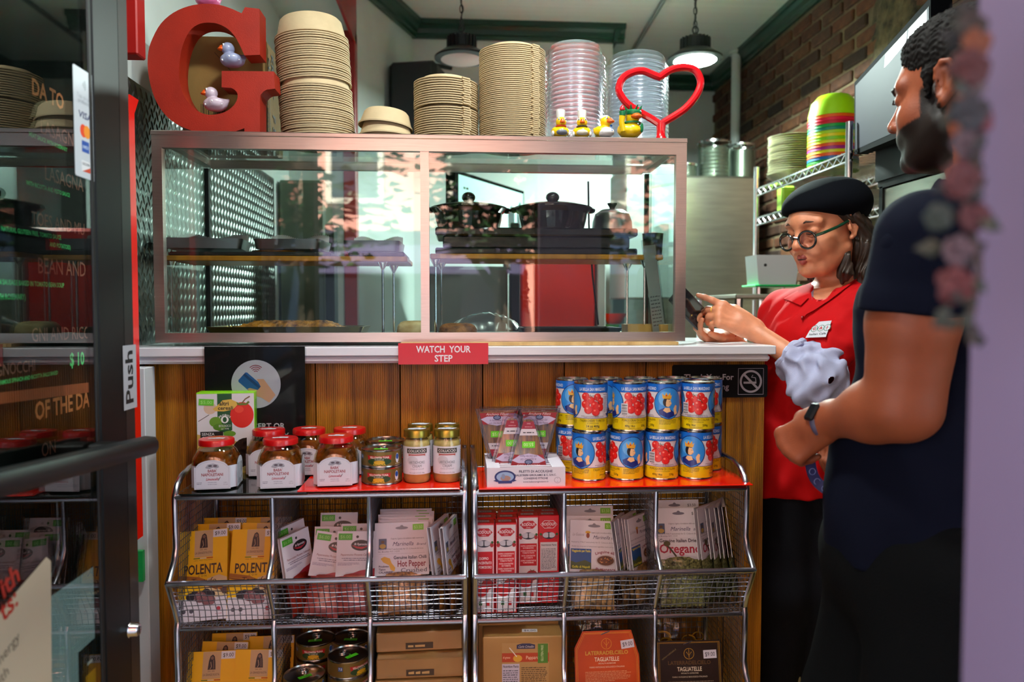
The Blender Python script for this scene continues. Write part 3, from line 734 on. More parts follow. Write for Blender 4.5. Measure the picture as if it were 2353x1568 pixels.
def tree(label, x, y, h, r, n, seed):
    R = random.Random(seed); t = thing('street_tree', label, 'tree', (x, y, 0))
    m = MB(BARK); m.tube([(0, 0, 0), (.05, 0, h * .5), (0, .05, h)], [.14, .11, .07], 10)
    for i in range(9):
        a = R.uniform(0, 6.28); m.tube([(0, 0, h * .75 + .1 * i), (r * .5 * math.cos(a), r * .5 * math.sin(a), h + .2 * i), (r * .9 * math.cos(a), r * .9 * math.sin(a), h + .25 * i - .1)], [.05, .03, .012], 6)
    m.build('trunk', t)
    m = MB(LEAF)
    for i in range(n):
        a = R.uniform(0, 6.28); q = r * R.random() ** .4; zz = R.uniform(-1, 1); rr = q * math.sqrt(max(0, 1 - zz * zz * .8))
        M = Matrix.Translation((rr * math.cos(a), rr * math.sin(a), h + .7 + zz * r * .8)) @ Matrix.Rotation(R.uniform(0, 6.28), 4, 'Z') @ Matrix.Rotation(R.uniform(-1, 1), 4, 'X')
        m.add([(-.03, 0, 0), (0, -.045, .01), (.16, 0, -.02), (0, .045, .01)], [(0, 1, 2, 3)], M)
    stuff(m.build('foliage', t, smooth=0))
tree('leafy street tree at the kerb opposite the door', -1.75, -4.2, 2.2, 1.5, 1200, 1); tree('young street tree opposite the middle of the door', .45, -4.7, 1.75, .85, 1500, 3); tree('street tree further along the kerb', 2.6, -5.0, 2.4, 1.7, 2200, 2)
aw = thing('shade_awning', 'unseen red canvas awning added over the shop door to shade the jamb', 'awning', (0, .4, 2.35)); MB(mat('a01818', .8, name='awning canvas')).prism([(0, .45), (-1.2, .05), (-1.2, .02), (0, .40)], -2.0, 2.2, axis='x').build('canvas', aw)  # added out of view to cut skylight on the jamb and entrance
for x in (-1.95, 2.15): MB(BLACKM).tube([(x, 0, .1), (x, -1.2, .04)], .012).build('arm', aw)
# ================================================================== COUNTER
def woodmat(name, c0, c1, c2, knot='1c0d04', sc=1.0, rough=.42):
    m = bpy.data.materials.new(name); m.use_nodes = True; nt = m.node_tree; b = nt.nodes['Principled BSDF']; L = nt.links; N = nt.nodes.new
    tc = N('ShaderNodeTexCoord'); mp = N('ShaderNodeMapping'); mp.inputs['Scale'].default_value = (14 * sc, 14 * sc, 1.1 * sc); L.new(tc.outputs['Object'], mp.inputs[0])
    n = N('ShaderNodeTexNoise'); n.inputs['Scale'].default_value = 1.6; n.inputs['Detail'].default_value = 6; n.inputs['Distortion'].default_value = 1.2; L.new(mp.outputs[0], n.inputs['Vector'])
    r = N('ShaderNodeValToRGB'); e = r.color_ramp.elements; e[0].position = .3; e[0].color = lin(c0); e[1].position = .72; e[1].color = lin(c2); x = e.new(.5); x.color = lin(c1); L.new(n.outputs['Fac'], r.inputs[0])
    mp2 = N('ShaderNodeMapping'); mp2.inputs['Scale'].default_value = (5.2 * sc, 5.2 * sc, 2.6 * sc); L.new(tc.outputs['Object'], mp2.inputs[0])
    v = N('ShaderNodeTexVoronoi'); v.inputs['Scale'].default_value = 1.0; L.new(mp2.outputs[0], v.inputs['Vector'])
    r2 = N('ShaderNodeValToRGB'); r2.color_ramp.elements[0].position = .08; r2.color_ramp.elements[0].color = (1, 1, 1, 1); r2.color_ramp.elements[1].position = .2; r2.color_ramp.elements[1].color = (0, 0, 0, 1); L.new(v.outputs['Distance'], r2.inputs[0])
    mx = N('ShaderNodeMixRGB'); mx.inputs[2].default_value = lin(knot); L.new(r2.outputs[0], mx.inputs[0]); L.new(r.outputs[0], mx.inputs[1]); L.new(mx.outputs[0], b.inputs['Base Color'])
    b.inputs['Roughness'].default_value = rough
    return m
PLW = woodmat('stained pine', '663a06', 'a06614', 'c4841e', '221003')
ct = thing('service_counter', 'amber stained pine plank front of the counter', 'counter', (0, 0, 0))
seams = [pX(p, YC) for p in (335, 540, 726, 920, 1109, 1296, 1483, 1667, 1756)]
for i in range(8):
    x0, x1 = seams[i] + .001, seams[i + 1] - .001; n = max(6, int((x1 - x0) / .0052)); w = (x1 - x0) / n
    pts = []
    for k in range(n):
        a = x0 + k * w; pts += [(a + .0004, .0014), (a + w * .25, 0), (a + w * .75, 0), (a + w - .0004, .0014)]
    pts[0] = (x0, .003); pts[-1] = (x1, .003)
    mm = MB(PLW); c = (x0 + x1) / 2; zz = (0, ZT - .04); base = []
    vs = [(p[0] - c, p[1], z) for z in zz for p in pts] + [(x1 - c, .018, zz[0]), (x0 - c, .018, zz[0]), (x1 - c, .018, zz[1]), (x0 - c, .018, zz[1])]; q = len(pts)
    fs = [(j, j + 1, j + 1 + q, j + q) for j in range(q - 1)] + [(q - 1, 2 * q, 2 * q + 2, 2 * q - 1), (2 * q + 1, 0, q, 2 * q + 3), (2 * q, 2 * q + 1, 2 * q + 3, 2 * q + 2)]
    fs += [tuple(range(q - 1, -1, -1)) + (2 * q + 1, 2 * q), tuple(range(q, 2 * q)) + (2 * q + 2, 2 * q + 3)]
    mm.add(vs, fs); mm.build('plank', ct, smooth=0, loc=(c, YC - .006, 0))
MB(mat('2a1a0c', .8, name='counter carcass')).box(seams[0], seams[-1] - .01, YC + .013, 2.30, 0, ZT - .04).build('carcass', ct)
mm = MB(PLW); mm.box(seams[-1] - .010, seams[-1], YC + .012, 2.30, 0, ZT - .04); mm.build('end_panel', ct)
WLAM = mat('d4d3da', .22, coat=.3, name='white laminate')
cx1 = pX(1784, YF, 797); top = thing('worktop', 'white laminate counter top running under the display case', 'worktop', (0, 0, 0))
MB(WLAM).box(WL + .002, cx1, YF, 2.36, ZT - .022, ZT, bev=.002).build('slab', top)
MB(WLAM).box(WL + .002, cx1 - .012, YF + .006, 2.34, ZT - .0395, ZT - .0225, bev=.006).build('edge_band', top)
tag(MB(woodmat('plywood', 'a88850', 'c0a068', 'd0b47c', 'a08050')).box(pX(922, 1.88), pX(1556, 1.88), 1.872, 2.27, ZT + .0005, ZT + .0085).build('plywood_sheet'), 'thin plywood sheet between counter and display case', 'board')

# ================================================================== GLASS DISPLAY CASE
x0, x1 = atY(351, 500, YC).x, atY(1577, 500, YC).x; zb, zt = ZT + .009, pZ(309, YC, 1000); YB = 2.28
dc = thing('display_case', 'steel-framed glass display case standing on the counter', 'display case', (0, 0, 0))
xi0, xi1 = atY(374, 500, YC).x, atY(1553, 500, YC).x; zi1 = pZ(345, YC, 800); zi0 = pZ(765, YC, 800); xm0, xm1 = atY(966, 500, YC).x, atY(986, 500, YC).x
def strip(name, quad, y0, y1, m_=STEELH):
    mm = MB(m_); mm.prism(quad, y0, y1); mm.build(name, dc)
zr = zt - .012
strip('top_rail', [(x0, zr), (x1, zr), (xi1, zi1), (xi0, zi1)], YC, YC + .02); strip('bottom_rail', [(x0, zb), (x1, zb), (xi1, zi0), (xi0, zi0)], YC, YC + .02)
strip('side_rail', [(x0, zb), (xi0, zi0), (xi0, zi1), (x0, zr)], YC, YC + .02); strip('side_rail', [(x1, zb), (xi1, zi0), (xi1, zi1), (x1, zr)], YC, YC + .02)
strip('mullion', [(xm0, zi0), (xm1, zi0), (xm1, zi1), (xm0, zi1)], YC + .003, YC + .018)
mm = MB(STEELH); mm.box(x0 - .002, x1 + .002, YC - .002, YC + .03, zr, zt, bev=.002); mm.build('top_cap', dc)
mm = MB(STEELH); mm.box(x0, x0 + .025, YC + .03, YB, zt - .02, zt - .001); mm.build('top_side_rail', dc); mm = MB(STEELH); mm.box(x1 - .025, x1, YC + .03, YB, zt - .02, zt - .001); mm.build('top_side_rail', dc)
mm = MB(STEELH); mm.box(x0 + .025, x1 - .025, YB - .02, YB, zt - .025, zt - .001); mm.build('back_rail', dc)
for x in (x0 + .005, x1 - .017): mm = MB(DARK); mm.box(x, x + .012, YB - .018, YB - .004, zb, zt - .025); mm.build('back_post', dc)
for (a, b) in ((xi0, xm0), (xm1, xi1)): MB(CGLASS).box(a, b, YC + .008, YC + .012, zi0, zi1).build('front_pane', dc)
MB(CGLASS).box(x0 + .003, x0 + .007, YC + .021, YB - .018, zb + .02, zt - .021).build('side_pane', dc); MB(CGLASS).box(x1 - .007, x1 - .003, YC + .021, YB - .018, zb + .02, zt - .021).build('side_pane', dc)
MB(CGLASS).box(x0 + .026, x1 - .026, YC + .031, YB - .021, zt - .006, zt - .001).build('top_pane', dc)
MB(mat('8a8c88', .35, 1, name='steel deck')).box(x0 + .009, x1 - .009, YC + .021, YB, zb, zb + .014).build('deck', dc)
ZD = zb + .014; XC0, XC1, ZCT = x0, x1, zt
# wooden shelves on rods
SHW = woodmat('oak shelf', '9a6418', 'b87a22', 'c88a2c', 'a06a1c', rough=.3)
ysf = 2.03
def shelf(label, pa, pb, py0, py1, rods):
    xa, xb = pX(pa, ysf, py0), pX(pb, ysf, py0); z1_, z0_ = pZ(py0, ysf, 1000), pZ(py1, ysf, 1000)
    t = thing('wooden_shelf', label, 'shelf', (0, 0, 0)); MB(SHW).box(xa, xb, ysf, 2.255, z0_, z1_, bev=.002).build('board', t)
    for (px, y) in rods:
        x = pX(px, y, 690); mm = MB(CHROME); mm.tube([(x, y, ZD), (x, y, z0_ - .012)], .0035, 10); mm.lathe([(.0035, -.02), (.012, -.004), (.014, 0), (0, 0)], 12, M=T(x, y, z0_)); mm.build('support_rod', t)
    return z1_
ZS1 = shelf('oak shelf carrying baking trays in the left half of the case', 382, 936, 590, 602, ((880, 2.06), (905, 2.22), (455, 2.24), (395, 2.06)))
ZS2 = shelf('oak shelf carrying black casseroles in the right half of the case', 988, 1524, 583, 595, ((1001, 2.06), (1014, 2.22), (1481, 2.06), (1441, 2.22)))

# ================================================================== WIRE RACKS IN FRONT OF THE COUNTER
WIRE = mat('80808a', .35, 1, name='galvanised wire'); TUBE = mat('bcbec8', .24, 1, name='galvanised tube')
ZR = pZ(1133, 1.60, 1100); ZL = pZ(1326, 1.555, 1100); ZB = pZ(1424, 1.612, 1100); PIT = ZR - ZB
def rack(label, cols):
    t = thing('wire_display_rack', label, 'display rack', (0, 0, 0)); X = [pX(p, 1.60, 1140) for p in cols]; xa, xb = X[0], X[-1]; n = len(X)
    def sidep(x, tier):      # profile points of an upright, tier 0 at top
        z = ZR - tier * PIT; o = []
        for (y, dz) in ((1.60, 0), (1.602, -.05), (1.603, -.105), (1.592, -.130), (1.572, -.150), (1.555, ZL - ZR), (1.572, -.195), (1.595, -.235), (1.606, -.262), (1.60, -PIT)):
            o.append((x, y, z + dz))
        return o
    for x in (xa, xb):
        pts = [(x, 1.868, .905), (x, 1.74, .905), (x, 1.68, .904), (x, 1.64, .896), (x, 1.615, .882), (x, 1.602, .865), (x, 1.60, ZR)]
        for k in range(3): pts += sidep(x, k)[1:]
        mm = MB(TUBE); mm.tube(pts, .0062, 10); mm.tube([(x, 1.868, .02), (x, 1.868, .915)], .0062, 10); mm.build('end_tube', t)
    for x in X[1:-1]:
        mm = MB(TUBE); pts = [(x, 1.60, ZR)]
        for k in range(3): pts += sidep(x, k)[1:]
        mm.tube(pts, .0052, 10); mm.build('divider_tube', t)
    for k in range(3):
        z = ZR - k * PIT
        if k == 0: MB(TUBE).tube([(xa, 1.60, z), (xb, 1.60, z)], .0058, 10).build('top_rail', t)
        MB(TUBE).tube([(xa - .002, 1.555, z + ZL - ZR), (xb + .002, 1.555, z + ZL - ZR)], .0058, 10).build('lip_rail', t)
        MB(TUBE).tube([(xa, 1.604, z - PIT), (xb, 1.604, z - PIT)], .005, 10).build('floor_rail', t)
        R = .00085; P = .0118
        # front mesh between lip and floor rail
        mm = MB(WIRE); q = [(1.555, z + ZL - ZR), (1.572, z - .195), (1.595, z - .235), (1.604, z - PIT)]
        x = xa + P
        while x < xb: mm.tube([(x, y, zz) for (y, zz) in q], R, 4); x += P
        for i in range(1, 9):
            f = i / 9 * 3; j = min(int(f), 2); g = f - j; y = q[j][0] * (1 - g) + q[j + 1][0] * g; zz = q[j][1] * (1 - g) + q[j + 1][1] * g
            mm.tube([(xa + (xb - xa) * s / 24, y - .0012 + .0012 * math.sin(s * 2.1 + i), zz + .0012 * math.sin(s * 1.3 + i * 2)) for s in range(25)], R * 1.15, 4)
        stuff(mm.build('front_mesh', t))
        mm = MB(WIRE); y = 1.615          # floor mesh
        while y < 1.865: mm.tube([(xa, y, z - PIT + .004), (xb, y, z - PIT + .004)], R, 4); y += P
        x = xa + P
        while x < xb: mm.tube([(x, 1.606, z - PIT + .0055), (x, 1.866, z - PIT + .0055)], R, 4); x += P
        stuff(mm.build('floor_mesh', t))
        mm = MB(WIRE); x = xa + P        # back mesh
        while x < xb: mm.tube([(x, 1.868, z - PIT), (x, 1.868, z)], R, 4); x += P * 1.15
        zz = z - PIT
        while zz < z: mm.tube([(xa, 1.8695, zz), (xb, 1.8695, zz)], R, 4); zz += P * 1.15
        stuff(mm.build('back_mesh', t))
        for x in X:                       # side meshes
            mm = MB(WIRE); y = 1.615
            while y < 1.865: mm.tube([(x, y, z - PIT), (x, y, z - .002)], R, 4); y += P * .9
            zz = z - PIT + .01
            while zz < z:
                yf = 1.60
                if zz < z - .13: yf = 1.56 + abs(zz - (z + ZL - ZR)) * .42
                mm.tube([(x, yf, zz), (x, 1.866, zz)], R, 4); zz += P * 1.3
            stuff(mm.build('side_mesh', t))
    mm = MB(WIRE); y = 1.612             # wire deck under the boards
    while y < 1.865: mm.tube([(xa, y, ZR + .003), (xb, y, ZR + .003)], R, 4); y += .03
    x = xa
    while x < xb: mm.tube([(x, 1.6, ZR + .0045), (x, 1.866, ZR + .0045)], R, 4); x += P
    stuff(mm.build('deck_mesh', t))
    return X
XA = rack('left wire display rack with polenta and jars', (401, 625, 848, 1068)); XB = rack('right wire display rack with tomato cans on top', (1091, 1297, 1508, 1716))
ZSH = ZR + .0125                          # top of the acrylic boards
ACB = mat('0a1210', .08, coat=.5, name='black acrylic'); ACR = mat('e01808', .1, coat=.5, name='red acrylic')
xs = pX(684, 1.60, 1122)
tag(MB(ACB).box(XA[0] + .012, xs + .02, 1.592, 1.862, ZR + .0062, ZR + .0092, bev=.001).build('acrylic_board'), 'glossy black acrylic board on top of the left rack', 'board')
tag(MB(ACR).box(xs, XA[3] - .01, 1.592, 1.862, ZR + .0094, ZR + .0125, bev=.001).build('acrylic_board'), 'red acrylic board on the left rack under the tuna cans', 'board')
tag(MB(ACR).box(XB[0] + .008, XB[3] + .008, 1.585, 1.80, ZR + .0094, ZR + .0125, bev=.001).build('acrylic_board'), 'red acrylic board on the right rack under the tomato cans', 'board')
ZSB = ZR + .0092
# ================================================================== ON TOP OF THE DISPLAY CASE
ZC = ZCT
# ---- red letter G
def zg(x, y): return (300 + x / 3.92, y / 3.92)
gp = [(1030, 40), (1160, 55), (1165, 470), (1025, 475), (985, 385), (940, 305), (880, 240), (800, 195), (720, 180), (630, 188), (550, 235), (495, 320), (455, 440), (436, 590), (442, 720), (478, 835), (540, 925), (620, 985), (700, 1010),
      (780, 1005), (860, 980), (930, 925), (963, 860), (955, 805), (905, 768), (820, 762), (820, 615), (1290, 620), (1300, 775), (1230, 783), (1185, 815), (1165, 875), (1165, 1190), (1025, 1190), (1025, 1132), (950, 1158), (860, 1176), (760, 1184), (640, 1176),
      (500, 1135), (370, 1065), (265, 950), (195, 800), (156, 610), (160, 440), (200, 315), (275, 185), (385, 90), (520, 32), (660, 10), (800, 20), (920, 58), (1000, 95)]
YG = 1.935
gw = [atY(*zg(*p), YG) for p in gp]; gb = min(p.z for p in gw); off = ZC - gb
gz = [(p.x, ZC + (p.z - gb)) for p in gw]
def smoothpoly(P, keep):
    out = []; n = len(P)
    for i in range(n):
        a, b, c, d = [P[(i + k) % n] for k in (-1, 0, 1, 2)]; out.append(b)
        if i in keep or (i + 1) % n in keep: continue
        for t in (.33, .67):
            out.append(tuple(.5 * ((2 * b[j]) + (-a[j] + c[j]) * t + (2 * a[j] - 5 * b[j] + 4 * c[j] - d[j]) * t * t + (-a[j] + 3 * b[j] - 3 * c[j] + d[j]) * t ** 3) for j in (0, 1)))
    return out
gz = smoothpoly(gz, {0, 1, 2, 3, 25, 26, 27, 28, 32, 33, 34, 52})
GR = mat('9c1e06', .5, noise=.12, nscale=14, bump=.12, bscale=500, name='painted papier mache red')
tag(MB(GR).prism(gz, YG, YG + .062).build('letter_g', smooth=30), 'large red letter G standing on the left end of the case', 'letter')
# ---- ducks
ORG = mat('e85a0c', .35, coat=.2, name='orange vinyl'); EYEB = mat('060606', .2, name='black dot'); WHV = mat('e4e2e0', .35, coat=.2, name='white vinyl'); YEL = mat('f2c808', .32, coat=.25, name='yellow vinyl')
def duckbody(s=1.0):
    d = SD(); d.ell((0, .002, .017), (.021, .026, .017), k=.004); d.cap((0, .022, .022), (0, .032, .03), .008, .004, k=.012); d.ell((0, -.006, .043), (.0145, .0150, .0145), k=.004)
    d.ell((-.017, .004, .020), (.007, .015, .010), k=.006); d.ell((.017, .004, .020), (.007, .015, .010), k=.006); d.plane((0, 0, .001), (0, 0, -1), k=.003)
    return d.mesh(.0016, pad=.004)
DKC, DKQ = duckbody()
def duck(name, label, loc, rz, bodym, spots=None, sc=1.0, headm=None, big=1.0):
    t = thing(name, label, 'rubber duck', loc, (0, 0, rz), group='rubber ducks'); t.scale = (sc,) * 3
    mats = [bodym, headm or bodym]; sdobj('body', DKC, DKQ, mats, t, pick=(lambda x, y, z: (z > .0325).astype(int)) if headm else None)
    b = SD(); b.ell((0, -.021, .0405), (.0085 * big, .0085 * big, .0035 * big), k=.004); b.ell((0, -.019, .0455), (.0065 * big, .006, .005), k=.005); co, q = b.mesh(.0011, pad=.003); sdobj('beak', co, q, ORG, t)
    for sx in (-1, 1):
        e = MB(WHV).sphere((sx * .0085, -.0165, .0485), (.003, .0022, .0038), 10, 8).build('eye', t); MB(EYEB).sphere((sx * .0092, -.0185, .0485), (.0014, .0010, .0019), 8, 6).build('pupil', e)
    if spots:
        for i, (a, z, r) in enumerate(((-1.2, .014, .021), (-.4, .02, .0255), (.5, .013, .024), (1.3, .02, .022), (-2.2, .016, .022), (2.2, .016, .022))):
            MB(mat('f4f4f8', .35, name='white dots')).sphere((math.sin(a) * .0225, -math.cos(a) * .024 + .002, z), (.0026, .0026, .0026), 8, 6).build('dot', t)
    return t
def onY(px, py, y): return atY(px, py, y)
p = onY(492, 257, YG + .02); duck('rubber_duck', 'pinkish white polka-dot rubber duck low inside the letter G', p, math.radians(-72), mat('c8b4c2', .35, coat=.2, name='pale pink vinyl'), True, 1.04)
p = onY(531, 156, YG + .025); duck('rubber_duck', 'lavender blue polka-dot rubber duck on the crossbar of the letter G', p, math.radians(-72), mat('98a0c0', .35, coat=.2, name='lavender vinyl'), True, 1.06)
gt = max(z for x, z in gz); p = onY(474, 5, YG + .025); p.z = gt - .001; duck('rubber_duck', 'pink rubber duck on top of the letter G, mostly out of view', p, math.radians(-60), mat('d06a9c', .35, coat=.2, name='pink vinyl'), False, 1.1)
YD = 1.925
def dk(px): return (pX(px, YD, 316), YD, ZC)
# chef ducks
for (px, label, apron, scarf, rz) in ((1288, 'chef rubber duck with grey apron, leftmost on the case edge', '6a6e78', 'c03020', .12), (1337, 'chef rubber duck with cream bib, second on the case edge', 'd8d0b8', '40382c', -.1)):
    t = duck('rubber_duck', label, dk(px), rz, YEL, None, .92, big=.85)
    MB(WHV).lathe([(.011, .055), (.0115, .060), (.0125, .071), (.0125, .076), (.010, .0775), (0, .0775)], 20).build('chef_hat', t)
    a = SD(); a.ell((0, -.010, .015), (.0165, .0155, .0105), k=.003); a.plane((0, -.006, 0), (0, 1, 0), k=.002); co, q = a.mesh(.0012, pad=.003); sdobj('apron', co, q, mat(apron, .4, name='duck apron paint'), t)
    MB(mat(scarf, .4, name='duck scarf paint')).tube([(.0135 * math.cos(i * PI / 8), -.004 + .0145 * math.sin(i * PI / 8), .0315) for i in range(16)], .0022, 6, closed=True).build('scarf', t)
    for sx in (-1, 1): MB(WHV).sphere((sx * .0225, -.004, .012), (.004, .008, .008), 10, 8).build('cuff', t)
t = duck('rubber_duck', 'rubber duck in white coat with blue bow, third on the case edge', dk(1388), math.radians(38), YEL, None, 1.0, big=1.25)
a = SD(); a.ell((0, -.003, .016), (.0225, .0235, .0150), k=.004); a.plane((0, .004, 0), (0, 1, .2), k=.003); co, q = a.mesh(.0014, pad=.003); sdobj('coat', co, q, WHV, t)
a = SD(); a.ell((0, -.002, .051), (.0128, .0140, .0085), k=.004); co, q = a.mesh(.0013, pad=.003); sdobj('white_hair', co, q, WHV, t)
BLU = mat('1868c0', .4, name='blue paint')
for i, z in enumerate((.030, .024, .018)): MB(BLU).sphere((0, -.0225 - (.0035 if i else .001), z), (.0018 if i else .005, .0012, .0018 if i else .003), 8, 6).build('button' if i else 'bow', t)
t = duck('rubber_duck', 'rubber duck dressed with green spiked crown and torch, on the case edge', dk(1449), math.radians(20), YEL, None, 1.28, big=1.3)
GRV = mat('0c6a3c', .35, coat=.2, name='green vinyl')
m = MB(GRV); m.lathe([(.0150, .046), (.0160, .048), (.0155, .053), (.0125, .056), (0, .058)], 24, M=T(0, -.004, 0, rx=.12)); m.build('crown_band', t)
for i in range(7):
    a = math.radians(-120 + i * 40); m = MB(GRV); m.lathe([(.0028, 0), (.0012, .012), (0, .014)], 8, M=T(.012 * math.sin(a), -.004 - .0 - .012 * math.cos(a), .053, rx=.75 * math.cos(a), ry=.75 * math.sin(a))); m.build('crown_spike', t)
m = MB(YEL); m.tube([(-.021, -.006, .014), (-.026, -.008, .030), (-.0255, -.010, .042)], [.006, .0055, .0065], 10); m.build('raised_wing', t)
m = MB(GRV); m.lathe([(.0055, .042), (.0065, .048), (.0065, .0505), (0, .051)], 12, M=T(-.0255, -.010, 0)); m.build('torch', t)
m = MB(mat('c81828', .3, coat=.3, name='red flame vinyl')); m.lathe([(0, .0505), (.0052, .053), (.0055, .056), (.003, .061), (0, .064)], 12, M=T(-.0255, -.010, 0)); m.build('flame', t)
m = MB(GRV); m.tube([(.017 * math.cos(i * PI / 8), -.003 + .0185 * math.sin(i * PI / 8), .0305) for i in range(16)], .0022, 6, closed=True); m.build('sash', t)
m = MB(GRV); m.sphere((.012, -.021, .020), (.004, .003, .010), 8, 6); m.build('sash_tail', t)
# ---- red heart
hp = [(1517, 286), (1495, 272), (1470, 258), (1443, 240), (1427, 220), (1422, 203), (1432, 179), (1454, 166), (1477, 163), (1498, 171), (1515, 178), (1530, 167), (1549, 158), (1572, 155), (1596, 161), (1608, 179), (1609, 199), (1597, 224), (1574, 250), (1546, 269)]
HY = 1.962; hw = [atY(*q_, HY) for q_ in hp]; zb_ = ZC; sh_ = 0
def crsp(P, keep, k=3):
    out = []; n = len(P)
    for i in range(n):
        a, b, c, d = [P[(i + j) % n] for j in (-1, 0, 1, 2)]
        for s_ in range(k):
            t_ = s_ / k
            if i in keep or (i + 1) % n in keep: out.append(b.lerp(c, t_))
            else: out.append(.5 * ((2 * b) + (c - a) * t_ + (2 * a - 5 * b + 4 * c - d) * t_ ** 2 + (3 * b - a - 3 * c + d) * t_ ** 3))
    return out
HRT = mat('c80c18', .25, coat=.5, name='glossy red plastic'); t = thing('heart_stand', 'red plastic heart on a round foot at the right end of the case', 'decoration', (0, 0, 0))
m = MB(HRT); m.tube(crsp(hw, {0, 10}), .0098, 10, closed=True, flat=1.0); m.build('heart_ring', t)
hb = atY(1526, 316, HY); hx = hw[0].x
m = MB(HRT); m.lathe([(.036, 0), (.0365, .003), (.03, .006), (.016, .010), (.0115, .018), (.011, .032), (.013, hw[0].z - ZC + .004), (0, hw[0].z - ZC + .008)], 32, M=T(hx + .002, HY, ZC)); m.build('foot', t)
# ---- cardboard carton
CARD = mat('8a6a34', .8, noise=.1, nscale=12, bump=.1, bscale=80, name='corrugated card')
c0 = atY(418, 200, 2.04); c1 = atY(608, 200, 2.04); zt_ = pZ(84, 2.04, 520)
t = thing('cardboard_carton', 'brown cardboard carton behind the letter G', 'box', ((c0.x + c1.x) / 2, 2.04, ZC)); w = (c1.x - c0.x) / 2; h = zt_ - ZC
MB(CARD).box(-w, w, 0, .20, 0, h, bev=.002).build('carton_body', t)
MB(mat('a8864c', .8, name='card edge')).box(w - .004, w + .001, -.002, .004, 0, h).build('edge', t)
p = PR(); p.line([(-w * .2, h * .85), (w * .55, h * .52), (w * .55, .02)], .0015, '4a381a')
for i in range(14): p.rect(-w * .55 + i * .0045, -w * .55 + i * .0045 + random.choice((.0012, .0024)), .05, .10, '1c1610')
p.text('ITEM', .045, .05, .008, '2a2012', rot=PI / 2); p.build('print', t, front())
p = PR(); p.text('CUPS', .03, h * .72, .022, '241a0c', al='c', b=True, rot=-PI / 2); p.text('KRAFT', .07, h * .72, .026, '241a0c', b=True, rot=-PI / 2); p.text('SNATCH 24', .02, .09, .014, '241a0c', rot=-PI / 2); p.text('Compostable', .045, .08, .012, '241a0c', rot=-PI / 2); p.text('F 5', .08, .07, .03, '241a0c', b=True, rot=-PI / 2)
p.build('print', t, flatmap((w + .001, 0, 0), (0, 1, 0), (0, 0, 1)))
# ---- stacks of fibre bowls and lids
FIB = mat('c4ae88', .75, noise=.06, nscale=30, bump=.12, bscale=700, name='bagasse fibre')
def sk(px0, px1, y, py): xa, xb = pX(px0, y, py), pX(px1, y, py); return (xa + xb) / 2, (xb - xa) / 2
Y1 = 2.06; cx_, R1 = sk(652, 815, Y1, 300); R1 = (pX(808, Y1, 150) - pX(640, Y1, 150)) / 2
bw = MB(FIB).lathe([(R1 * .95, .0005), (R1, 0), (R1, .0030), (R1 * .945, .0036), (R1 * .925, .012), (R1 * .84, .047), (R1 * .78, .053), (0, .054), (0, .051), (R1 * .77, .050), (R1 * .82, .045), (R1 * .91, .011), (R1 * .95, .0028)], 56, cap=False).mesh('fibre_bowl')
ztop = pZ(58, Y1, 715); n1 = 46; dz = (ztop - ZC - .03) / n1; xt = pX(716, Y1, 60)
for i in range(n1):
    f = i / n1; gap = .012 if i > 24 else 0
    tag(link('fibre_bowl', bw, None, (cx_ + (xt - cx_) * f + random.uniform(-.001, .001), Y1 + random.uniform(-.001, .001), ZC + f * (ztop - ZC - .05) + gap), (random.uniform(-.01, .01) , (-.02 if i < 25 else -.05), 0)),
        'beige fibre bowl upturned in the tall leaning stack beside the G' if i < n1 - 1 else 'topmost beige fibre bowl of the tall leaning stack beside the G', 'bowl', 'tall stack of fibre bowls')
Y2 = 2.05; c2, R2 = sk(822, 948, Y2, 300)
bw2 = MB(FIB).lathe([(R2 * .97, .0005), (R2, 0), (R2, .0038), (R2 * .965, .0045), (R2 * .93, .01), (R2 * .82, .036), (R2 * .74, .042), (0, .043), (0, .040), (R2 * .73, .039), (R2 * .80, .034), (R2 * .91, .009), (R2 * .95, .0028)], 48, cap=False).mesh('fibre_bowl')
for (dx, z, rx, ry, lb) in ((0, .002, 0, 0, 'lowest beige fibre bowl of the short untidy stack'), (.001, .008, 0, .02, 'second beige fibre bowl of the short untidy stack'), (.002, .022, -.02, .03, 'third beige fibre bowl of the short untidy stack'), (.001, .048, -.04, .09, 'topmost tilted beige fibre bowl of the short untidy stack')):
    tag(link('fibre_bowl', bw2, None, (c2 + dx, Y2, ZC + z), (rx, ry, 0)), lb, 'bowl', 'short stack of fibre bowls')
def lidmesh(R):
    m = MB(FIB); m.lathe([(R * .93, 0), (R, .0002), (R, .0027), (R * .94, .0032), (R * .90, .0055), (R * .80, .0065), (R * .74, .014), (R * .66, .016), (0, .0165), (0, .0145), (R * .64, .0142), (R * .72, .0125), (R * .78, .004), (R * .93, .0022)], 56, cap=False)
    m.box(R * .96, R * 1.045, -.012, .012, .0008, .0042, M=T(rz=math.radians(-52)))
    return m.mesh('fibre_cover')
for (pa, pb, pt, Yl, lab, ga) in ((951, 1099, 166, 2.07, 'medium', .012), (1101, 1253, 84, 2.07, 'tallest', 0)):
    cx_, R = sk(pa, pb, Yl, 300); me = lidmesh(R); zt2 = pZ(pt, Yl - R * .7, 1000); n = 28 if lab == 'medium' else 50; ptc = (zt2 - ZC - .017) / n
    for i in range(n):
        g = ga if (lab == 'medium' and i > 15) else 0
        tag(link('fibre_cover', me, None, (cx_ + random.uniform(-.0006, .0006), Yl, ZC + i * ptc * (1 if g == 0 else 1) + g * .4), (0, 0.02 if (g and i > 24) else 0, random.uniform(-.04, .04))),
            ('topmost ' if i == n - 1 else '') + 'beige fibre lid in the %s lid stack on the case' % lab, 'lid', '%s stack of fibre lids' % lab)
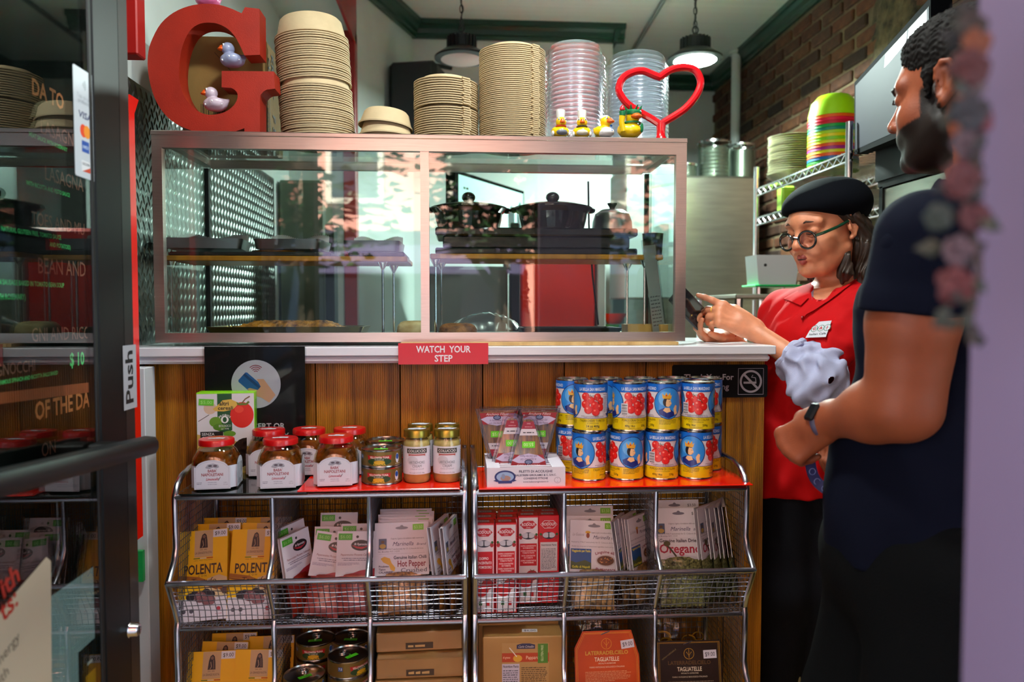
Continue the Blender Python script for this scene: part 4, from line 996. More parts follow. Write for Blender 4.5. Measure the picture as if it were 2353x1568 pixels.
# ---- clear dome lids
CLR = glassmat('fbfbfe', rough=.16, ior=1.45, name='clear plastic')
for (pa, pb, pt, Yl, lab) in ((1253, 1389, 96, 2.08, 'left'), (1391, 1534, 116, 2.09, 'right')):
    cx_, R = sk(pa, pb, Yl, 300); m = MB(CLR); m.lathe([(R * .95, 0), (R, 0), (R, .0032), (R * .97, .0036), (R * .965, .006), (R * .92, .010), (R * .88, .026), (R * .82, .034), (R * .45, .038), (0, .0385)], 40, cap=False); me = m.mesh('clear_dome')
    n = 22; ptc = (pZ(pt, Yl - R * .5, 1320) - ZC - .036) / (n - 1)
    for i in range(n):
        tag(link('clear_dome', me, None, (cx_ + random.uniform(-.001, .001), Yl, ZC + i * ptc), (random.uniform(-.01, .01), random.uniform(-.01, .01), 0)),
            ('topmost ' if i == n - 1 else '') + 'clear plastic dome lid in the %s of the two see-through stacks' % lab, 'lid', '%s stack of clear lids' % lab)

# ================================================================== FOOD INSIDE THE CASE
GLZ = mat('140a08', .08, coat=.6, name='black brown glaze')
def casserole(label, pa, pb, pyk, pyr, pyb):
    yy = 2.13; xa, xb = pX(pa, yy, 480), pX(pb, yy, 480); R = (xb - xa) / 2; zb_ = ZW; zr = pZ(pyr, yy, 1100); H = zr - zb_; zk = pZ(pyk, yy, 1100) - zb_
    t = thing('casserole', label, 'pot', ((xa + xb) / 2, yy, zb_), group='black casseroles')
    MB(GLZ).lathe([(0, 0), (R * .76, 0), (R * .78, .004), (R * .84, H * .5), (R * .86, H * .75), (R * .95, H * .9), (R, H * .96), (R, H), (R * .96, H * 1.02), (R * .8, H * .96), (0, H * .9)], 48).build('pot', t)
    l = MB(GLZ).lathe([(0, H * .98), (R * .95, H * 1.0), (R * .97, H * 1.04), (R * .8, H * 1.14), (R * .45, H * 1.25), (R * .16, H * 1.31), (R * .13, H * 1.36), (0, H * 1.36)], 48).build('pot_lid', t)
    kk = zk - .0; MB(GLZ).sphere((0, 0, zk - .016), (.019, .019, .015), 20, 12).build('knob', l)
    for sx in (-1, 1): MB(GLZ).sphere((sx * R * .97, 0, H * .93), (.012, .022, .008), 12, 8).build('handle', t)
    return t
# warming plate on the right shelf
wy0, wy1 = 2.05, 2.25; ZW = pZ(523, 2.05, 1200)
t = thing('warming_plate', 'black warming appliance on the right shelf under the casseroles', 'appliance', (0, 0, 0)); a_, b_ = pX(1000, wy0, 540), pX(1466, wy0, 540)
BP = mat('0c0e10', .25, coat=.4, name='black appliance plastic')
MB(BP).box(a_, b_, wy0, wy1, ZW - .022, ZW, bev=.004).build('hot_plate', t); MB(BP).box(a_ + .02, b_ - .02, wy0 + .012, wy1, ZS2 + .018, ZW - .022, bev=.003).build('appliance_body', t); MB(BP).box(a_, b_, wy0 + .004, wy1, ZS2 + .0005, ZS2 + .018, bev=.003).build('appliance_base', t)
casserole('black glazed casserole with round knob, left one on the warming plate', 986, 1167, 441, 481, 524); casserole('black glazed casserole with round knob, right one on the warming plate', 1178, 1361, 439, 479, 524)
yy = 2.16; xa, xb = pX(1361, yy, 500), pX(1452, yy, 500); r = (xb - xa) / 2; t = thing('cloche', 'domed aluminium lid with black knob beside the casseroles', 'lid', ((xa + xb) / 2, yy, ZW)); h = pZ(482, yy, 1400) - ZW
MB(mat('a8aaac', .3, 1, name='aluminium')).lathe([(r, 0), (r * 1.01, .002), (r * .98, h * .45), (r * .85, h * .8), (r * .55, h * .98), (0, h * 1.02)], 40).build('dome', t); MB(DARK).lathe([(.008, h), (.008, h + .006), (.014, h + .016), (.014, h + .018), (0, h + .018)], 16).build('knob', t)
# white kettle-like box at right shelf end
t = thing('black_mug', 'black cup at the right end of the casserole shelf', 'cup', (pX(1493, 2.04, 560), 2.14, ZS2)); MB(BP).lathe([(0, 0), (.026, 0), (.03, .07), (.031, .072), (.027, .071), (.022, .006), (0, .006)], 28).build('cup_wall', t)
t.location.y = 2.19; t.location.x = pX(1500, 2.19, 560)
# trays
ALU = mat('8f9092', .32, 1, name='aluminium tray'); PAP = mat('c9ccc6', .8, name='baking paper')
def tray(label, px, y, z, w, d, hh, ry, rz, paper=True, group='baking trays', mm=ALU):
    t = thing('baking_tray', label, 'tray', (pX(px, y, 560), y, z), (0, ry, rz), group=group); m = MB(mm)
    o = rrect(-w, w, -d, d, .015); i_ = rrect(-w + .012, w - .012, -d + .012, d - .012, .012); n = len(o)
    vs = [(x, y_, hh) for x, y_ in o] + [(x * .94, y_ * .92, 0) for x, y_ in o] + [(x, y_, hh) for x, y_ in i_] + [(x * .94, y_ * .92, .003) for x, y_ in i_]
    fs = [(k + n, (k + 1) % n + n, (k + 1) % n, k) for k in range(n)] + [(k, (k + 1) % n, (k + 1) % n + 2 * n, k + 2 * n) for k in range(n)] + [(k + 2 * n, (k + 1) % n + 2 * n, (k + 1) % n + 3 * n, k + 3 * n) for k in range(n)] + [tuple(range(2 * n - 1, n - 1, -1)), tuple(range(3 * n, 4 * n))]
    m.add(vs, fs); m.build('pan', t)
    if paper:
        m = MB(PAP); N = 60; vs = []; fs = []
        for k in range(N + 1):
            x = -w * .93 + 2 * w * .93 * k / N; zz = hh + .018 + (.003 if k % 2 else 0) + .006 * math.sin(k * .15); vs += [(x, d * .72, .006), (x, d * .84 + .006, zz)]
        for k in range(N): fs.append((2 * k, 2 * k + 2, 2 * k + 3, 2 * k + 1))
        vs2 = [(x, y_ + .0006, z_) for x, y_, z_ in vs]; q_ = len(vs); m.add(vs + vs2, fs + [tuple(v + q_ for v in f[::-1]) for f in fs]); m.build('paper_liner', t)
    return t
tray('aluminium baking tray with paper liner at the left end of the shelf', 480, 2.13, ZS1 + .021, .100, .085, .026, -.0, .12)
tray('aluminium baking tray with paper liner in the middle of the shelf', 675, 2.14, ZS1 + .021, .088, .085, .026, 0, -.03)
tray('aluminium baking tray with paper liner at the right end of the shelf', 862, 2.14, ZS1 + .016, .075, .085, .028, 0, -.02)
tag(MB(mat('141210', .5, name='dark slate')).box(pX(388, 2.05, 590), pX(760, 2.05, 590), 2.05, 2.24, ZS1, ZS1 + .012, bev=.003).build('slate_board'), 'dark board under the baking trays on the left shelf', 'board')
tag(MB(mat('1a1614', .4, name='dark board')).box(pX(800, 2.05, 590), pX(930, 2.05, 590), 2.05, 2.24, ZS1, ZS1 + .014, bev=.004).build('slate_board'), 'dark board under the right-hand tray on the left shelf', 'board')
tag(MB(SHW).lathe([(0, 0), (.07, 0), (.072, .003), (.07, .007), (0, .0075)], 32, sy=.8).build('wooden_board', loc=(pX(640, 2.13, 580), 2.13, ZS1 + .0125)), 'round wooden board beside the slate on the left shelf', 'board')
# lasagne pan
t = tray('shallow pan of baked lasagne at the bottom left of the case', 668, 2.06, ZD, .200, .085, .022, 0, 0, paper=False, group='pans of food', mm=mat('6a5a30', .35, 1, name='oiled pan'))
LAS = mat('9a4a1c', .45, coat=.3, cramp=('3c1408', 'd08a30'), nscale=60, bump=1.0, bscale=120, name='baked cheese and sauce')
def las(u, v):
    x = (u - .5) * .30; y = (v - .5) * .14; e = min(u, 1 - u, v, 1 - v) * 5; R = random.Random(int(u * 60) * 131 + int(v * 30)); return (x, y, .012 + min(1, e) * .022 + R.uniform(-.003, .004))
m = MB(LAS); m.grid(las, 60, 28); m.build('lasagne', t, smooth=60)
def loafy(name, label, cat, px, y, w, d, hh, m_, bump_=.003, z=None):
    m = MB(m_)
    def f(u, v):
        a = u * 2 * PI; b = v * PI / 2; R = random.Random(int(u * 48) % 48 * 77 + int(v * 14)); q = 1 + R.uniform(-1, 1) * bump_ * 10; e = .5
        c, s_ = math.cos(a), math.sin(a); cc = math.copysign(abs(c) ** e, c); ss = math.copysign(abs(s_) ** e, s_)
        return (w * cc * math.cos(b) ** .4 * q, d * ss * math.cos(b) ** .4 * q, hh * math.sin(b) ** .7 * q)
    m.grid(f, 48, 14); o = m.build(name, None, smooth=70, loc=(pX(px, y, 750), y, ZD if z is None else z)); return tag(o, label, cat)
CAKE = mat('7a4420', .6, cramp=('4a220c', 'a8682c'), nscale=50, bump=.8, bscale=150, name='brown crust')
loafy('cake_slab', 'brown cake slab on the case floor right of the mullion', 'cake', 1052, 2.02, .05, .06, .03, CAKE)
loafy('bread_loaf', 'pale bread loaf on the case floor near the mullion', 'bread', 950, 2.03, .042, .05, .036, mat('c8ac78', .7, cramp=('a8854c', 'dcc494'), nscale=30, name='pale crust'))
# cling-wrapped parcel
m = MB(glassmat('f0f2f4', rough=.2, name='cling film')); 
def cf(u, v): R = random.Random(int(u * 20) * 31 + int(v * 12)); return ((u - .5) * .2, (v - .5) * .12, .05 * math.sin(PI * u) ** .6 * math.sin(PI * v) ** .5 + R.uniform(0, .008))
m.grid(cf, 20, 12); tag(m.build('cling_film', loc=(pX(1115, 2.12, 740), 2.12, ZD + .004)), 'crumpled cling film parcel on the case floor', 'wrapping')
t = tray('long black oven tray lined with pastry on the case floor', 1305, 2.07, ZD, .135, .09, .018, 0, 0, paper=False, group='pans of food', mm=mat('121416', .4, .6, name='black oven tray'))
m = MB(mat('d0a860', .6, cramp=('a87c38', 'e4c888'), nscale=25, name='pastry')); m.box(-.12, .12, -.095, -.07, .001, .006, bev=.002); m.build('pastry', t)
PLY = woodmat('pine box', 'a87a3c', 'c0924e', 'd0a45c', '96682c')
t = thing('wooden_box', 'small open pine box at the bottom right of the case', 'box', (pX(1487, 2.03, 752), 2.06, ZD)); 
for (a, b, c, d) in ((-.055, .055, -.04, -.034), (-.055, .055, .034, .04), (-.055, -.049, -.034, .034), (.049, .055, -.034, .034)): MB(PLY).box(a, b, c, d, .004, .026).build('side', t)
MB(PLY).box(-.055, .055, -.04, .04, 0, .004).build('base', t)
# acrylic brochure holder with sheets leaning at right inside case
t = thing('menu_sheets', 'clear sleeve of printed sheets leaning at the right end inside the case', 'sheets', (pX(1520, 2.0, 700), 2.02, ZD), (math.radians(-4), math.radians(-6), math.radians(35)))
p = PR(); p.rect(-.025, .025, 0, .24, 'a8aca8'); p.para(-.02, .02, .1, .004, 9, '5c6060', 3, 2.4); p.build('sheet', t, front()); MB(glassmat('e8eef0', rough=.05)).box(-.028, .028, -.003, .002, 0, .255).build('sleeve', t)
# clear paper behind top-left, dark cable at right
m = MB(DARK); m.tube([(pX(1352, 2.26, 400), 2.262, ZC - .05), (pX(1354, 2.26, 400) , 2.262, 1.5), (pX(1362, 2.26, 600), 2.262, 1.35), (pX(1375, 2.26, 700), 2.262, ZD + .02)], .003, 6); tag(m.build('power_cable'), 'thin black cable hanging at the back of the case', 'cable')
# ================================================================== SIGNS ON THE COUNTER
a, b = atY(469, 797, YF - .006), atY(702, 985, YF - .006); W, H = b.x - a.x, a.z - b.z + .03
t = thing('payment_sign', 'black contactless payment sign hanging on the counter front', 'sign', ((a.x + b.x) / 2, YF - .005, a.z - H))
MB(mat('060709', .6, spec=.2, name='black sign card')).box(-W / 2, W / 2, 0, .003, 0, H).build('sign_panel', t)
MB(glassmat('f4f6f6', ior=1.2)).box(-W / 2 - .004, W / 2 + .004, -.003, -.0015, -.004, H + .005).build('acrylic_sleeve', t)
p = PR(); cx, cy, r = .002, H * .605, W * .247
p.ell(cx, cy, r, r, 'b9bcc6', 40)
for i, rr in enumerate((.006, .0105, .015, .0195)): p.line([(cx + rr * math.cos(q), cy + r * .44 + rr * math.sin(q)) for q in [math.radians(45 + 9 * k) for k in range(11)]], .0017, '8c1c2c')
def rot2(pts, x, y, an): c, s = math.cos(an), math.sin(an); return [(x + u * c - v * s, y + u * s + v * c) for u, v in pts]
p.poly(rot2([(-.022, -.015), (.024, -.015), (.027, -.012), (.027, .012), (.024, .015), (-.022, .015), (-.025, .012), (-.025, -.012)], cx - .014, cy + .002, math.radians(-42)), '145a98')
p.poly(rot2([(-.025, .004), (.027, .004), (.027, .010), (-.025, .010)], cx - .014, cy + .002, math.radians(-42)), '0c3f70')
p.poly([(cx - .020, cy - .011), (cx - .014, cy - .009), (cx + .004, cy - .014), (cx + .011, cy - .006), (cx + .002, cy + .012), (cx + .018, cy + .012), (cx + .045, cy - .026), (cx + .030, cy - .044), (cx + .012, cy - .032), (cx - .008, cy - .026)], 'c89a78')
p.text('TAP, INSERT OR', W * .29, H * .135, .0125, 'c9ccd2', al='r', b=True); p.text('MOBILE PAY', W * .33, H * .045 - .003, .0125, 'c9ccd2', al='r', b=True)
p.build('sign_print', t, front())
a, b = atY(915, 789, YF - .004), atY(1122, 837, YF - .004); W, H = b.x - a.x, a.z - b.z
t = thing('step_sign', 'red WATCH YOUR STEP sign on the counter edge', 'sign', ((a.x + b.x) / 2, YF - .001, b.z)); MB(mat('c81228', .35, coat=.2, name='red sign plastic')).box(-W / 2, W / 2, -.003, 0, 0, H).build('sign_panel', t)
p = PR(); p.text('WATCH  YOUR', 0, H * .56, H * .30, 'dfd6dc', b=True, fit=W * .60); p.text('STEP', 0, H * .13, H * .30, 'dfd6dc', b=True, fit=W * .2); p.build('sign_print', t, front(-.003))
a, b = atY(1545, 839, YC - .012), atY(1763, 913, YC - .012); W, H = b.x - a.x, a.z - b.z
t = thing('no_smoking_sign', 'black Thank You For Not Smoking sign behind the tomato cans', 'sign', ((a.x + b.x) / 2, YC - .0085, b.z)); MB(mat('060608', .5, spec=.2, name='black sign board')).prism(rrect(-W / 2, W / 2, 0, H, .006), -.004, 0).build('sign_panel', t)
p = PR(); p.text('Thank You For', W * .14, H * .54, H * .17, 'aaa6b2', al='r', b=True); p.text('Not Smoking', W * .14 - .012, H * .25, H * .17, 'aaa6b2', al='r', b=True)
x0_, x1_ = W * .19, W * .455; p.frame(x0_, x1_, H * .09, H * .88, .0013, 'aaa6b2'); c0, c1, r = (x0_ + x1_) / 2, H * .485, H * .315
p.rect(c0 - r * .72, c0 + r * .55, c1 - r * .22, c1 - r * .02, 'aaa6b2'); p.line([(c0 + r * .2, c1 + r * .62), (c0 + r * .05, c1 + r * .42), (c0 + r * .45, c1 + r * .35), (c0 + r * .5, c1 + .0)], .0022, 'aaa6b2')
p.line([(c0 - r * .68, c1 + r * .68), (c0 + r * .68, c1 - r * .68)], r * .22, 'aaa6b2'); p.line([(c0 + r * math.cos(k * PI / 20), c1 + r * math.sin(k * PI / 20)) for k in range(41)], r * .2, 'aaa6b2'); p.build('sign_print', t, front(-.004))

# ================================================================== GOODS ON THE RACK TOPS
PAPER = 'd3d3da'
# ---- jars of baba
AMB = mat('4a2408', .15, coat=.5, cramp=('1e0a02', '8a5414'), nscale=40, name='syrup cakes'); JGL = glassmat('f2e6d0', name='jar glass'); RLID = mat('b80c10', .3, coat=.4, name='red lid enamel'); LBL = mat('c8cdd8', .5, name='label paper')
def sect(w, ch, z, rnd, n=8):
    """blend an octagon (chamfered square) into a circle"""
    pts = []
    for k in range(4 * n):
        a = 2 * PI * k / (4 * n) + PI / 4 / n; c, s = math.cos(a), math.sin(a); q = min(w / max(abs(c), abs(s)), (2 * w - ch) / (abs(c) + abs(s))); r = q * (1 - rnd) + w * rnd; pts.append((r * c, r * s, z))
    return pts
def loft(m, secs):
    n = len(secs[0]); vs = [p for s in secs for p in s]; fs = [(j * n + i, j * n + (i + 1) % n, (j + 1) * n + (i + 1) % n, (j + 1) * n + i) for j in range(len(secs) - 1) for i in range(n)]
    fs += [tuple(range(n))[::-1], tuple((len(secs) - 1) * n + i for i in range(n))]; m.add(vs, fs)
def baba(label, loc, rz):
    t = thing('preserve_jar', label, 'jar', loc, (0, 0, rz), group='red-lidded jars of baba'); w = .046
    m = MB(JGL); loft(m, [sect(w * .92, .02, 0, 0), sect(w, .022, .004, 0), sect(w, .022, .056, 0), sect(w * .97, .022, .066, .15), sect(w * .85, .02, .080, .6), sect(w * .70, .01, .088, 1), sect(w * .70, .01, .094, 1)]); m.build('glass', t)
    m = MB(AMB); loft(m, [sect(w * .88, .02, .003, 0), sect(w * .95, .022, .006, 0), sect(w * .95, .022, .056, 0), sect(w * .90, .022, .066, .2), sect(w * .76, .02, .080, .7)]); m.build('contents', t)
    R = random.Random(int(loc[0] * 999)); m = MB(mat('b87c20', .3, coat=.5, noise=.3, nscale=50, name='baba sponge'))
    l = MB(RLID); l.lathe([(w * .74, .090), (w * .80, .0905), (w * .80, .1005), (w * .77, .103), (w * .60, .1035), (0, .103)], 40); lo_ = l.build('lid', t)
    p = PR(); p.poly([(-.017, -.006), (.015, -.009), (.018, .004), (.006, .006), (.008, .010), (-.002, .009), (-.004, .005), (-.016, .004)], 'c4cad2'); p.words(-.012, .012, -.003, .002, '8a9098', 2); p.build('lid_sticker', lo_, lambda a_, b_, h: (a_, b_, .1036 + h))
    p = PR(); hw = .036; p.poly([(-hw, .004), (hw, .004), (hw, .052)] + arc(0, .047, hw * .92, 8, 172, 14, .018) + [(-hw, .052)], 'c6cad6')
    p.line([(-hw + .003, .006), (hw - .003, .006), (hw - .003, .051)] + arc(0, .047, hw * .84, 10, 170, 12, .015) + [(-hw + .003, .051), (-hw + .003, .006)], .0004, '8088a0')
    p.poly([(-.014, .049), (-.009, .056), (.002, .058), (.012, .055), (.014, .050), (.008, .047), (.001, .050), (-.006, .047)], '9aa0ae'); p.ell(-.004, .053, .004, .002, '4a4450'); p.ell(.006, .053, .004, .0022, '5a505c'); p.line([(-.013, .049), (-.004, .048), (.003, .051), (.013, .050)], .0006, '3c3844')
    p.text('BABA\'', 0, .0395, .0055, '8c2430', b=True, sx=.85); p.text('NAPOLETANI', 0, .0315, .0058, '8c2430', b=True, fit=.044); p.text('Limoncello', 0, .0225, .0050, 'a01838', b=True, sh=.25, fit=.026); p.line([(.012, .022), (.016, .029)], .001, '2a2018')
    p.words(-.031, -.021, .0175, .0014, '5a6078', 1); p.words(-.031, -.022, .0145, .0014, '5a6078', 2); p.words(-.009, .010, .0175, .0012, '7a8098', 3); p.words(-.009, .010, .0135, .0012, '7a8098', 4); p.text('1.200 e', .026, .0165, .002, '5a6078'); p.text('15% vol', .026, .0125, .002, '5a6078')
    p.build('label', t, front(-w - .0002))
    p = PR(); p.poly([(-hw * .86, .004), (hw * .86, .004), (hw * .86, .050)] + arc(0, .047, hw * .84, 8, 172, 14, .018) + [(-hw * .86, .050)], 'c2cad4'); p.para(-.024, .002, .05, .0018, 14, '6a7288', 5, 1.7)
    for k in range(16): p.rect(.010, .024, .012 + k * .0024, .012 + k * .0024 + random.choice((.0008, .0016)), '20242c')
    p.build('side_label', t, flatmap((w + .0003, 0, 0), (0, 1, 0), (0, 0, 1))); 
    q = .022
    for sx in (1, -1):
        m = MB(LBL)
        A0 = Vector((sx * (w - .0), -(w - q), 0)); B0 = Vector((sx * (w - q), -w, 0)); n_ = Vector((sx, -1, 0)).normalized() * .0006
        m.add([A0 + n_ + Vector((0, 0, .004)), B0 + n_ + Vector((0, 0, .004)), B0 + n_ + Vector((0, 0, .051)), A0 + n_ + Vector((0, 0, .051))], [(0, 1, 2, 3) if sx > 0 else (3, 2, 1, 0)])
        m.build('corner_label', t, smooth=0)
    return t
for (px, y, z, rz, lb) in ((498, 1.662, ZSB, .10, 'red-lidded jar of baba in front of the green box'), (645, 1.662, ZSB, .10, 'red-lidded jar of baba on the black board, middle of the front row'), (773, 1.662, ZSH, .08, 'red-lidded jar of baba on the red board left of the tuna cans'),
                       (618, 1.785, ZSB, .05, 'red-lidded jar of baba behind the middle front jar'), (711, 1.772, ZSH, .05, 'red-lidded jar of baba in the back row between two front jars'), (804, 1.772, ZSH, .05, 'red-lidded jar of baba in the back row nearest the tuna cans')):
    baba(lb, (pX(px, y, 1040), y, z), rz)
# ---- green cereal box
W, H, Dp = .128, .188, .05; t = thing('pasta_box', 'green and white organic pasta box with tomato picture behind the jars', 'box', (pX(519, 1.79, 980), 1.79, ZSB), (0, 0, math.radians(6)))
MB(mat('7ec80c', .4, coat=.2, name='lime carton')).box(-W / 2, W / 2, 0, Dp, 0, H, bev=.001).build('carton_body', t)
p = PR(); w = W / 2 - .001; p.rect(-w, w, .0, H - .003, 'c9c8cc'); p.poly([(-w, .0), (w, .0), (w, .055), (.02, .075), (-w, .092)], 'b99a4a')
p.rect(-.018, .014, .10, H - .003, '0c4a24'); p.poly([(-.018, .10), (-.002, .094), (.014, .10)], '0c4a24')
p.ell(.036, .135, .026, .030, 'c81c10', 28); p.ell(.030, .148, .010, .008, 'd8402c', 16); p.line([(.036, .162), (.044, .172), (.054, .178)], .003, '6a5030'); p.line([(.018, .166), (.030, .160), (.046, .160), (.052, .166)], .005, '5a6a20')
p.ell(-.034, .152, .014, .014, 'c4ac94', 20); p.line([(-.06, .122), (-.036, .137)], .0014, '4a3c34'); p.ell(-.022, .120, .014, .012, '5c8a20', 16); p.ell(-.014, .108, .014, .008, '4c7a1c', 16); p.ell(.008, .092, .014, .007, '5a8a24', 16)
p.poly([(-.028, .150), (-.018, .158), (-.006, .170), (.012, .172), (.024, .166), (.026, .158), (.016, .148), (-.004, .144), (-.022, .145)], 'c8a648'); p.text('altri', -.003, .158, .009, '1c1810', b=True); p.text('cereali', 0, .148, .008, '1c1810', b=True, fit=.034)
p.ell(-.002, .125, .0085, .0085, 'd8dcd8', 20); p.ell(-.002, .125, .0045, .006, '0c4a24', 12); p.text('PROBIOS', -.002, .1335, .0042, 'd8dcd8', b=True, bend=.014); p.text('BIOLOGICO', -.002, .108, .005, 'd8dcd8', fit=.027); p.text('dal 1978', -.002, .102, .0034, 'd8dcd8')
p.rect(-.056, -.006, .072, .098, '14120f'); p.text('SENZA', -.053, .089, .0062, 'd8d8d8', al='l'); p.text('GLUTINE', -.053, .080, .0062, 'd8d8d8', al='l'); p.price(-.042, .166, '$5.00', .033, .015, '5cb428', '9ad878', -.06)
p.poly([(.046, .082)] + [(.046 - .034 * math.sin(PI * k / 12), .047 + .035 * math.cos(PI * k / 12)) for k in range(13)] + [(.046, .012)], mat('1c1411', .15, coat=.6, cramp=('080606', '3a2c26'), nscale=90, name='dark penne')); p.rect(-.01, .03, .006, .018, '2c6a24'); p.ell(.042, .01, .006, .006, '9a8a50', 14)
p.build('box_print', t, front()); p = PR(); p.para(.006, .044, H - .02, .002, 26, '3a7010', 9, 2.0); p.rect(.002, .048, .03, .085, 'c4c8d0'); p.text('Nutrition Facts', .025, .079, .003, '20242c', b=True); p.para(.005, .045, .072, .0016, 12, '404854', 4, 1.9); p.build('side_print', t, flatmap((W / 2, 0, 0), (0, 1, 0), (0, 0, 1)))
# ---- tuna cans
TIN = mat('b0a8a0', .22, 1, name='tinplate'); TUN = mat('8a7440', .3, .6, name='gold can lacquer')
def tunaprint():
    p = PR(); p.rect(-.136, .136, .004, .034, mat('7a6430', .35, .5, name='gold can print'), 48); p.poly([(-.027, .027), (-.015, .0265), (0, .025), (.015, .0265), (.027, .027), (.024, .015), (-.024, .015)], 'a81c1c'); p.ell(0, .014, .026, .0085, '24401c', 24)
    p.text('YELLOWFIN TUNA', 0, .0205, .0042, 'e4dcd0', b=True, fit=.042); p.text('IN OLIVE OIL', 0, .017, .0022, 'e4dcd0', fit=.02); p.ell(0, .0125, .012, .004, 'c8a020', 16); p.text('GENOVA', 0, .006, .0042, 'e8c020', b=True, fit=.026)
    p.ell(.042, .019, .0048, .0105, 'c8ccd4', 16); p.ell(.042, .022, .0042, .006, '1c4a90', 14); p.words(.036, .052, .0065, .0014, 'c8c0a0', 3); p.rect(-.052, -.042, .018, .027, '2c5088'); p.text('7.5', -.047, .0205, .0045, 'd8dce4', b=True); p.rect(.066, .088, .006, .032, 'b4b0a0'); p.para(.068, .086, .029, .0014, 10, '403c30', 4, 1.8); p.ell(.059, .018, .005, .005, '5a4a20', 14)
    return p
_tp = None
def tuna(label, loc, rz, sticker=(0, '54d020')):
    global _tp
    if _tp is None:
        r = .0435; m = MB(TIN); m.lathe([(0, .001), (r * .94, .0005), (r * .97, 0), (r * 1.01, .001), (r * 1.01, .003), (r, .004), (r, .034), (r * 1.01, .035), (r * 1.01, .0372), (r * .985, .0376), (r * .96, .0345), (r * .75, .0345), (r * .7, .0352), (0, .0352)], 48)
        q = MB(CHROME); q.tube([(.010 * math.cos(k * PI / 8), .016 + .007 * math.sin(k * PI / 8), .0368) for k in range(16)], .0014, 6, closed=True); q.tube([(0, .006, .0368), (0, -.006, .0365)], .002, 6)
        _tp = (m.mesh('can'), tunaprint(), q.mesh('ring_pull'))
    t = thing('tuna_can', label, 'can', loc, (0, 0, rz), group='tuna cans'); link('can', _tp[0], t)
    if not hasattr(tuna, 'pm'):
        o = _tp[1].build('label', t, cylmap(.0435), .35, st=.005); tuna.pm = o.data
    else: link('label', tuna.pm, t)
    link('ring_pull', _tp[2], t)
    if sticker: p = PR(); p.price(0, -.012, '$4.00', .030, .011, sticker[1], '2c8010', sticker[0]); p.build('price_sticker', t, lambda a_, b_, h: (a_, b_, .0358 + h))
    return t
for i, (px, y, k, lb) in enumerate(((877, 1.668, 0, 'lower tuna can of the front stack on the red board'), (877, 1.668, 1, 'upper tuna can of the front stack on the red board'), (886, 1.768, 0, 'lower tuna can of the rear stack on the red board'), (886, 1.768, 1, 'upper tuna can of the rear stack on the red board'))):
    tuna(lb, (pX(px, y, 1060), y, ZSH + k * .0378), -.06 + i * .05)
# ---- artichoke cream jars
ART = mat('b8a468', .4, coat=.6, noise=.15, nscale=60, name='artichoke cream'); GLD = mat('a08a38', .3, .9, name='gold lid')
def arti(label, loc, rz):
    t = thing('cream_jar', label, 'jar', loc, (0, 0, rz), group='jars of artichoke cream'); r = .0298
    MB(ART).lathe([(0, .001), (r * .86, .001), (r * .97, .008), (r * .97, .082), (r * .9, .091), (r * .8, .094)], 40).build('contents', t)
    MB(glassmat('f4f4ec', name='jar glass')).lathe([(0, 0), (r * .88, 0), (r, .007), (r, .082), (r * .95, .092), (r * .86, .098), (r * .86, .101), (r * .8, .101)], 40, cap=False).build('glass', t)
    l = MB(GLD).lathe([(r * .9, .0985), (r * .96, .099), (r * .96, .112), (r * .92, .1145), (r * .7, .115), (0, .1145)], 40).build('lid', t)
    p = PR(); p.poly([(-.020, -.007), (.012, -.012), (.022, .004), (.008, .008), (.010, .014), (-.004, .012), (-.018, .006)], 'c4cad4'); p.words(-.014, .012, -.002, .002, '8a90a0', 1); p.build('lid_sticker', l, lambda a_, b_, h: (a_, b_, .1152 + h))
    p = PR(); p.rect(-.048, .048, .020, .080, 'cfcfd8', 24); p.rect(-.023, .023, .0655, .0765, '141218', 10); p.frame(-.0225, .0225, .066, .076, .0005, 'b0a080'); p.text('COLUCCIO', 0, .0682, .0055, 'd6d2cc', b=True, fit=.040); p.rect(-.016, .016, .0610, .0640, 'a85048', 6); p.poly([(-.016, .0640), (-.020, .0645), (-.018, .0620), (-.020, .0600), (-.015, .0605)], 'a85048'); p.poly([(.016, .0640), (.020, .0645), (.018, .0620), (.020, .0600), (.015, .0605)], 'a85048'); p.ell(-.010, .050, .012, .010, 'bcbcc4', 16)
    p.text('ARTICHOKE', 0, .0435, .0056, '5a6068', fit=.034); p.text('CREAM', 0, .0355, .0056, '5a6068', fit=.020); p.text('Crema di Carciofi', 0, .0305, .0030, '80848c', sh=.2, fit=.030); p.text('Net weight 6.35 OZ (180g)', 0, .0225, .0022, '30343c', fit=.034)
    for k in range(12): p.rect(.036, .046, .028 + k * .0036, .028 + k * .0036 + .0018, '5a5078')
    p.build('label', t, cylmap(r), st=.004); return t
for (px, y, lb) in ((958, 1.668, 'jar of artichoke cream in front, beside the tuna cans'), (1027, 1.668, 'jar of artichoke cream in front at the rack end'), (966, 1.74, 'jar of artichoke cream behind the left front jar'), (1028, 1.74, 'jar of artichoke cream behind the right front jar')):
    arti(lb, (pX(px, y, 1040), y, ZSH), random.uniform(-.1, .12))
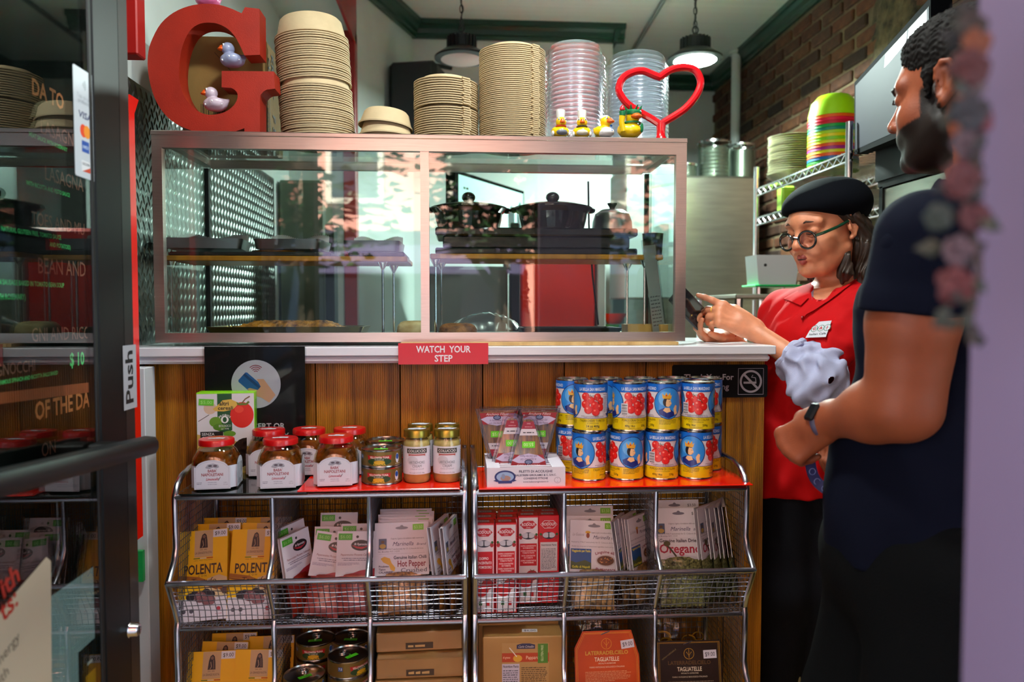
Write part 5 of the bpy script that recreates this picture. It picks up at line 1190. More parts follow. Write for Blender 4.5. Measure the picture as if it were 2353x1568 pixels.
# ---- cherry tomato cans
def tomato_label():
    p = PR(); C = 2 * PI * .0370; h2 = C / 2; BLUE = '1566c8'
    p.rect(-h2, h2, .004, .030, 'd8c010', 60); p.rect(-h2, h2, .030, .088, 'cfccd4', 60); p.rect(-h2, h2, .086, .104, BLUE, 60)
    p.line([(-h2 + C * k / 60, .0300) for k in range(61)], .0010, '182c88'); p.line([(-h2 + C * k / 60, .0865) for k in range(61)], .0008, '102c70')
    for o in (0, h2):
        for q in ((0,) if o == 0 else (1, -1)):      # the second portrait straddles the seam: both halves
            c = o * (q if q else 1)
            p.ell(c, .0620, .0318, .0355, '141c60', 30); p.ell(c, .0620, .0302, .0340, '2f86d8', 30); p.ell(c - .008, .072, .014, .016, '58a4e4', 18)
            sk_ = 'e0b888'; p.poly([(c - .020, .037), (c - .022, .046), (c - .010, .052), (c + .002, .050), (c + .010, .044), (c + .018, .036), (c, .0285)], '1c2a78'); p.poly([(c - .008, .052), (c + .002, .052), (c + .005, .044), (c - .004, .041), (c - .012, .046)], sk_)
            p.ell(c - .004, .0645, .0085, .0105, '16121c', 18); p.poly([(c - .004, .071), (c + .003, .070), (c + .0055, .064), (c + .0065, .0615), (c + .004, .057), (c - .001, .054), (c - .006, .056), (c - .006, .064)], sk_); p.rect(c + .001, c + .004, .0650, .0658, '16121c'); p.rect(c + .0025, c + .0048, .0580, .0590, 'b82020')
            p.poly([(c + .014, .036), (c + .011, .050), (c + .016, .058), (c + .020, .056), (c + .019, .046), (c + .021, .039)], sk_)
            p.poly([(c - .013, .0725), (c - .014, .0835), (c - .009, .0785), (c - .005, .0860), (c - .002, .0790), (c + .003, .0855), (c + .004, .0770), (c + .0075, .0815), (c + .005, .0715)], 'd8a028'); p.ell(c - .005, .079, .0016, .002, 'c02020', 8); p.para(c - .02, c + .02, .025, .0012, 5, '4a4210', 7, 2.0)
    R = random.Random(5)
    for s_, nm in ((1, 'e'), (-1, 'i')):
        c = s_ * h2 / 2
        p.line([(c - .018, .084), (c - .004, .079), (c + .006, .080), (c + .018, .076)], .0010, '3c4a1c')
        for (dx, z, r) in ((-.016, .078, .0088), (.010, .0765, .0085), (-.005, .070, .0085), (.018, .068, .008), (-.016, .061, .0092), (.004, .059, .0092), (.016, .054, .0085), (-.010, .049, .0092), (.006, .0445, .0090)):
            p.ell(c + dx, z, r, r, 'b8121a', 18); p.ell(c + dx - .0005, z + .0005, r * .86, r * .86, 'd42420', 16); p.ell(c + dx - r * .3, z + r * .35, r * .25, r * .22, 'ec8070', 10)
        p.line([(c - .006, .083), (c - .004, .076), (c - .010, .070)], .0009, '2c3a14'); p.line([(c + .006, .080), (c + .008, .070), (c + .014, .062)], .0009, '2c3a14')
        p.words(c - .026, c + .026, .0345, .0011, '403c48', 3); p.words(c - .020, c + .026, .0320, .0011, '403c48', 4); p.text('LA BELLA SAN MARZANO', c, .0905, .0066, 'c8d8ec', b=True, fit=.062)
        if nm == 'e':
            p.text('ITALIAN CHERRY TOMATOES', c, .0225, .0050, '1a180c', fit=.060); p.text('IN TOMATO PUREE', c, .0182, .0024, '1a180c', fit=.026); p.text('14 oz 400g', c, .0105, .0050, '1a180c', b=True, fit=.030); p.text('EASY OPEN', c, .0058, .0026, '6a4a10', sh=.2, fit=.022)
            p.rect(c + .024, c + .038, .040, .084, 'd6d6de'); p.text('Nutrition Facts', c + .031, .0805, .0022, '202020', b=True, fit=.013); p.para(c + .025, c + .037, .077, .0010, 20, '505058', 2, 1.8)
        else:
            p.text('POMODORINI DI COLLINA', c, .0225, .0050, '1a180c', fit=.060); p.text('IN SUCCO DI POMODORO', c, .0182, .0024, '1a180c', fit=.034); p.text('400g 14oz', c - .012, .0105, .0044, '1a180c', b=True, fit=.022); p.text('230g', c + .02, .0105, .0044, '1a180c', b=True, fit=.012); p.text('APERTURA A STRAPPO', c, .0058, .0024, '6a4a10', sh=.2, fit=.030)
            p.rect(c - .031, c - .017, .036, .062, 'd6d6de')
            for k in range(11): p.rect(c - .030, c - .018, .038 + k * .0021, .038 + k * .0021 + (.0008 if k % 3 else .0014), '181818')
    return p
m = MB(TIN); r = .0370; m.lathe([(0, .001), (r * .93, .0005), (r * .98, 0), (r * 1.012, .001), (r * 1.012, .003), (r * .995, .004), (r * .998, .104), (r * 1.012, .105), (r * 1.012, .1075), (r * .985, .108), (r * .95, .1045), (r * .8, .1045), (r * .78, .105), (0, .105)], 56); canm = m.mesh('can')
TML = [None]
def tcan(label, px, y, k, rz):
    t = thing('tomato_can', label, 'can', (pX(px, y, 1000), y, ZSH + k * .1082), (0, 0, rz), group='blue and yellow cherry tomato cans'); link('can', canm, t)
    if TML[0] is None: TML[0] = tomato_label().build('label', t, cylmap(.0370), .3, st=.004).data
    else: link('label', TML[0], t)
yA, yB = 1.672, 1.756
D = math.radians
for (px, rz, lb) in ((1353, D(-38), 'portrait turned left, first can of the front bottom row'), (1440, D(8), 'portrait facing front, second can of the front bottom row'), (1520, D(80), 'barcode and tomatoes facing front, third can of the front bottom row'), (1599, D(-34), 'portrait turned left, last can of the front bottom row')): tcan('tomato can, ' + lb, px, yA, 0, rz)
for (px, rz, lb) in ((1357, D(-92), 'nutrition panel facing front, first can of the front top row'), (1446, D(98), 'barcode facing front, second can of the front top row'), (1524, D(2), 'portrait facing front, third can of the front top row'), (1602, D(68), 'hill tomatoes facing front, last can of the front top row')): tcan('tomato can, ' + lb, px, yA, 1, rz)
for k, lv in ((0, 'bottom'), (1, 'top')):
    for i, (px, rz) in enumerate(((1314, D(0) if k else D(75)), (1392, D(-20)), (1469, D(40)), (1545, D(90)), (1621, D(80)))): tcan('tomato can in the back %s row, %s from the anchovy box' % (lv, ['nearest', 'second', 'third', 'fourth', 'farthest'][i]), px, yB, k, rz)
# ---- anchovy carton and packs
a = pX(1119, 1.597, 1110); b = pX(1299, 1.597, 1110); W = b - a; H = .041; Dp = .165
t = thing('anchovy_carton', 'white display carton for anchovy packs on the right rack', 'carton', ((a + b) / 2, 1.597, ZSH), (0, 0, 0))
WC = mat('cdcad6', .5, name='white carton'); n_ = 5
m = MB(WC); m.box(-W / 2, W / 2, 0, .002, 0, H); m.box(-W / 2, W / 2, Dp - .002, Dp, 0, H); m.box(-W / 2, -W / 2 + .002, .002, Dp - .002, 0, H); m.box(W / 2 - .002, W / 2, .002, Dp - .002, 0, H); m.box(-W / 2 + .002, W / 2 - .002, .002, Dp - .002, 0, .002); m.build('carton_wall', t)
for k in range(8):
    y = .018 + k * .019; MB(WC).box(-W / 2 + .002, W / 2 - .002, y, y + .008, H - .0035, H - .001).build('slot_bar', t)
for k, sx in enumerate((-1, 1)): MB(WC).box(sx * W / 2 - sx * .002, sx * W / 2 - sx * .028, .002, Dp - .002, H - .002, H - .0005).build('slot_edge', t)
p = PR(); cx, cy = -W * .27, H * .52; p.ell(cx, cy, .0225, .014, '1e2a64', 28); p.ell(cx, cy, .0185, .0105, '8aa4c8', 24); p.ell(cx + .001, cy - .003, .011, .006, '9a7a70', 14); p.ell(cx - .004, cy + .001, .004, .006, '7a8aa8', 10); p.poly([(cx - .025, cy - .008), (cx - .016, cy - .004), (cx - .016, cy - .011)], '1e2a64'); p.poly([(cx + .025, cy - .008), (cx + .016, cy - .004), (cx + .016, cy - .011)], '1e2a64'); p.poly([(cx - .016, cy - .008), (cx + .016, cy - .008), (cx + .014, cy - .014), (cx - .014, cy - .014)], '24306c')
for (tx, y, h, f) in (('FILETTI DI ACCIUGHE', .030, .0048, .072), ('BALISTRERI GIROLAMO & C. S.N.C.', .0225, .0038, .088), ('CONSERVE ITTICHE', .0155, .0038, .052), ('www.balistrerigirolamo.it', .0085, .0036, .054)): p.text(tx, W * .12, y, h, '26264e', b=h > .0037, fit=f)
p.line([(W * .40 + .0068 * math.cos(k * PI / 10), .013 + .0062 * math.sin(k * PI / 10)) for k in range(21)], .0005, '26264e'); p.text('IT', W * .40, .0155, .0018, '26264e'); p.text('CE', W * .40, .0092, .0018, '26264e'); p.build('carton_print', t, front())
BLI = glassmat('eceaf0', rough=.08, name='blister plastic'); ANC = mat('7a4a14', .25, coat=.5, cramp=('34180a', 'b8802c'), nscale=18, stretch=(9, 9, 1), name='anchovy fillets'); 
def apack(label, x, y, z, flip, rz, rx):
    t = thing('anchovy_pack', label, 'pack', (x, y, z), (rx, PI if flip else 0, rz), group='anchovy packs'); h = .122
    if flip: t.location.z += h
    def trap(w0, w1, z0, z1): return [(-w0, z0), (w0, z0), (w1, z1), (w1 * .5, z1 + .004), (-w1 * .5, z1 + .004), (-w1, z1)]
    m = MB(BLI); m.prism(trap(.048, .018, 0, h - .006), .0, .0012); m.prism(trap(.042, .013, .006, h - .012), -.013, 0); m.tube([(x_, -.0005, z_) for x_, z_ in trap(.047, .017, .001, h - .007)], .0016, 6, closed=True); m.build('blister', t)
    MB(ANC).prism(trap(.0395, .011, .008, h - .016), -.0115, -.001).build('fillets', t)
    p = PR(); sgn = -1 if flip else 1
    def X_(v): return .0395 + (.011 - .0395) * (v - .008) / (h - .024)
    def band(v0, v1, c): p.poly([(-X_(v0), v0), (X_(v0), v0), (X_(v1), v1), (-X_(v1), v1)], c)
    band(.008, .034, '8c1420'); p.poly([(-.037, .024), (-.016, .032), (.016, .032), (.037, .024), (.018, .016), (-.018, .016)] if False else [(-.0370, .022), (-.020, .033), (0, .037), (.020, .033), (.0370, .022), (.022, .016), (-.022, .016)], 'b4a8c4'); p.ell(0, .0185, .009, .0055, '20264c', 16); p.ell(0, .0185, .007, .0035, '6a7498', 12)
    p.text('Anchovy Fillets', 0, .0135, .0055, 'e0c8c8', sh=.3, rot=PI, fit=.050); p.text('In Sunflower Oil', 0, .0265, .0042, '4a2c50', sh=.3, rot=PI, fit=.034); p.text('with Chili Hot Pepper', 0, .0330, .0042, '4a2c50', sh=.3, rot=PI, fit=.038)
    band(h - .046, h - .032, 'c4bcc4'); p.words(-.012, .012, h - .041, .003, '2a2430', 4); band(h - .032, h - .016, '8c1830'); p.words(-.008, .008, h - .028, .0012, 'd8a8b0', 3); p.text('1945', 0, h - .022, .003, 'd8a8b0')
    p.price(0, .056, '$5.00', .028, .014, '64c81c', 'c8e8a8', PI); p.build('pack_label', t, front(-.0132)); return t
zz = ZSH + .028
apack('anchovy pack standing wide end up at the left of the carton', pX(1142, 1.68, 1010), 1.70, zz + .004, True, .05, -.03); apack('anchovy pack standing wide end up at the right of the carton', pX(1241, 1.68, 1010), 1.70, zz + .004, True, -.06, -.03)
apack('anchovy pack standing narrow end up, left of the two in front', pX(1176, 1.665, 1010), 1.667, zz - .002, False, .04, -.06); apack('anchovy pack standing narrow end up, right of the two in front', pX(1214, 1.645, 1010), 1.645, zz - .002, False, -.03, -.06)
apack('anchovy pack wide end up at the back left of the carton', pX(1150, 1.72, 1010), 1.730, zz + .004, True, .0, -.03); apack('anchovy pack wide end up at the back right of the carton', pX(1236, 1.72, 1010), 1.730, zz + .005, True, 0, -.03); apack('anchovy pack narrow end up at the back of the carton', pX(1172, 1.74, 1010), 1.745, zz + .004, False, 0, -.03)
# ================================================================== GOODS IN THE BASKETS
F1, F2 = ZB + .0068, ZB - PIT + .0068
def lean(px, y, py): return pX(px, y, py)
# ---- polenta bags
YBAG = mat('f0bc08', .4, noise=.05, nscale=8, name='yellow paper bag')
def polprint():
    p = PR(); W, H = .102, .188; w = W / 2; p.rect(-w, w, 0, .046, 'cfc8d4'); p.rect(-w, w, .046, H, 'ecb806'); p.poly([(.0, .046), (w, .046), (w, .085), (.034, .092), (.01, .085)], 'd8bc90')
    p.line([(-w, .092), (-.01, .086), (.03, .068), (w - .002, .058)], .008, 'a86820'); p.line([(-w, .086), (-.005, .079), (.03, .062)], .003, '8a4c18'); p.poly([(.036, .062), (w, .066), (w, .050), (.042, .052)], '5a3c34')
    for (x, y, r, c) in ((-.024, .050, .010, '1c1820'), (-.016, .054, .009, '221c26'), (.008, .056, .010, '1a161e'), (.018, .052, .009, '201a24'), (-.004, .048, .013, '7a4a50'), (.016, .040, .012, '86545a'), (.008, .038, .008, '7c4c52')): p.ell(x, y, r, r * .85, c, 14)
    R = random.Random(3)
    for _ in range(16): p.ell(-.004 + R.uniform(-.009, .009), .048 + R.uniform(-.008, .008), .001, .0007, 'b08a88', 6)
    p.rect(-.019, .020, .131, H - .001, 'c4a478'); p.poly([(-.008, .150), (-.006, .168), (-.003, .178), (.002, .181), (.006, .177), (.008, .165), (.009, .150)], '2c1a18'); p.ell(.001, .174, .0032, .0036, '7a5a48', 12); p.line([(-.002, .166), (.000, .156), (-.003, .151)], .0012, 'b89878'); p.line([(.004, .170), (.005, .152)], .0008, 'a88868')
    p.text('DAL 1892', 0, .1455, .0024, '3c2418'); p.text('LA GRANDE RUOTA', 0, .1375, .0046, '3c2418', fit=.035)
    for x, c in ((-.0205, '3a6a20'), (-.007, 'd0ccc0'), (.0070, 'a83018')): p.rect(x, x + .0135, .1275, .1295, c)
    p.text('100% MAIS ITALIANO', 0, .123, .0026, '7a5c10', fit=.040, sp=.1); p.text('POLENTA', 0, .096, .0195, '33150e', b=True, fit=.082); p.text('CON', 0, .0895, .0042, '6a3c10', sp=.3); p.text('Tartufo', .001, .0755, .0115, '4c200c', sh=.25, fit=.054)
    for x in (-.038, -.022): p.ell(x, .021, .0045, .0045, '54505c', 12); p.words(x - .005, x + .005, .0115, .0012, '80788a', 1)
    p.ell(.034, .022, .0045, .0045, 'a83040', 12); p.words(.028, .042, .0115, .0012, 'b06070', 2); p.price(.035, H - .009, '$9.00', .030, .016); return p
PPM = [None, None]
def polenta(label, px, y, z, an=.35, rz=0, ry=0):
    t = thing('polenta_bag', label, 'bag', (px if isinstance(px, float) else pX(px, y, 1400), y, z), (-an, ry, rz), group='yellow polenta bags')
    if PPM[0] is None:
        m = MB(YBAG); w, d, H = .051, .036, .188
        secs = [[(-w, 0, 0), (w, 0, 0), (w, d, 0), (-w, d, 0)], [(-w, 0, H * .55), (w, 0, H * .55), (w, d, H * .55), (-w, d, H * .55)], [(-w, 0, H), (w, 0, H), (w, .006, H), (-w, .006, H)]]; vs = [q for s in secs for q in s]
        m.add(vs, [(3, 2, 1, 0), (8, 9, 10, 11)] + [(a * 4 + i, a * 4 + (i + 1) % 4, a * 4 + 4 + (i + 1) % 4, a * 4 + 4 + i) for a in (0, 1) for i in range(4)]); o = m.build('bag_body', t); PPM[0] = o.data; PPM[1] = polprint().build('bag_print', t, front()).data
    else: link('bag_body', PPM[0], t); link('bag_print', PPM[1], t)
    return t
polenta('polenta bag front left in the upper basket', 463, 1.628, F1, .36, .02, -.07); polenta('polenta bag front right in the upper basket', 575, 1.628, F1, .36, -.02, -.02)
polenta('polenta bag behind the front left one in the upper basket', 487, 1.676, F1, .34, 0, -.02); polenta('polenta bag behind the front right one in the upper basket', 592, 1.676, F1, .36, 0, .02)
polenta('polenta bag at the back left of the upper basket', 505, 1.724, F1, .33, 0, .0); polenta('polenta bag at the back right of the upper basket', 606, 1.722, F1, .33, 0, 0)
L2 = F2 + .002
polenta('polenta bag front left in the lower basket', 470, 1.640, L2, .30, .02, -.01); polenta('polenta bag front right in the lower basket', 580, 1.648, L2, .22, .0, .02)
polenta('polenta bag behind the front left one in the lower basket', 492, 1.688, L2, .30, .0, .04); polenta('polenta bag at the back left of the lower basket', 525, 1.738, L2, .24, .0, .0); polenta('polenta bag at the back right of the lower basket', 612, 1.712, L2, .30, 0, -.01)
# ---- pillow bags with header cards
def pillow(w, h, d, n=12, seed=0, z0=0):
    R = random.Random(seed); J = [[R.uniform(-1, 1) for _ in range(n + 1)] for _ in range(n + 1)]
    def f(sgn):
        def g(u, v):
            e = (math.sin(PI * min(1, max(0, u))) ** .5) * (min(1, (1 - v) * 6 + .15) ** .5) * (min(1, v * 5) ** .5); q = J[int(round(v * n))][int(round(u * n))]
            return ((u - .5) * w, sgn * (d * e * (1 + .12 * q) * .5 + .0004), z0 + v * h)
        return g
    return f
CLING = glassmat('f4f4f6', rough=.05, refl=.55, name='clear bag film')
def packet(label, px, y, z, cardw, cardh, bagh, fill, draw, an=.3, rz=0, ry=0, grp='', py=1400, d=.015, cardcol='cfccd6', share=None):
    t = thing('spice_packet', label, 'packet', (px if isinstance(px, float) else pX(px, y, py), y, z), (-an, ry, rz), group=grp)
    if share and 'm' in share:
        for nm, me in share['m']: link(nm, me, t)
        return t
    o = []; f = pillow(cardw * .93, bagh, d, 12, 3); m = MB(fill); g = pillow(cardw * .86, bagh * .96, d * .9, 12, 5, .003); m.grid(g(-1), 12, 12); m.grid(lambda u, v: g(1)(1 - u, v), 12, 12); o.append(('contents', m.build('contents', t, smooth=80).data))
    m = MB(CLING); m.grid(f(-1.12), 12, 12); m.grid(lambda u, v: f(1.12)(1 - u, v), 12, 12); o.append(('clear_bag', m.build('clear_bag', t, smooth=80).data))
    z1 = bagh - .012; m = MB(mat(cardcol, .55, name='header card')); m.prism([(-cardw / 2, z1), (cardw / 2, z1), (cardw / 2, z1 + cardh), (-cardw / 2, z1 + cardh)], -.0045 - .0, -.0035); m.prism([(-cardw / 2, z1), (cardw / 2, z1), (cardw / 2, z1 + cardh), (-cardw / 2, z1 + cardh)], .0035, .0045); m.add([(-cardw / 2, -.0045, z1 + cardh), (cardw / 2, -.0045, z1 + cardh), (cardw / 2, .0045, z1 + cardh), (-cardw / 2, .0045, z1 + cardh)], [(0, 1, 2, 3)]); o.append(('header_card', m.build('header_card', t, smooth=0).data))
    p = PR(); draw(p); o.append(('card_print', p.build('card_print', t, front(-.0046, 0, z1)).data))
    if share is not None: share['m'] = o
    return t
def slot(p, y, c='7a7884'): p.ell(0, y, .014, .0032, c, 16); p.ell(0, y + .002, .004, .0042, c, 12)
def marinella(p, w=.118, h=.112):
    p.text('il sapore, il gusto e la tradizione della nostra terra', .012, h - .036, .0035, '342c50', fit=.072, sh=.1); p.rect(-.050, -.033, h - .056, h - .034, '40506c'); p.ell(-.0415, h - .050, .007, .005, 'a88a40', 12); p.ell(-.0415, h - .041, .004, .003, '58422c', 10); p.text('Marinella', .002, h - .050, .0085, '2c2858', sh=.35, fit=.046); p.text('Brand', .042, h - .050, .005, '2c2858', sh=.3, fit=.020); p.text('Packed in ITALY exclusively for D. Coluccio & Sons', -.002, h - .058, .0030, '3c3450', fit=.098); p.text('Inc. Brooklyn N.Y. 11219', -.051, h - .063, .0030, '3c3450', al='l', fit=.046); p.line([(-.050, h - .0665), (.050, h - .0665)], .0004, '8a849c')
FLK = mat('5c2a10', .35, coat=.5, cramp=('2c0c06', 'b87a30'), nscale=160, bump=.6, bscale=200, name='crushed chilli')
def d_hot(p):
    h = .112; slot(p, h - .012); marinella(p); p.price(.036, h - .011, '$3.50', .024, .013, '64b41c', 'a8dc80'); p.text('Genuine Italian Chilli', .018, .034, .0066, '2c2c48', b=True, fit=.072); p.text('Hot Pepper', .021, .018, .0125, '7c1430', b=True, fit=.062, sx=.8); p.text('Crushed', .026, .006, .0085, '2c2c48', fit=.058)
    p.poly([(-.046, .036), (-.038, .040), (-.026, .036), (-.022, .026), (-.014, .016), (-.016, .008), (-.024, .012), (-.028, .022), (-.040, .028)], 'c89a34'); 
    for i, w_ in enumerate(('Prodotto', 'Tipico', 'CALABRESE')): p.text(w_, -.050, .0175 - i * .0062, .004, '342c50', al='l', b=True)
SH = {}
G_ = 'packets of crushed hot pepper'
packet('hot pepper packet in front of its basket', 924, 1.626, F1, .118, .112, .096, FLK, d_hot, .30, .0, -.02, G_, share=SH)
for i, (dx, dy) in enumerate(((6, .020), (10, .036), (3, .052), (12, .068), (7, .084))): packet('hot pepper packet behind the front one, %s in the row' % ('second', 'third', 'fourth', 'fifth', 'last')[i], 924 + dx, 1.626 + dy, F1 + .002 * i, .118, .112, .096, FLK, d_hot, .29 - .01 * i, 0, 0, G_, share=SH)
packet('hot pepper packet turned edge-on at the right end of its basket', 1030, 1.66, F1, .118, .112, .096, FLK, d_hot, .12, D(72), 0, G_, share=SH); packet('hot pepper packet turned edge-on, nearer the divider', 1050, 1.655, F1, .118, .112, .096, FLK, d_hot, .10, D(76), .0, G_, share=SH)
CHP = mat('8a1c06', .4, coat=.4, noise=.3, nscale=60, name='red chilli powder')
def d_chil(p):
    h, w = .096, .084; p.price(-.024, h - .012, '$6.00', .030, .014, '3c9a20', '8ccc70'); p.ell(.010, h - .030, .022, .0125, 'c8c4d0', 24); p.ell(.010, h - .030, .021, .0115, '1c1418', 24); p.poly([(-.010, h - .030), (.0, h - .036), (.012, h - .038), (.024, h - .033), (.028, h - .028), (.018, h - .033), (.004, h - .033)], 'a82030'); p.text('Mr Peperoncino', .009, h - .030, .005, 'd8d0d8', b=True, sh=.3, fit=.028); p.ell(.002, h - .012, .003, .003, '181818', 10)
    p.text('Peperoncino Piccante Calabrese', .002, h - .052, .0042, '7c2030', sh=.2, fit=.070); p.words(-.03, .034, h - .058, .0016, '5a5470', 1); p.words(-.026, .036, h - .062, .0016, '5a5470', 2); p.para(-.038, .01, h - .068, .0012, 3, '8880a0', 3); p.poly([(-.042, 0), (.042, 0), (.042, .018), (.01, .013), (-.02, .002)], 'a02838')
SC_ = {}; G_ = 'packets of chilli powder'
for i, (px, y, z, an, rz, ry, lb) in enumerate(((735, 1.626, 0, .36, .0, .16, 'chilli powder packet tilted in front of its basket'), (812, 1.630, 0, .26, .0, .02, 'chilli powder packet upright at the right front of its basket'), (757, 1.668, .0, .30, 0, .02, 'chilli powder packet behind the tilted one'), (824, 1.668, .006, .28, 0, .0, 'chilli powder packet behind the right front one'), (775, 1.72, .018, .26, 0, .0, 'chilli powder packet at the back of its basket'), (700, 1.66, .0, .1, D(58), -.08, 'chilli powder packet turned sideways against the left divider'), (690, 1.70, .008, .1, D(58), -.08, 'chilli powder packet behind the sideways one'))):
    packet(lb, px, y, F1 + z, .084, .096, .094, CHP, d_chil, an, rz, ry, G_, share=SC_)
OREG = mat('4c4a20', .8, cramp=('26280c', '9a9a5c'), nscale=220, bump=.7, bscale=300, name='dried oregano'); PUT = mat('5a3418', .5, cramp=('20140a', 'c89a5c'), nscale=90, bump=.7, bscale=120, name='dried herb mix')
def d_put(p):
    h = .112; slot(p, h - .012); p.price(.036, h - .011, '$3.50', .024, .013, '6aa81c', 'b0dc80'); p.text('il sapore, il gusto e la tradizione della nostra terra', .022, h - .028, .0030, '342c50', fit=.058); p.text('Marinella', .016, h - .040, .0075, '2c2858', sh=.35, fit=.038); p.text('Brand', .046, h - .040, .0042, '2c2858', fit=.014); p.text('La Gustosa', -.036, h - .034, .006, '8a8494', sh=.3, fit=.026); p.ell(-.014, h - .026, .006, .003, 'c89a20', 12); p.ell(-.014, h - .033, .004, .006, '8a4020', 10)
    p.text('Packed in ITALY exclusively for D. Coluccio & Sons', -.002, h - .049, .0028, '5a5470', fit=.098); p.text('Ready mix composed of dehydrated vegetables, herbs and spices', 0, h - .058, .0028, '5a5470', fit=.1); p.rect(-.052, -.006, .006, .050, '144a88'); p.poly([(-.052, .006), (-.006, .006), (-.006, .020), (-.02, .026), (-.04, .02), (-.052, .024)], '3c4a20'); p.text('Viaggiando per l\'Italia', -.029, .043, .0048, 'd8d02c', b=True, fit=.042); p.text('Golfo di Napoli', -.029, .009, .0048, 'd8d02c', b=True, fit=.040)
    p.ell(.026, .026, .022, .013, 'b8b0b8', 24); p.ell(.026, .026, .019, .0105, '5a3018', 20); R = random.Random(2)
    for _ in range(18): p.ell(.026 + R.uniform(-.014, .014), .026 + R.uniform(-.006, .006), .002, .0012, R.choice(('a86c38', '2c1408', 'c88a50')), 6)
    p.text('Linguine alla', .026, .042, .0056, '7c1838', b=True, bend=.055, fit=.046); p.text('Puttanesca', .026, .004, .0064, '7c1838', b=True, fit=.044)
def d_ore(p):
    h = .112; slot(p, h - .012, '6a6474'); marinella(p); p.text('$3.50', .040, h - .015, .006, '2c2838'); p.text('Genuine Italian Dried', -.002, .037, .0072, '2c2438', b=True, fit=.090); p.text('Oregano', .0, .014, .0185, 'a01838', b=True, fit=.096, sx=.8); p.line([(-.034, .034), (-.022, .022), (-.010, .006)], .004, '3c3018'); p.ell(-.030, .034, .008, .006, '4a4420', 10)
SP_ = {}; SO_ = {}; G_ = 'packets of puttanesca mix'
packet('puttanesca mix packet in front of its basket', 1363, 1.626, F1, .108, .112, .092, PUT, d_put, .30, -.03, .05, G_, share=SP_); packet('puttanesca mix packet directly behind the front one', 1360, 1.650, F1 + .004, .108, .112, .092, PUT, d_put, .30, 0, .02, G_, share=SP_); packet('puttanesca mix packet at the back of its basket', 1358, 1.70, F1 + .014, .108, .112, .092, PUT, d_put, .24, 0, .02, G_, share=SP_)
for i, (px, y, rz) in enumerate(((1446, 1.65, 66), (1466, 1.67, 60), (1484, 1.655, 52))): packet('puttanesca mix packet turned sideways, %s from the oregano' % ('third', 'second', 'nearest')[i], px, y, F1 + .004, .108, .112, .092, PUT, d_put, .16, D(rz), .06, G_, share=SP_)
G_ = 'packets of dried oregano'
packet('oregano packet facing front in its basket', 1570, 1.626, F1, .114, .112, .116, OREG, d_ore, .28, 0, .01, G_, share=SO_); packet('oregano packet behind the front-facing one', 1560, 1.66, F1 + .010, .114, .112, .116, OREG, d_ore, .24, 0, .0, G_, share=SO_)
for i, (px, y, rz) in enumerate(((1644, 1.645, 48), (1664, 1.655, 58), (1678, 1.665, 66), (1690, 1.675, 72))): packet('oregano packet turned sideways, %s from the front-facing one' % ('first', 'second', 'third', 'fourth')[i], px, y, F1 + .004, .114, .112, .116, OREG, d_ore, .14, D(rz), .05, G_, share=SO_)
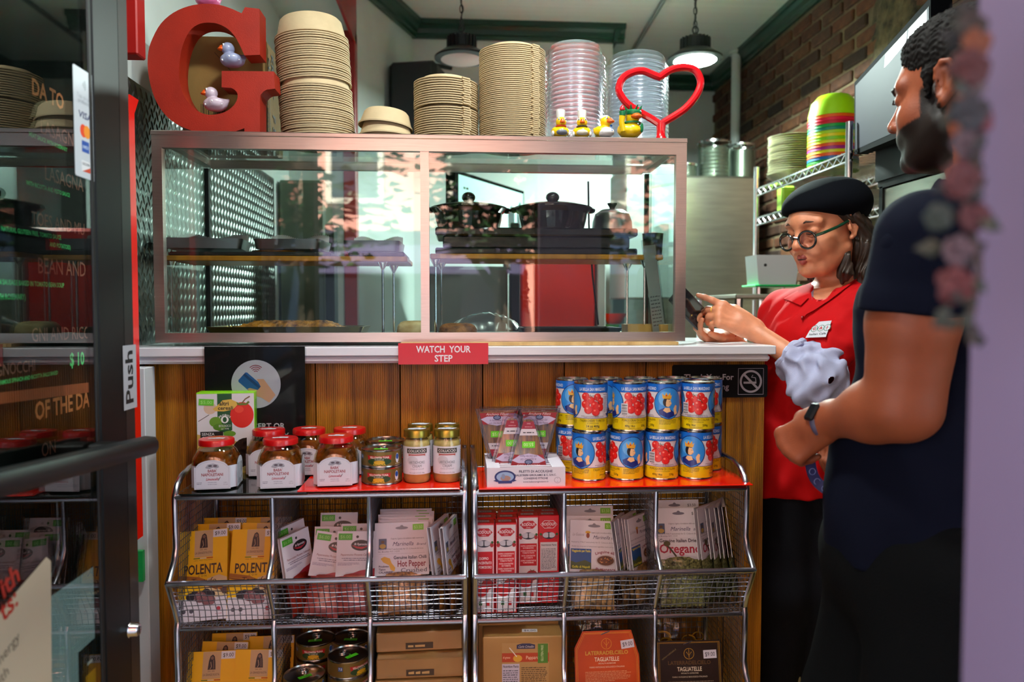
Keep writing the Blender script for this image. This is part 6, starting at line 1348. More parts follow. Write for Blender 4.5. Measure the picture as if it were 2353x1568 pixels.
# ---- tomato paste cartons
RW = mat('c41220', .4, coat=.15, name='red carton')
def rodolfi(label, px, y, z, side=False, an=.0):
    t = thing('tomato_paste_carton', label, 'carton', (pX(px, y, 1300), y, z), (-an, 0, 0), group='red tomato paste cartons'); W, H, Dp = .046, .198, .036; w = W / 2
    MB(RW).box(-w, w, 0, Dp, 0, H, bev=.001).build('carton_body', t); p = PR()
    if not side: p.rect(-w + .002, w - .002, .003, H - .004, 'd0ccd4')
    bg_ = 'b01224'; p.poly([(-.019, H - .020), (-.010, H - .011), (.010, H - .011), (.019, H - .020), (.010, H - .029), (-.010, H - .029)], bg_ if not side else 'd0ccd4')
    if side: p.poly([(-.018, H - .020), (-.0095, H - .012), (.0095, H - .012), (.018, H - .020), (.0095, H - .028), (-.0095, H - .028)], 'b81222')
    p.text('RODOLFI', 0, H - .0225, .0062, 'e0dce0', b=True, fit=.030); p.text('1896', 0, H - .0155, .002, 'e0dce0'); p.text('PARMA', 0, H - .0272, .002, 'e0dce0')
    p.ell(0, H - .045, .015, .008, '1c2438', 20); p.ell(-.006, H - .044, .008, .006, 'b8bcc8', 14); p.ell(.006, H - .044, .008, .006, 'b8bcc8', 14); p.rect(-.0012, .0012, H - .051, H - .040, '20242c'); p.ell(-.017, H - .048, .004, .005, 'a02028', 10); p.ell(.017, H - .048, .004, .005, 'a02028', 10); p.ell(-.018, H - .042, .003, .003, '2c5a28', 8); p.ell(.018, H - .042, .003, .003, '2c5a28', 8)
    if side:
        p.rect(-.019, .019, H - .125, H - .060, 'c8c4cc'); p.text('Nutritional Facts', 0, H - .068, .0036, '202028', b=True, fit=.034); p.para(-.017, .017, H - .076, .0016, 15, '50505c', 8, 2.0); p.text('130g e 4.6oz', 0, .040, .004, 'e0c8cc', fit=.032); p.text('(42ml)', 0, .030, .004, 'e0c8cc'); p.words(-.017, .017, .014, .002, 'd8b0b4', 3); p.words(-.017, .017, .009, .002, 'd8b0b4', 4); p.ell(.008, .055, .004, .004, 'e0c8cc', 10); p.ell(.008, .055, .0025, .0025, 'b81222', 10)
    else:
        p.rect(-.019, .019, H - .112, H - .062, 'b81222')
        if label.startswith('left'):
            for i, s in enumerate(('DOPPIO', 'CONCENTRATO', 'DI POMODORO')): p.text(s, 0, H - .080 - i * .0095, .0056, 'e0d8dc', b=True, fit=(.020, .034, .034)[i])
        else:
            for i, s in enumerate(('DOPPIO CONCENTRATO', 'DI POMODORO', 'DOUBLE CONCENTRATED', 'TOMATO PASTE', 'PATE CONCENTRE', 'DE TOMATE', 'DOPPELT KONZENTRIERTES', 'TOMATENMARK')): p.text(s, 0, H - .069 - i * .0046 - (i // 2) * .0018, .0030, 'e0c8cc', b=True, fit=min(.034, .0022 * len(s)))
        p.ell(.008, .064, .013, .012, '9a101a', 20); p.ell(-.006, .052, .016, .015, 'b8161e', 24); p.ell(-.010, .058, .004, .003, 'd85850', 10); p.line([(.004, .078), (.008, .073), (.013, .077)], .0012, '2c4a1c'); p.line([(-.012, .069), (-.006, .065), (0, .069)], .0012, '2c4a1c')
        p.rect(-.011, -.004, .018, .027, '1c6a34'); p.rect(-.004, .004, .019, .027, 'd8d8dc'); p.rect(.004, .012, .017, .026, 'b01c28'); p.text('130g e 4.6oz', 0, .006, .0042, '242028', fit=.032)
    p.build('carton_print', t, front())
    p = PR(); p.rect(-.016, .012, .008, .022, 'b8b8c0'); p.text('$3.00', -.002, .012, .006, '303038'); p.build('top_sticker', t, lambda a_, b_, h: (a_, b_, H + .0004 + h)); return t
rodolfi('leftmost tomato paste carton in front, single red panel', 1112, 1.626, F1); rodolfi('second tomato paste carton in front, beside the leftmost', 1163, 1.626, F1); rodolfi('third tomato paste carton, set further back', 1214, 1.664, F1 + .004); rodolfi('fourth tomato paste carton, red side facing out', 1261, 1.668, F1 + .003, True)
for i, px in enumerate((1116, 1166)): rodolfi('tomato paste carton behind the %s front one' % ('leftmost', 'second')[i], px, 1.666, F1)
for i, px in enumerate((1118, 1168, 1216, 1262)): rodolfi('tomato paste carton in the back row, %s from the left' % ('first', 'second', 'third', 'fourth')[i], px, 1.706, F1)
# ---- lower baskets: tuna stacks
for (px, y, n, nm, sk_) in ((726, 1.735, 5, 'back left', .05), (808, 1.735, 5, 'back right', -.03), (699, 1.642, 4, 'front left', .3), (800, 1.648, 5, 'front right', -.06)):
    for k in range(n): tuna('%s tuna can of the %s stack in the lower basket' % (('lowest', 'second', 'third', 'fourth' if n == 5 else 'top', 'top')[k], nm), (pX(px, y, 1500), y, F2 + .0378 * k), sk_ + (.9 if nm == 'front right' else 0), (sk_, '4cc81c') if k == n - 1 else None)
# ---- flat pasta boxes
KRF = mat('a07a44', .55, coat=.15, noise=.08, nscale=15, name='kraft board'); WRAP = glassmat('fafafa', rough=.12, name='shrink wrap')
bx0 = (XA[2] + XA[3]) / 2
for i, (y, h, rz, lb) in enumerate(((1.62, .045, 0, 'lowest'), (1.62, .045, .01, 'second'), (1.621, .045, -.01, 'third'), (1.628, .044, .015, 'fourth'), (1.66, .044, .04, 'topmost'))):
    z = F2 + sum((.045, .045, .045, .044, .044)[:i]) + .0012 * i
    t = thing('pasta_carton', '%s kraft pasta box in the pile below the hot pepper packets' % lb, 'box', (bx0 + .003 * (i % 2), y, z), (0, 0, rz), group='flat kraft pasta boxes'); MB(KRF).box(-.094, .094, 0, .118, .0, h - .001, bev=.002).build('carton_body', t); MB(WRAP).box(-.0948, .0948, -.0008, .1188, .0005, h - .0003, bev=.003).build('shrink_wrap', t)
    p = PR(); p.rect(-.03, .03, .006, .02, '3c2c18'); p.words(-.025, .02, .010, .006, 'b89860', i); p.build('front_print', t, front(-.001)); p = PR(); p.price(.0, .055, '$5.00', .032, .017, 'd0d2d8', '2a2438' if i != 3 else 'a01830', .03); p.build('price_sticker', t, lambda a_, b_, h_, h=h: (a_, b_, h + .0005 + h_))
# ---- pappardelle boxes
for i, (px, y, H, lb) in enumerate(((1200, 1.622, .226, 'front kraft pappardelle box with printed label'), (1186, 1.690, .228, 'kraft pappardelle box behind the labelled one'))):
    t = thing('pappardelle_box', lb, 'box', (pX(px, y, 1520) + .006, y, F2), (0, 0, -.03 if i == 0 else .02), group='pappardelle boxes'); MB(KRF).box(-.092, .092, 0, .062, 0, H, bev=.002).build('carton_body', t)
    p = PR(); w0, w1, z1 = -.05, .052, H - .014; p.rect(w0, w1, .03, z1, 'a88450'); p.rect(w0, w1, z1 - .042, z1 - .022, 'a83c18'); p.poly([(-.018, z1 - .004), (-.018, z1 - .013), (.022, z1 - .013), (.022, z1 - .004), (.010, z1 - .001), (-.006, z1 - .001)], '2c2c50'); p.text('Carlo Crivellin', .002, z1 - .0105, .005, 'd0c8c8', sh=.3, fit=.034); p.text('Pappardelle', .022, z1 - .036, .0075, 'e8ccb0', fit=.040); p.text('di grano', -.040, z1 - .034, .005, 'e8ccb0', fit=.016); p.ell(-.016, z1 - .034, .010, .008, 'c89a30', 12); p.line([(-.034, z1 - .010), (-.018, z1 - .030)], .002, 'd0ccc8')
    p.rect(.028, .050, z1 - .045, z1 - .002, '4a7a28'); p.text('GLUTEN FREE', .040, z1 - .023, .005, 'd0e0b0', rot=PI / 2, fit=.036); p.rect(w0, -.012, .03, z1 - .046, 'b4aec0'); p.text('Nutrition Facts', -.031, z1 - .054, .005, '242430', b=True, fit=.034); p.para(w0 + .002, -.014, z1 - .062, .0024, 12, '50505c', 3, 2.0); p.para(-.008, w1 - .002, z1 - .056, .0022, 14, '4a3820', 5, 1.9)
    if i == 0: p.build('box_print', t, front())
    p = PR(); p.price(.012, .030, '$6.00', .034, .016, 'd0d2d8', '2a2438', -.03); p.build('price_sticker', t, lambda a_, b_, h_, H=H: (a_, b_, H + .0004 + h_))
# ---- tagliatelle bags
NEST = mat('b88a1c', .5, noise=.2, nscale=20, name='egg pasta')
for i, (px, y, col, bor, lb, fg) in enumerate(((1398, 1.640, 'b84410', 'd89030', 'orange card tagliatelle bag below the puttanesca packets', 'e0c8b0'), (1588, 1.636, '24120c', 'b88a2c', 'dark brown card tagliatelle bag below the oregano packets', 'd0c4b0'))):
    t = thing('tagliatelle_bag', lb, 'bag', (pX(px, y, 1540), y, F2), (-.2, 0, .02 - .03 * i), group='tagliatelle bags'); H = .215 if i == 0 else .19; w = .074
    R = random.Random(i); m = MB(NEST)
    for k in range(26):
        cx, cy, cz, rr = R.uniform(-.05, .05), R.uniform(.012, .05), R.uniform(.02, .19), R.uniform(.012, .022); a0 = R.uniform(0, 6); m.tube([(cx + rr * math.cos(a0 + q * .5), cy + R.uniform(-.002, .002), cz + rr * .7 * math.sin(a0 + q * .5)) for q in range(13)], .0035, 5, flat=.3)
    m.build('pasta', t); f = pillow(.17, .262, .075, 12, i + 4); m = MB(CLING)
    m.grid(lambda u, v: (lambda q: (q[0], q[1] + .035, q[2]))(f(-1)(u, v)), 12, 12); m.grid(lambda u, v: (lambda q: (q[0], q[1] + .035, q[2]))(f(1)(1 - u, v)), 12, 12); m.build('clear_bag', t, smooth=80)
    out = [(-w, .01), (w, .01), (w, H - .055), (w * .78, H), (-w * .72, H), (-w * .98, H - .035)] if i == 0 else [(-w, .01), (w, .01), (w, H), (-w, H)]
    MB(mat(col, .4, coat=.2, name='printed card')).prism(out, -.014, -.0125).build('front_card', t); p = PR(); q = [(x * .95, .012 + (z - .01) * .97) for x, z in out]; p.line(q + [q[0]], .0012, bor); q = [(x * .91, .014 + (z - .01) * .95) for x, z in out]; p.line(q + [q[0]], .0007, bor)
    p.ell(.0, H - .028, .012, .012, bor, 20); p.ell(0, H - .028, .011, .011, col, 20); p.line([(0, H - .037), (0, H - .018)], .001, bor); p.line([(-.006, H - .024), (0, H - .032), (.006, H - .024)], .001, bor); p.text('LATERRADELCIELO' if i == 0 else 'LATERRADELCIELO', 0, H - .051, .0078, 'c8a040' if i == 0 else '5a4020', b=True, fit=.098); p.text('TAGLIATELLE', 0, H - .065, .0085, fg, b=True, fit=.056); p.text('SPECIALITA ALIMENTARE', 0, H - .071, .0028, fg, fit=.04); p.text('FARRO INTEGRALE BIOLOGICO ITALIANO', 0, H - .079, .0032, fg, fit=.08); p.para(-.05, .055, H - .088, .0018, 7, 'd0906a' if i == 0 else '8a7a68', i, 1.8)
    if i: p.text('mylaterradelcielo.it', -.045, H - .030, .004, '8a7a50', sh=.2, rot=.6, fit=.04)
    p.ell(0, .055, .04, .032, '6a5468' if i == 0 else '2c2450', 24); p.price(.048, H - .030, '$9.00', .030, .018, 'c8c4d4', '2a2438', .12 if i == 0 else .03); p.build('card_print', t, front(-.014)); MB(CHROME).tube([(-.012, -.016, H - .008), (.008, -.016, H - .001)], .0012, 6).build('staple', t)
# ================================================================== OPEN GLASS DOOR ON THE LEFT
XD = -.597
def onD(px, py, x=XD): return atX(px, py, x)
ya, yb_ = onD(218, 700).y, onD(310, 700).y
dr = bpy.data.objects.new('door_1', None); COL.objects.link(dr); struct(dr, 'black-framed glass shop door standing open on the left')
MB(BLACKM).box(XD - .014, XD, ya + .012, yb_ - .045, .0, 2.12, bev=.003).build('lock_stile', dr)
m = MB(mat('0c0f10', .4, spec=.35, name='black anodised edge')); m.prism([(XD - .014, yb_ - .044), (XD - .001, yb_ - .044), (XD - .004, yb_), (XD - .014, yb_)], 0, 2.12, axis='z'); m.build('edge_strip', dr)
MB(mat('050606', .6, name='glazing gasket')).box(XD - .014, XD - .001, ya, ya + .011, .24, 2.03, bev=.002).build('gasket', dr)
MB(BLACKM).box(XD - .045, XD, .52, .62, 0, 2.12, bev=.003).build('hinge_stile', dr); MB(BLACKM).box(XD - .045, XD, .621, ya + .0115, 2.03, 2.12, bev=.003).build('top_rail', dr); MB(BLACKM).box(XD - .045, XD, .621, ya + .0115, 0, .24, bev=.003).build('bottom_rail', dr)
DGL = glassmat('e4eeea', ior=1.5, name='door glass'); MB(DGL).box(XD - .009, XD - .003, .621, ya, .24, 2.03).build('pane', dr)
A = atX(342, 1024, -.545); Bp = atX(0, 1112, -.545); dv = (Bp - A); E = A + dv * 1.75
pb = MB(mat('0e1214', .4, spec=.4, name='black push bar')); 
def barsec(c): return [c + Vector((dx, 0, dz)) for dx, dz in ((-.006, -.017), (.012, -.014), (.017, -.004), (.017, .006), (.012, .015), (-.006, .017))]
loft(pb, [[tuple(v) for v in barsec(E)], [tuple(v) for v in barsec(A)]]); bo = pb.build('push_bar', dr)
for f in (.12, .95): c = A + (E - A) * f; MB(BLACKM).box(XD - .001, c.x, c.y - .02, c.y + .02, c.z - .014, c.z + .014, bev=.003).build('bar_mount', bo)
lk = onD(300, 1448); m = MB(CHROME); m.lathe([(0, .016), (.0100, .0155), (.0125, .012), (.0130, .002), (.0145, 0)][::-1], 28, M=T(lk.x + .0, lk.y, lk.z, ry=PI / 2)); lo_ = m.build('lock_cylinder', dr); MB(DARK).box(lk.x + .0155, lk.x + .0168, lk.y - .001, lk.y + .001, lk.z - .006, lk.z + .006).build('keyway', lo_)
def dmap(x): return flatmap((x, 0, 0), (0, 1, 0), (0, 0, 1))
a, b = onD(278, 950), onD(310, 797); p = PR(); a.y, b.y = yb_ - .057, yb_ - .002; za, zb2 = pZ(950, 1.36, 294), pZ(797, 1.36, 294); p.rect(a.y, b.y, za, zb2, 'a4a6ae'); p.text('Push', (a.y + b.y) / 2 + .012, (za + zb2) / 2, .030, '0c0c10', b=True, rot=PI / 2, fit=(zb2 - za) * .86); p.build('push_sticker', dr, dmap(XD + .0005))
# card sticker on the glass
a, b = onD(172, 408, XD - .003), onD(217, 172, XD - .003); y0, y1, z0, z1_ = a.y, b.y - .002, a.z + .004, b.z - .004; c = (y0 + y1) / 2; H = z1_ - z0; w = y1 - y0
p = PR(); p.poly(rrect(y0, y1, z0, z1_, .004), 'b4bcc4')
for i, rr in enumerate((.004, .008, .012)): p.line([(c - .008 + rr * math.cos(q), z1_ - H * .14 + rr * math.sin(q)) for q in [math.radians(-40 + 10 * k) for k in range(9)]], .0014, '5a626c')
p.text('Tap to pay', c, z0 + H * .73, .006, '8a929c', fit=w * .7); p.text('preferred', c, z0 + H * .685, .006, '8a929c', fit=w * .6); p.text('VISA', c, z0 + H * .55, .010, '28305c', b=True, sh=.15, fit=w * .6); p.ell(c - .006, z0 + H * .435, .0105, .0105, 'd0401c', 20); p.ell(c + .006, z0 + H * .435, .0105, .0105, 'd88828', 20); p.rect(c - .012, c + .012, z0 + H * .24, z0 + H * .345, '1c4a9c'); p.text('AMEX', c, z0 + H * .275, .005, 'b4c4e0', b=True, fit=.02); p.rect(c - .014, c + .014, z0 + H * .06, z0 + H * .16, 'd0d4d8'); p.text('DISCOVER', c, z0 + H * .12, .004, '484c58', b=True, fit=.024); p.poly([(c - .012, z0 + H * .06), (c + .014, z0 + H * .06), (c + .014, z0 + H * .11)], 'b83c20'); p.build('card_sticker', dr, dmap(XD - .0028))
# chalkboard behind the door
XB_ = -.725
cb = thing('chalkboard', 'chalk menu board seen through the open door glass', 'chalkboard', (0, 0, 0)); MB(mat('050707', .9, spec=.1, name='chalkboard slate')).box(XB_ - .012, XB_, .80, 1.66, .72, 2.15).build('slate', cb)
MB(mat('3a2418', .6, name='dark wood frame')).box(XB_ - .014, XB_ + .008, .78, .80, .70, 2.17).box(XB_ - .014, XB_ + .008, 1.66, 1.68, .70, 2.17).build('frame_side', cb); MB(mat('3a2418', .6, name='dark wood frame')).box(XB_ - .014, XB_ + .008, .80, 1.66, 2.15, 2.17).box(XB_ - .014, XB_ + .008, .80, 1.66, .70, .72).build('frame_end', cb)
GC, RCk, OC = mat('58ff90', .8, name='green chalk'), mat('a06858', .9, name='rust chalk'), mat('f08850', .85, name='orange chalk'); p = PR()
for (px, py, cap, s, c_) in ((72, 215, 34, 'DA TO', OC), (92, 305, 30, 'LASAGNA', RCk), (66, 312, 9, 'MEAT SAUCE WITH ROSEMARY', GC), (102, 412, 30, 'LASAGNA', RCk), (60, 424, 9, 'WITH RICOTTA AND PESTO SAUCE', GC), (72, 515, 28, 'TOES AND MUSHR', RCk), (2, 530, 10, 'NATURAL GLUTEEN FREE, TOMATO SAUCE', GC), (114, 566, 9, 'AND POTATOES)', GC), (86, 628, 34, 'BEAN AND', RCk), (-30, 652, 11, 'ITALIAN SAUSAGE BAKED IN TOMATO BEAN SOUP', GC), (-20, 688, 12, '(WITH ROSEMARY)', GC), (72, 786, 30, 'GNI AND RICO', RCk), (160, 842, 28, '$ 10', GC), (-10, 866, 26, 'GNOCCHI', RCk), (-20, 888, 9, 'OUR FAMOUS SPINACH AND RICOTTA BALLS BAKED', GC), (80, 966, 38, 'OF THE DAY', OC), (95, 1052, 30, 'ON', RCk)):
    o = atX(px, py, XB_); h = cap / F * o.y * 1.02; R = random.Random(px); p.text(s, o.y, o.z, h, c_, al='l', b=(c_ is not RCk), sx=.86, rot=R.uniform(-.012, .012))
o1, o2 = atX(-40, 925, XB_), atX(260, 884, XB_); p.poly([(o1.y, o1.z - .006), (o2.y, o2.z - .010), (o2.y, o2.z + .010), (o1.y, o1.z + .012)], mat('b0502c', .85, name='orange chalk band')); p.build('chalk_writing', cb, dmap(XB_))
# posters low on the door
a, b = onD(60, 1568, XD - .024), onD(217, 1315, XD - .024)
t = thing('door_poster', 'white poster with red corner low on the door glass', 'poster', (0, 0, 0)); p = PR(); y0, y1, z1_ = 1.02, ya - .004, b.z + .02; p.rect(y0, y1, .30, z1_, 'b8c4cc'); p.poly([(y0, z1_ - .12), (y0 + .10, z1_ - .02), (y0 + .10, z1_), (y0, z1_)], 'c81414'); p.rect(y0 + .03, y0 + .11, .3, z1_ - .21, 'b03c18'); q = onD(158, 1450, XD - .024); p.rect(q.y, y1, .3, z1_ - .12, '10181c'); p.rect(q.y + .022, y1, .3, z1_ - .17, 'c88a1c'); p.text('TEM', q.y + .026, z1_ - .235, .034, '7a1c14', al='l', b=True, sx=.8); p.words(q.y + .028, y1 - .01, z1_ - .155, .007, 'c8d0d0', 2); p.rect(q.y + .022, y1, .3, z1_ - .255, '2c6a2c'); p.build('poster_sheet', t, dmap(XD - .0110))
t = thing('door_notice', 'cream notice with red lettering at the bottom left of the door', 'notice', (0, 0, 0)); q = onD(104, 1290, XD - .010); p = PR(); p.poly([(.80, .30), (q.y - .02, .30), (q.y, q.z), (q.y - .012, q.z + .010), (.80, q.z - .09)], 'b4a890'); s1 = onD(-60, 1375, XD - .01); p.text('ith', onD(2, 1352, XD - .01).y - .01, onD(2, 1372, XD - .01).z, .028, 'a0281c', al='l', b=True, rot=.30); p.text('ts:', onD(2, 1400, XD - .01).y - .01, onD(2, 1425, XD - .01).z, .028, 'a0281c', al='l', b=True, rot=.30)
for i, s in enumerate(('e energy', 'with')): p.text(s, .99 + .01 * i, onD(10, 1525 + i * 40, XD - .01).z, .015, '3c3830', al='l', rot=.30)
p.build('notice_sheet', t, dmap(XD - .0025))

# ================================================================== FLOWER GARLAND ON THE RIGHT JAMB
gl = thing('flower_garland', 'artificial flower garland hanging down the lilac-lit door jamb', 'garland', (0, 0, 0)); YG_ = .43
LEF = mat('24331c', .6, name='cloth leaf')
pts = [atY(2238 + 10 * math.sin(i * 1.3), 20 + i * 55, YG_) for i in range(15)]; MB(mat('2a2018', .7, name='garland stem')).tube(pts, .0022, 6).build('stem', gl)
def flower(px, py, r, col, n=8):
    c = atY(px, py, YG_ - .004); m = MB(mat(col, .7, name='cloth petal')); R = random.Random(px)
    for k in range(n):
        a_ = 2 * PI * k / n + R.uniform(0, .3); m.sphere((c.x + math.cos(a_) * r * .55, c.y - r * .2 + R.uniform(-.3, .3) * r, c.z + math.sin(a_) * r * .55), (r * .5, r * .28, r * .5), 8, 6)
    m.sphere((c.x, c.y - r * .4, c.z), r * .35, 8, 6); m.build('flower', gl)
for a_ in ((2222, 158, .0115, '340508'), (2236, 100, .009, '5a2c10'), (2232, 205, .007, '4a4246'), (2222, 262, .011, '10141c'), (2240, 275, .009, '4c0e1c'), (2218, 330, .009, '3a2c34'), (2200, 415, .0115, '3a060a'), (2232, 500, .009, '36060e'), (2198, 578, .009, '3e2c34'), (2190, 656, .011, '40060a'), (2150, 500, .008, '0e1c14'), (2230, 60, .009, '1e1610'), (2226, 420, .008, '380a0e')): flower(*a_)
for i in range(46):
    R = random.Random(i + 50); c = atY(2222 + R.uniform(-60, 40) * (1 if i % 3 else .4), 40 + i * 16.5, YG_ + R.uniform(-.01, .012)); a_ = R.uniform(0, 6.28); L_ = R.uniform(.010, .018); m = MB(mat(('161e10', '0e130f', '221f10', '0f0f12')[i % 4], .6, name='cloth leaf'))
    u = Vector((math.cos(a_), R.uniform(-.4, .4), math.sin(a_))) * L_; v = u.cross(Vector((0, 1, 0))).normalized() * L_ * .32; nrm = Vector((0, -.0012, 0)); m.add([c, c + u * .5 + v + nrm, c + u, c + u * .5 - v + nrm, c + u * .5 + nrm * 2.5], [(0, 4, 1), (1, 4, 2), (2, 4, 3), (3, 4, 0)]); m.build('leaf', gl)
# ================================================================== PEOPLE
def V3(p): return np.array(p, float)
def hand(sd, M, side, flex, thumb, s=1.0, spread=1.0):
    """M: local frame at the wrist (+x to the fingers, +z back of the hand); side=+1/-1 thumb along +y/-y"""
    h = SD(); ys = [.027, .009, -.009, -.026]; Ls = [.070, .077, .072, .056]; mx = [.086, .090, .086, .078]; rr = [.0085, .0088, .0083, .0074]
    h.cap((-.01, .006, 0), (.03, .004, 0), .021, .020, k=.02); h.cap((-.01, -.008, 0), (.03, -.010, 0), .020, .019, k=.02)
    tips = []
    for i in range(4):
        y = ys[i] * side; h.cap((.018, y * .75, -.002), (mx[i], y, -.001), .0125, .0112, k=.014); P = V3((mx[i], y, -.001)); a = 0; seg = [Ls[i] * .44, Ls[i] * .31, Ls[i] * .25]; r = rr[i]; dy = ys[i] * side * .16 * spread
        pts = [P]
        for j in range(3):
            a += math.radians(flex[i][j]); d = V3((math.cos(a), dy * 3, -math.sin(a))); d /= np.linalg.norm(d); P = P + d * seg[j]; pts.append(P)
        h.cap(pts[0], pts[1], r * 1.12, r, k=.006); h.ell(pts[0], r * 1.22, k=.008); h.cap(pts[1], pts[2], r * 1.02, r * .92, k=.0035); h.cap(pts[2], pts[3], r * .92, r * .76, k=.003); tips.append(pts)
    t = [V3((a * 1.0, b * side, c)) for a, b, c in thumb]; h.cap(t[0], t[1], .015, .0125, k=.014); h.cap(t[1], t[2], .0118, .0105, k=.006); h.cap(t[2], t[3], .0105, .0085, k=.003)
    h.cap((.03, .026 * side, -.008), t[1], .012, .012, k=.012)
    if s != 1:
        q = []
        for (ty, a, b, c, d, k, sub) in h.p: q.append((ty, a * s, b * s, c * s if ty == 'c' else c, d * s, k * s, sub) if ty == 'c' else (ty, a * s, b * s, c, d, k * s, sub))
        h.p = q
    h.warp(M); sd.p += h.p; return [[np.array(M @ Vector(p * s)) for p in f] for f in tips], [np.array(M @ Vector(p * s)) for p in t]
def frame(o, x, z):
    x = Vector(x).normalized(); z = Vector(z); z = (z - x * z.dot(x)).normalized(); y = z.cross(x); M = Matrix((x, y, z)).transposed().to_4x4(); M.translation = Vector(o); return M
def face(sd, M, f=1.0, beard=False):
    h = SD(); e = h.ell; c = h.cap
    e((0, .018, .032), (.073, .092, .078), k=.01); e((0, -.012, -.028), (.0595, .072, .082), k=.03); e((0, -.040, -.080), (.041, .042, .034), k=.03)
    for s in (-1, 1):
        e((s * .036, -.050, -.034), (.027, .030, .030), k=.025); c((s * .050, .0, -.060), (s * .022, -.055, -.098), .022, .018, k=.025)
        c((s * .010, -.083, .022), (s * .046, -.068, .022), .010, .009, k=.018)
    c((0, -.058, .040), (0, -.050, .070), .028, .028, k=.04)
    for s in (-1, 1): e((s * .031, -.098, .003), (.018, .018, .0125), k=.012, sub=True)
    for s in (-1, 1): e((s * .031, -.073, .002), (.0155, .0135, .0125), k=.005)
    c((0, -.084, .014), (0, -.108, -.028), .0070, .0100, k=.014); e((0, -.108, -.031), (.0100, .0095, .0090), k=.006)
    for s in (-1, 1): e((s * .0115, -.099, -.034), (.0078, .0095, .0070), k=.006); e((s * .006, -.105, -.0415), (.0034, .0050, .0030), k=.003, sub=True)
    e((0, -.078, -.060), (.030, .018, .022), k=.02)
    for s in (-1, 1): c((s * .021, -.083, -.0645), (s * .006, -.0945, -.0600), .0035, .0052, k=.005); c((s * .020, -.083, -.0660), (0, -.0925, -.0710), .0035, .0066, k=.006)
    c((-.016, -.0965, -.0652), (.016, -.0965, -.0652), .0016, .0016, k=.002, sub=True); c((-.02, -.098, -.083), (.02, -.098, -.083), .006, .006, k=.012, sub=True)
    e((0, -.080, -.100), (.019, .016, .016), k=.016)
    for s in (-1, 1):
        R = Matrix.Rotation(s * .35, 3, 'Z') @ Matrix.Rotation(-.18, 3, 'X'); e((s * .0770, .018, -.003), (.0060, .018, .030), R, k=.006); e((s * .085, .011, -.004), (.007, .010, .017), R, k=.004, sub=True)
        hx = [(.078, .002, .006), (.081, .006, .020), (.084, .016, .0285), (.084, .027, .026), (.0845, .033, .013), (.084, .033, -.004), (.081, .026, -.018), (.079, .015, -.031), (.076, .008, -.036)]; hr = (.0034, .0038, .0040, .0040, .0038, .0036, .0040, .0058, .0060)
        for j in range(8): c((s * hx[j][0], *hx[j][1:]), (s * hx[j + 1][0], *hx[j + 1][1:]), hr[j], hr[j + 1], k=.003)
        c((s * .077, .002, -.006), (s * .079, .003, -.014), .0045, .0045, k=.004); c((s * .082, .024, .012), (s * .082, .022, -.012), .0030, .0030, k=.005)
    c((0, .030, -.060), (0, .048, -.165), .050, .056, k=.03)
    q = []
    for (ty, a, b, cc, d, k, sub) in h.p: q.append((ty, a * f, b * f, cc * f if ty == 'c' else cc, d * f, k * f, sub))
    h.p = q; h.warp(M); sd.p += h.p
def hframe(o, fwd, up=(0, 0, 1)):
    """head frame: local -y looks along fwd, +z up"""
    y = -Vector(fwd).normalized(); z = Vector(up); z = (z - y * z.dot(y)).normalized(); x = y.cross(z); M = Matrix((x, y, z)).transposed().to_4x4(); M.translation = Vector(o); return M
def local(M, x, y, z):
    I = np.array(M.inverted()); return [I[i, 0] * x + I[i, 1] * y + I[i, 2] * z + I[i, 3] for i in range(3)]
def skinmat(c, dark, name):
    return mat(c, .48, sss=.12, noise=.10, nscale=45, bump=.12, bscale=420, name=name)
def axes(x0, x1, y0, y1, zs, h):
    z = [];
    for (a, b, s) in zs: z.append(np.arange(a, b, s))
    return [np.arange(x0, x1, h), np.arange(y0, y1, h), np.concatenate(z)]
def folds(seeds, amp, fr):
    R = random.Random(seeds); K = [(R.uniform(-1, 1), R.uniform(-1, 1), R.uniform(-.8, .8), R.uniform(0, 6.28), R.uniform(.6, 1.4)) for _ in range(7)]
    def f(x, y, z):
        o = 0
        for (a, b, c, ph, q) in K: o = o + np.sin((a * x + b * y + c * z) * fr * q + ph + 1.5 * np.sin(z * fr * .4 + ph))
        return amp * o / 3
    return f

# ------------------------------------------------------------------ the woman behind the counter end
WY = 1.97
def w_(px, py, dy=0): return atY(px, py, WY + dy)
HW = hframe(w_(1888, 522, .02), (-.87, -.44, -.24), (-.15, -.05, 1)); woman = SD(); face(woman, HW, 1.03)
nk = HW @ Vector((0, .045, -.155)); chest = w_(1880, 800, .05); hipc = Vector((.965, WY + .09, .90))
shL, shR = w_(1972, 715, -.03), w_(1800, 715, .16); elL = w_(1868, 856, -.12); wrL = w_(1724, 754, .02); elR = w_(1775, 860, .16); wrR = w_(1672, 778, .12)
woman.cap(nk, nk + Vector((.01, .01, -.06)), .052, .06, k=.03)
woman.cap(shL, shR, .045, .045, k=.05); woman.cap(chest + Vector((0, 0, .06)), chest, .10, .11, k=.06); woman.cap(chest, hipc, .105, .12, k=.08)
woman.chain([shL, elL, wrL], [.042, .033, .0235], k=.02); woman.chain([shR, elR, wrR], [.042, .033, .0235], k=.02)
for s, dx in ((-1, -.075), (1, .075)):
    hp_ = hipc + Vector((dx, .0, -.04)); kn = Vector((hp_.x, hp_.y - .02, .47)); an_ = Vector((hp_.x, hp_.y + .02, .09)); woman.chain([hp_, kn, an_], [.085, .058, .042], k=.05); woman.cap(an_ + Vector((0, .01, -.04)), an_ + Vector((0, -.13, -.055)), .034, .03, k=.03)
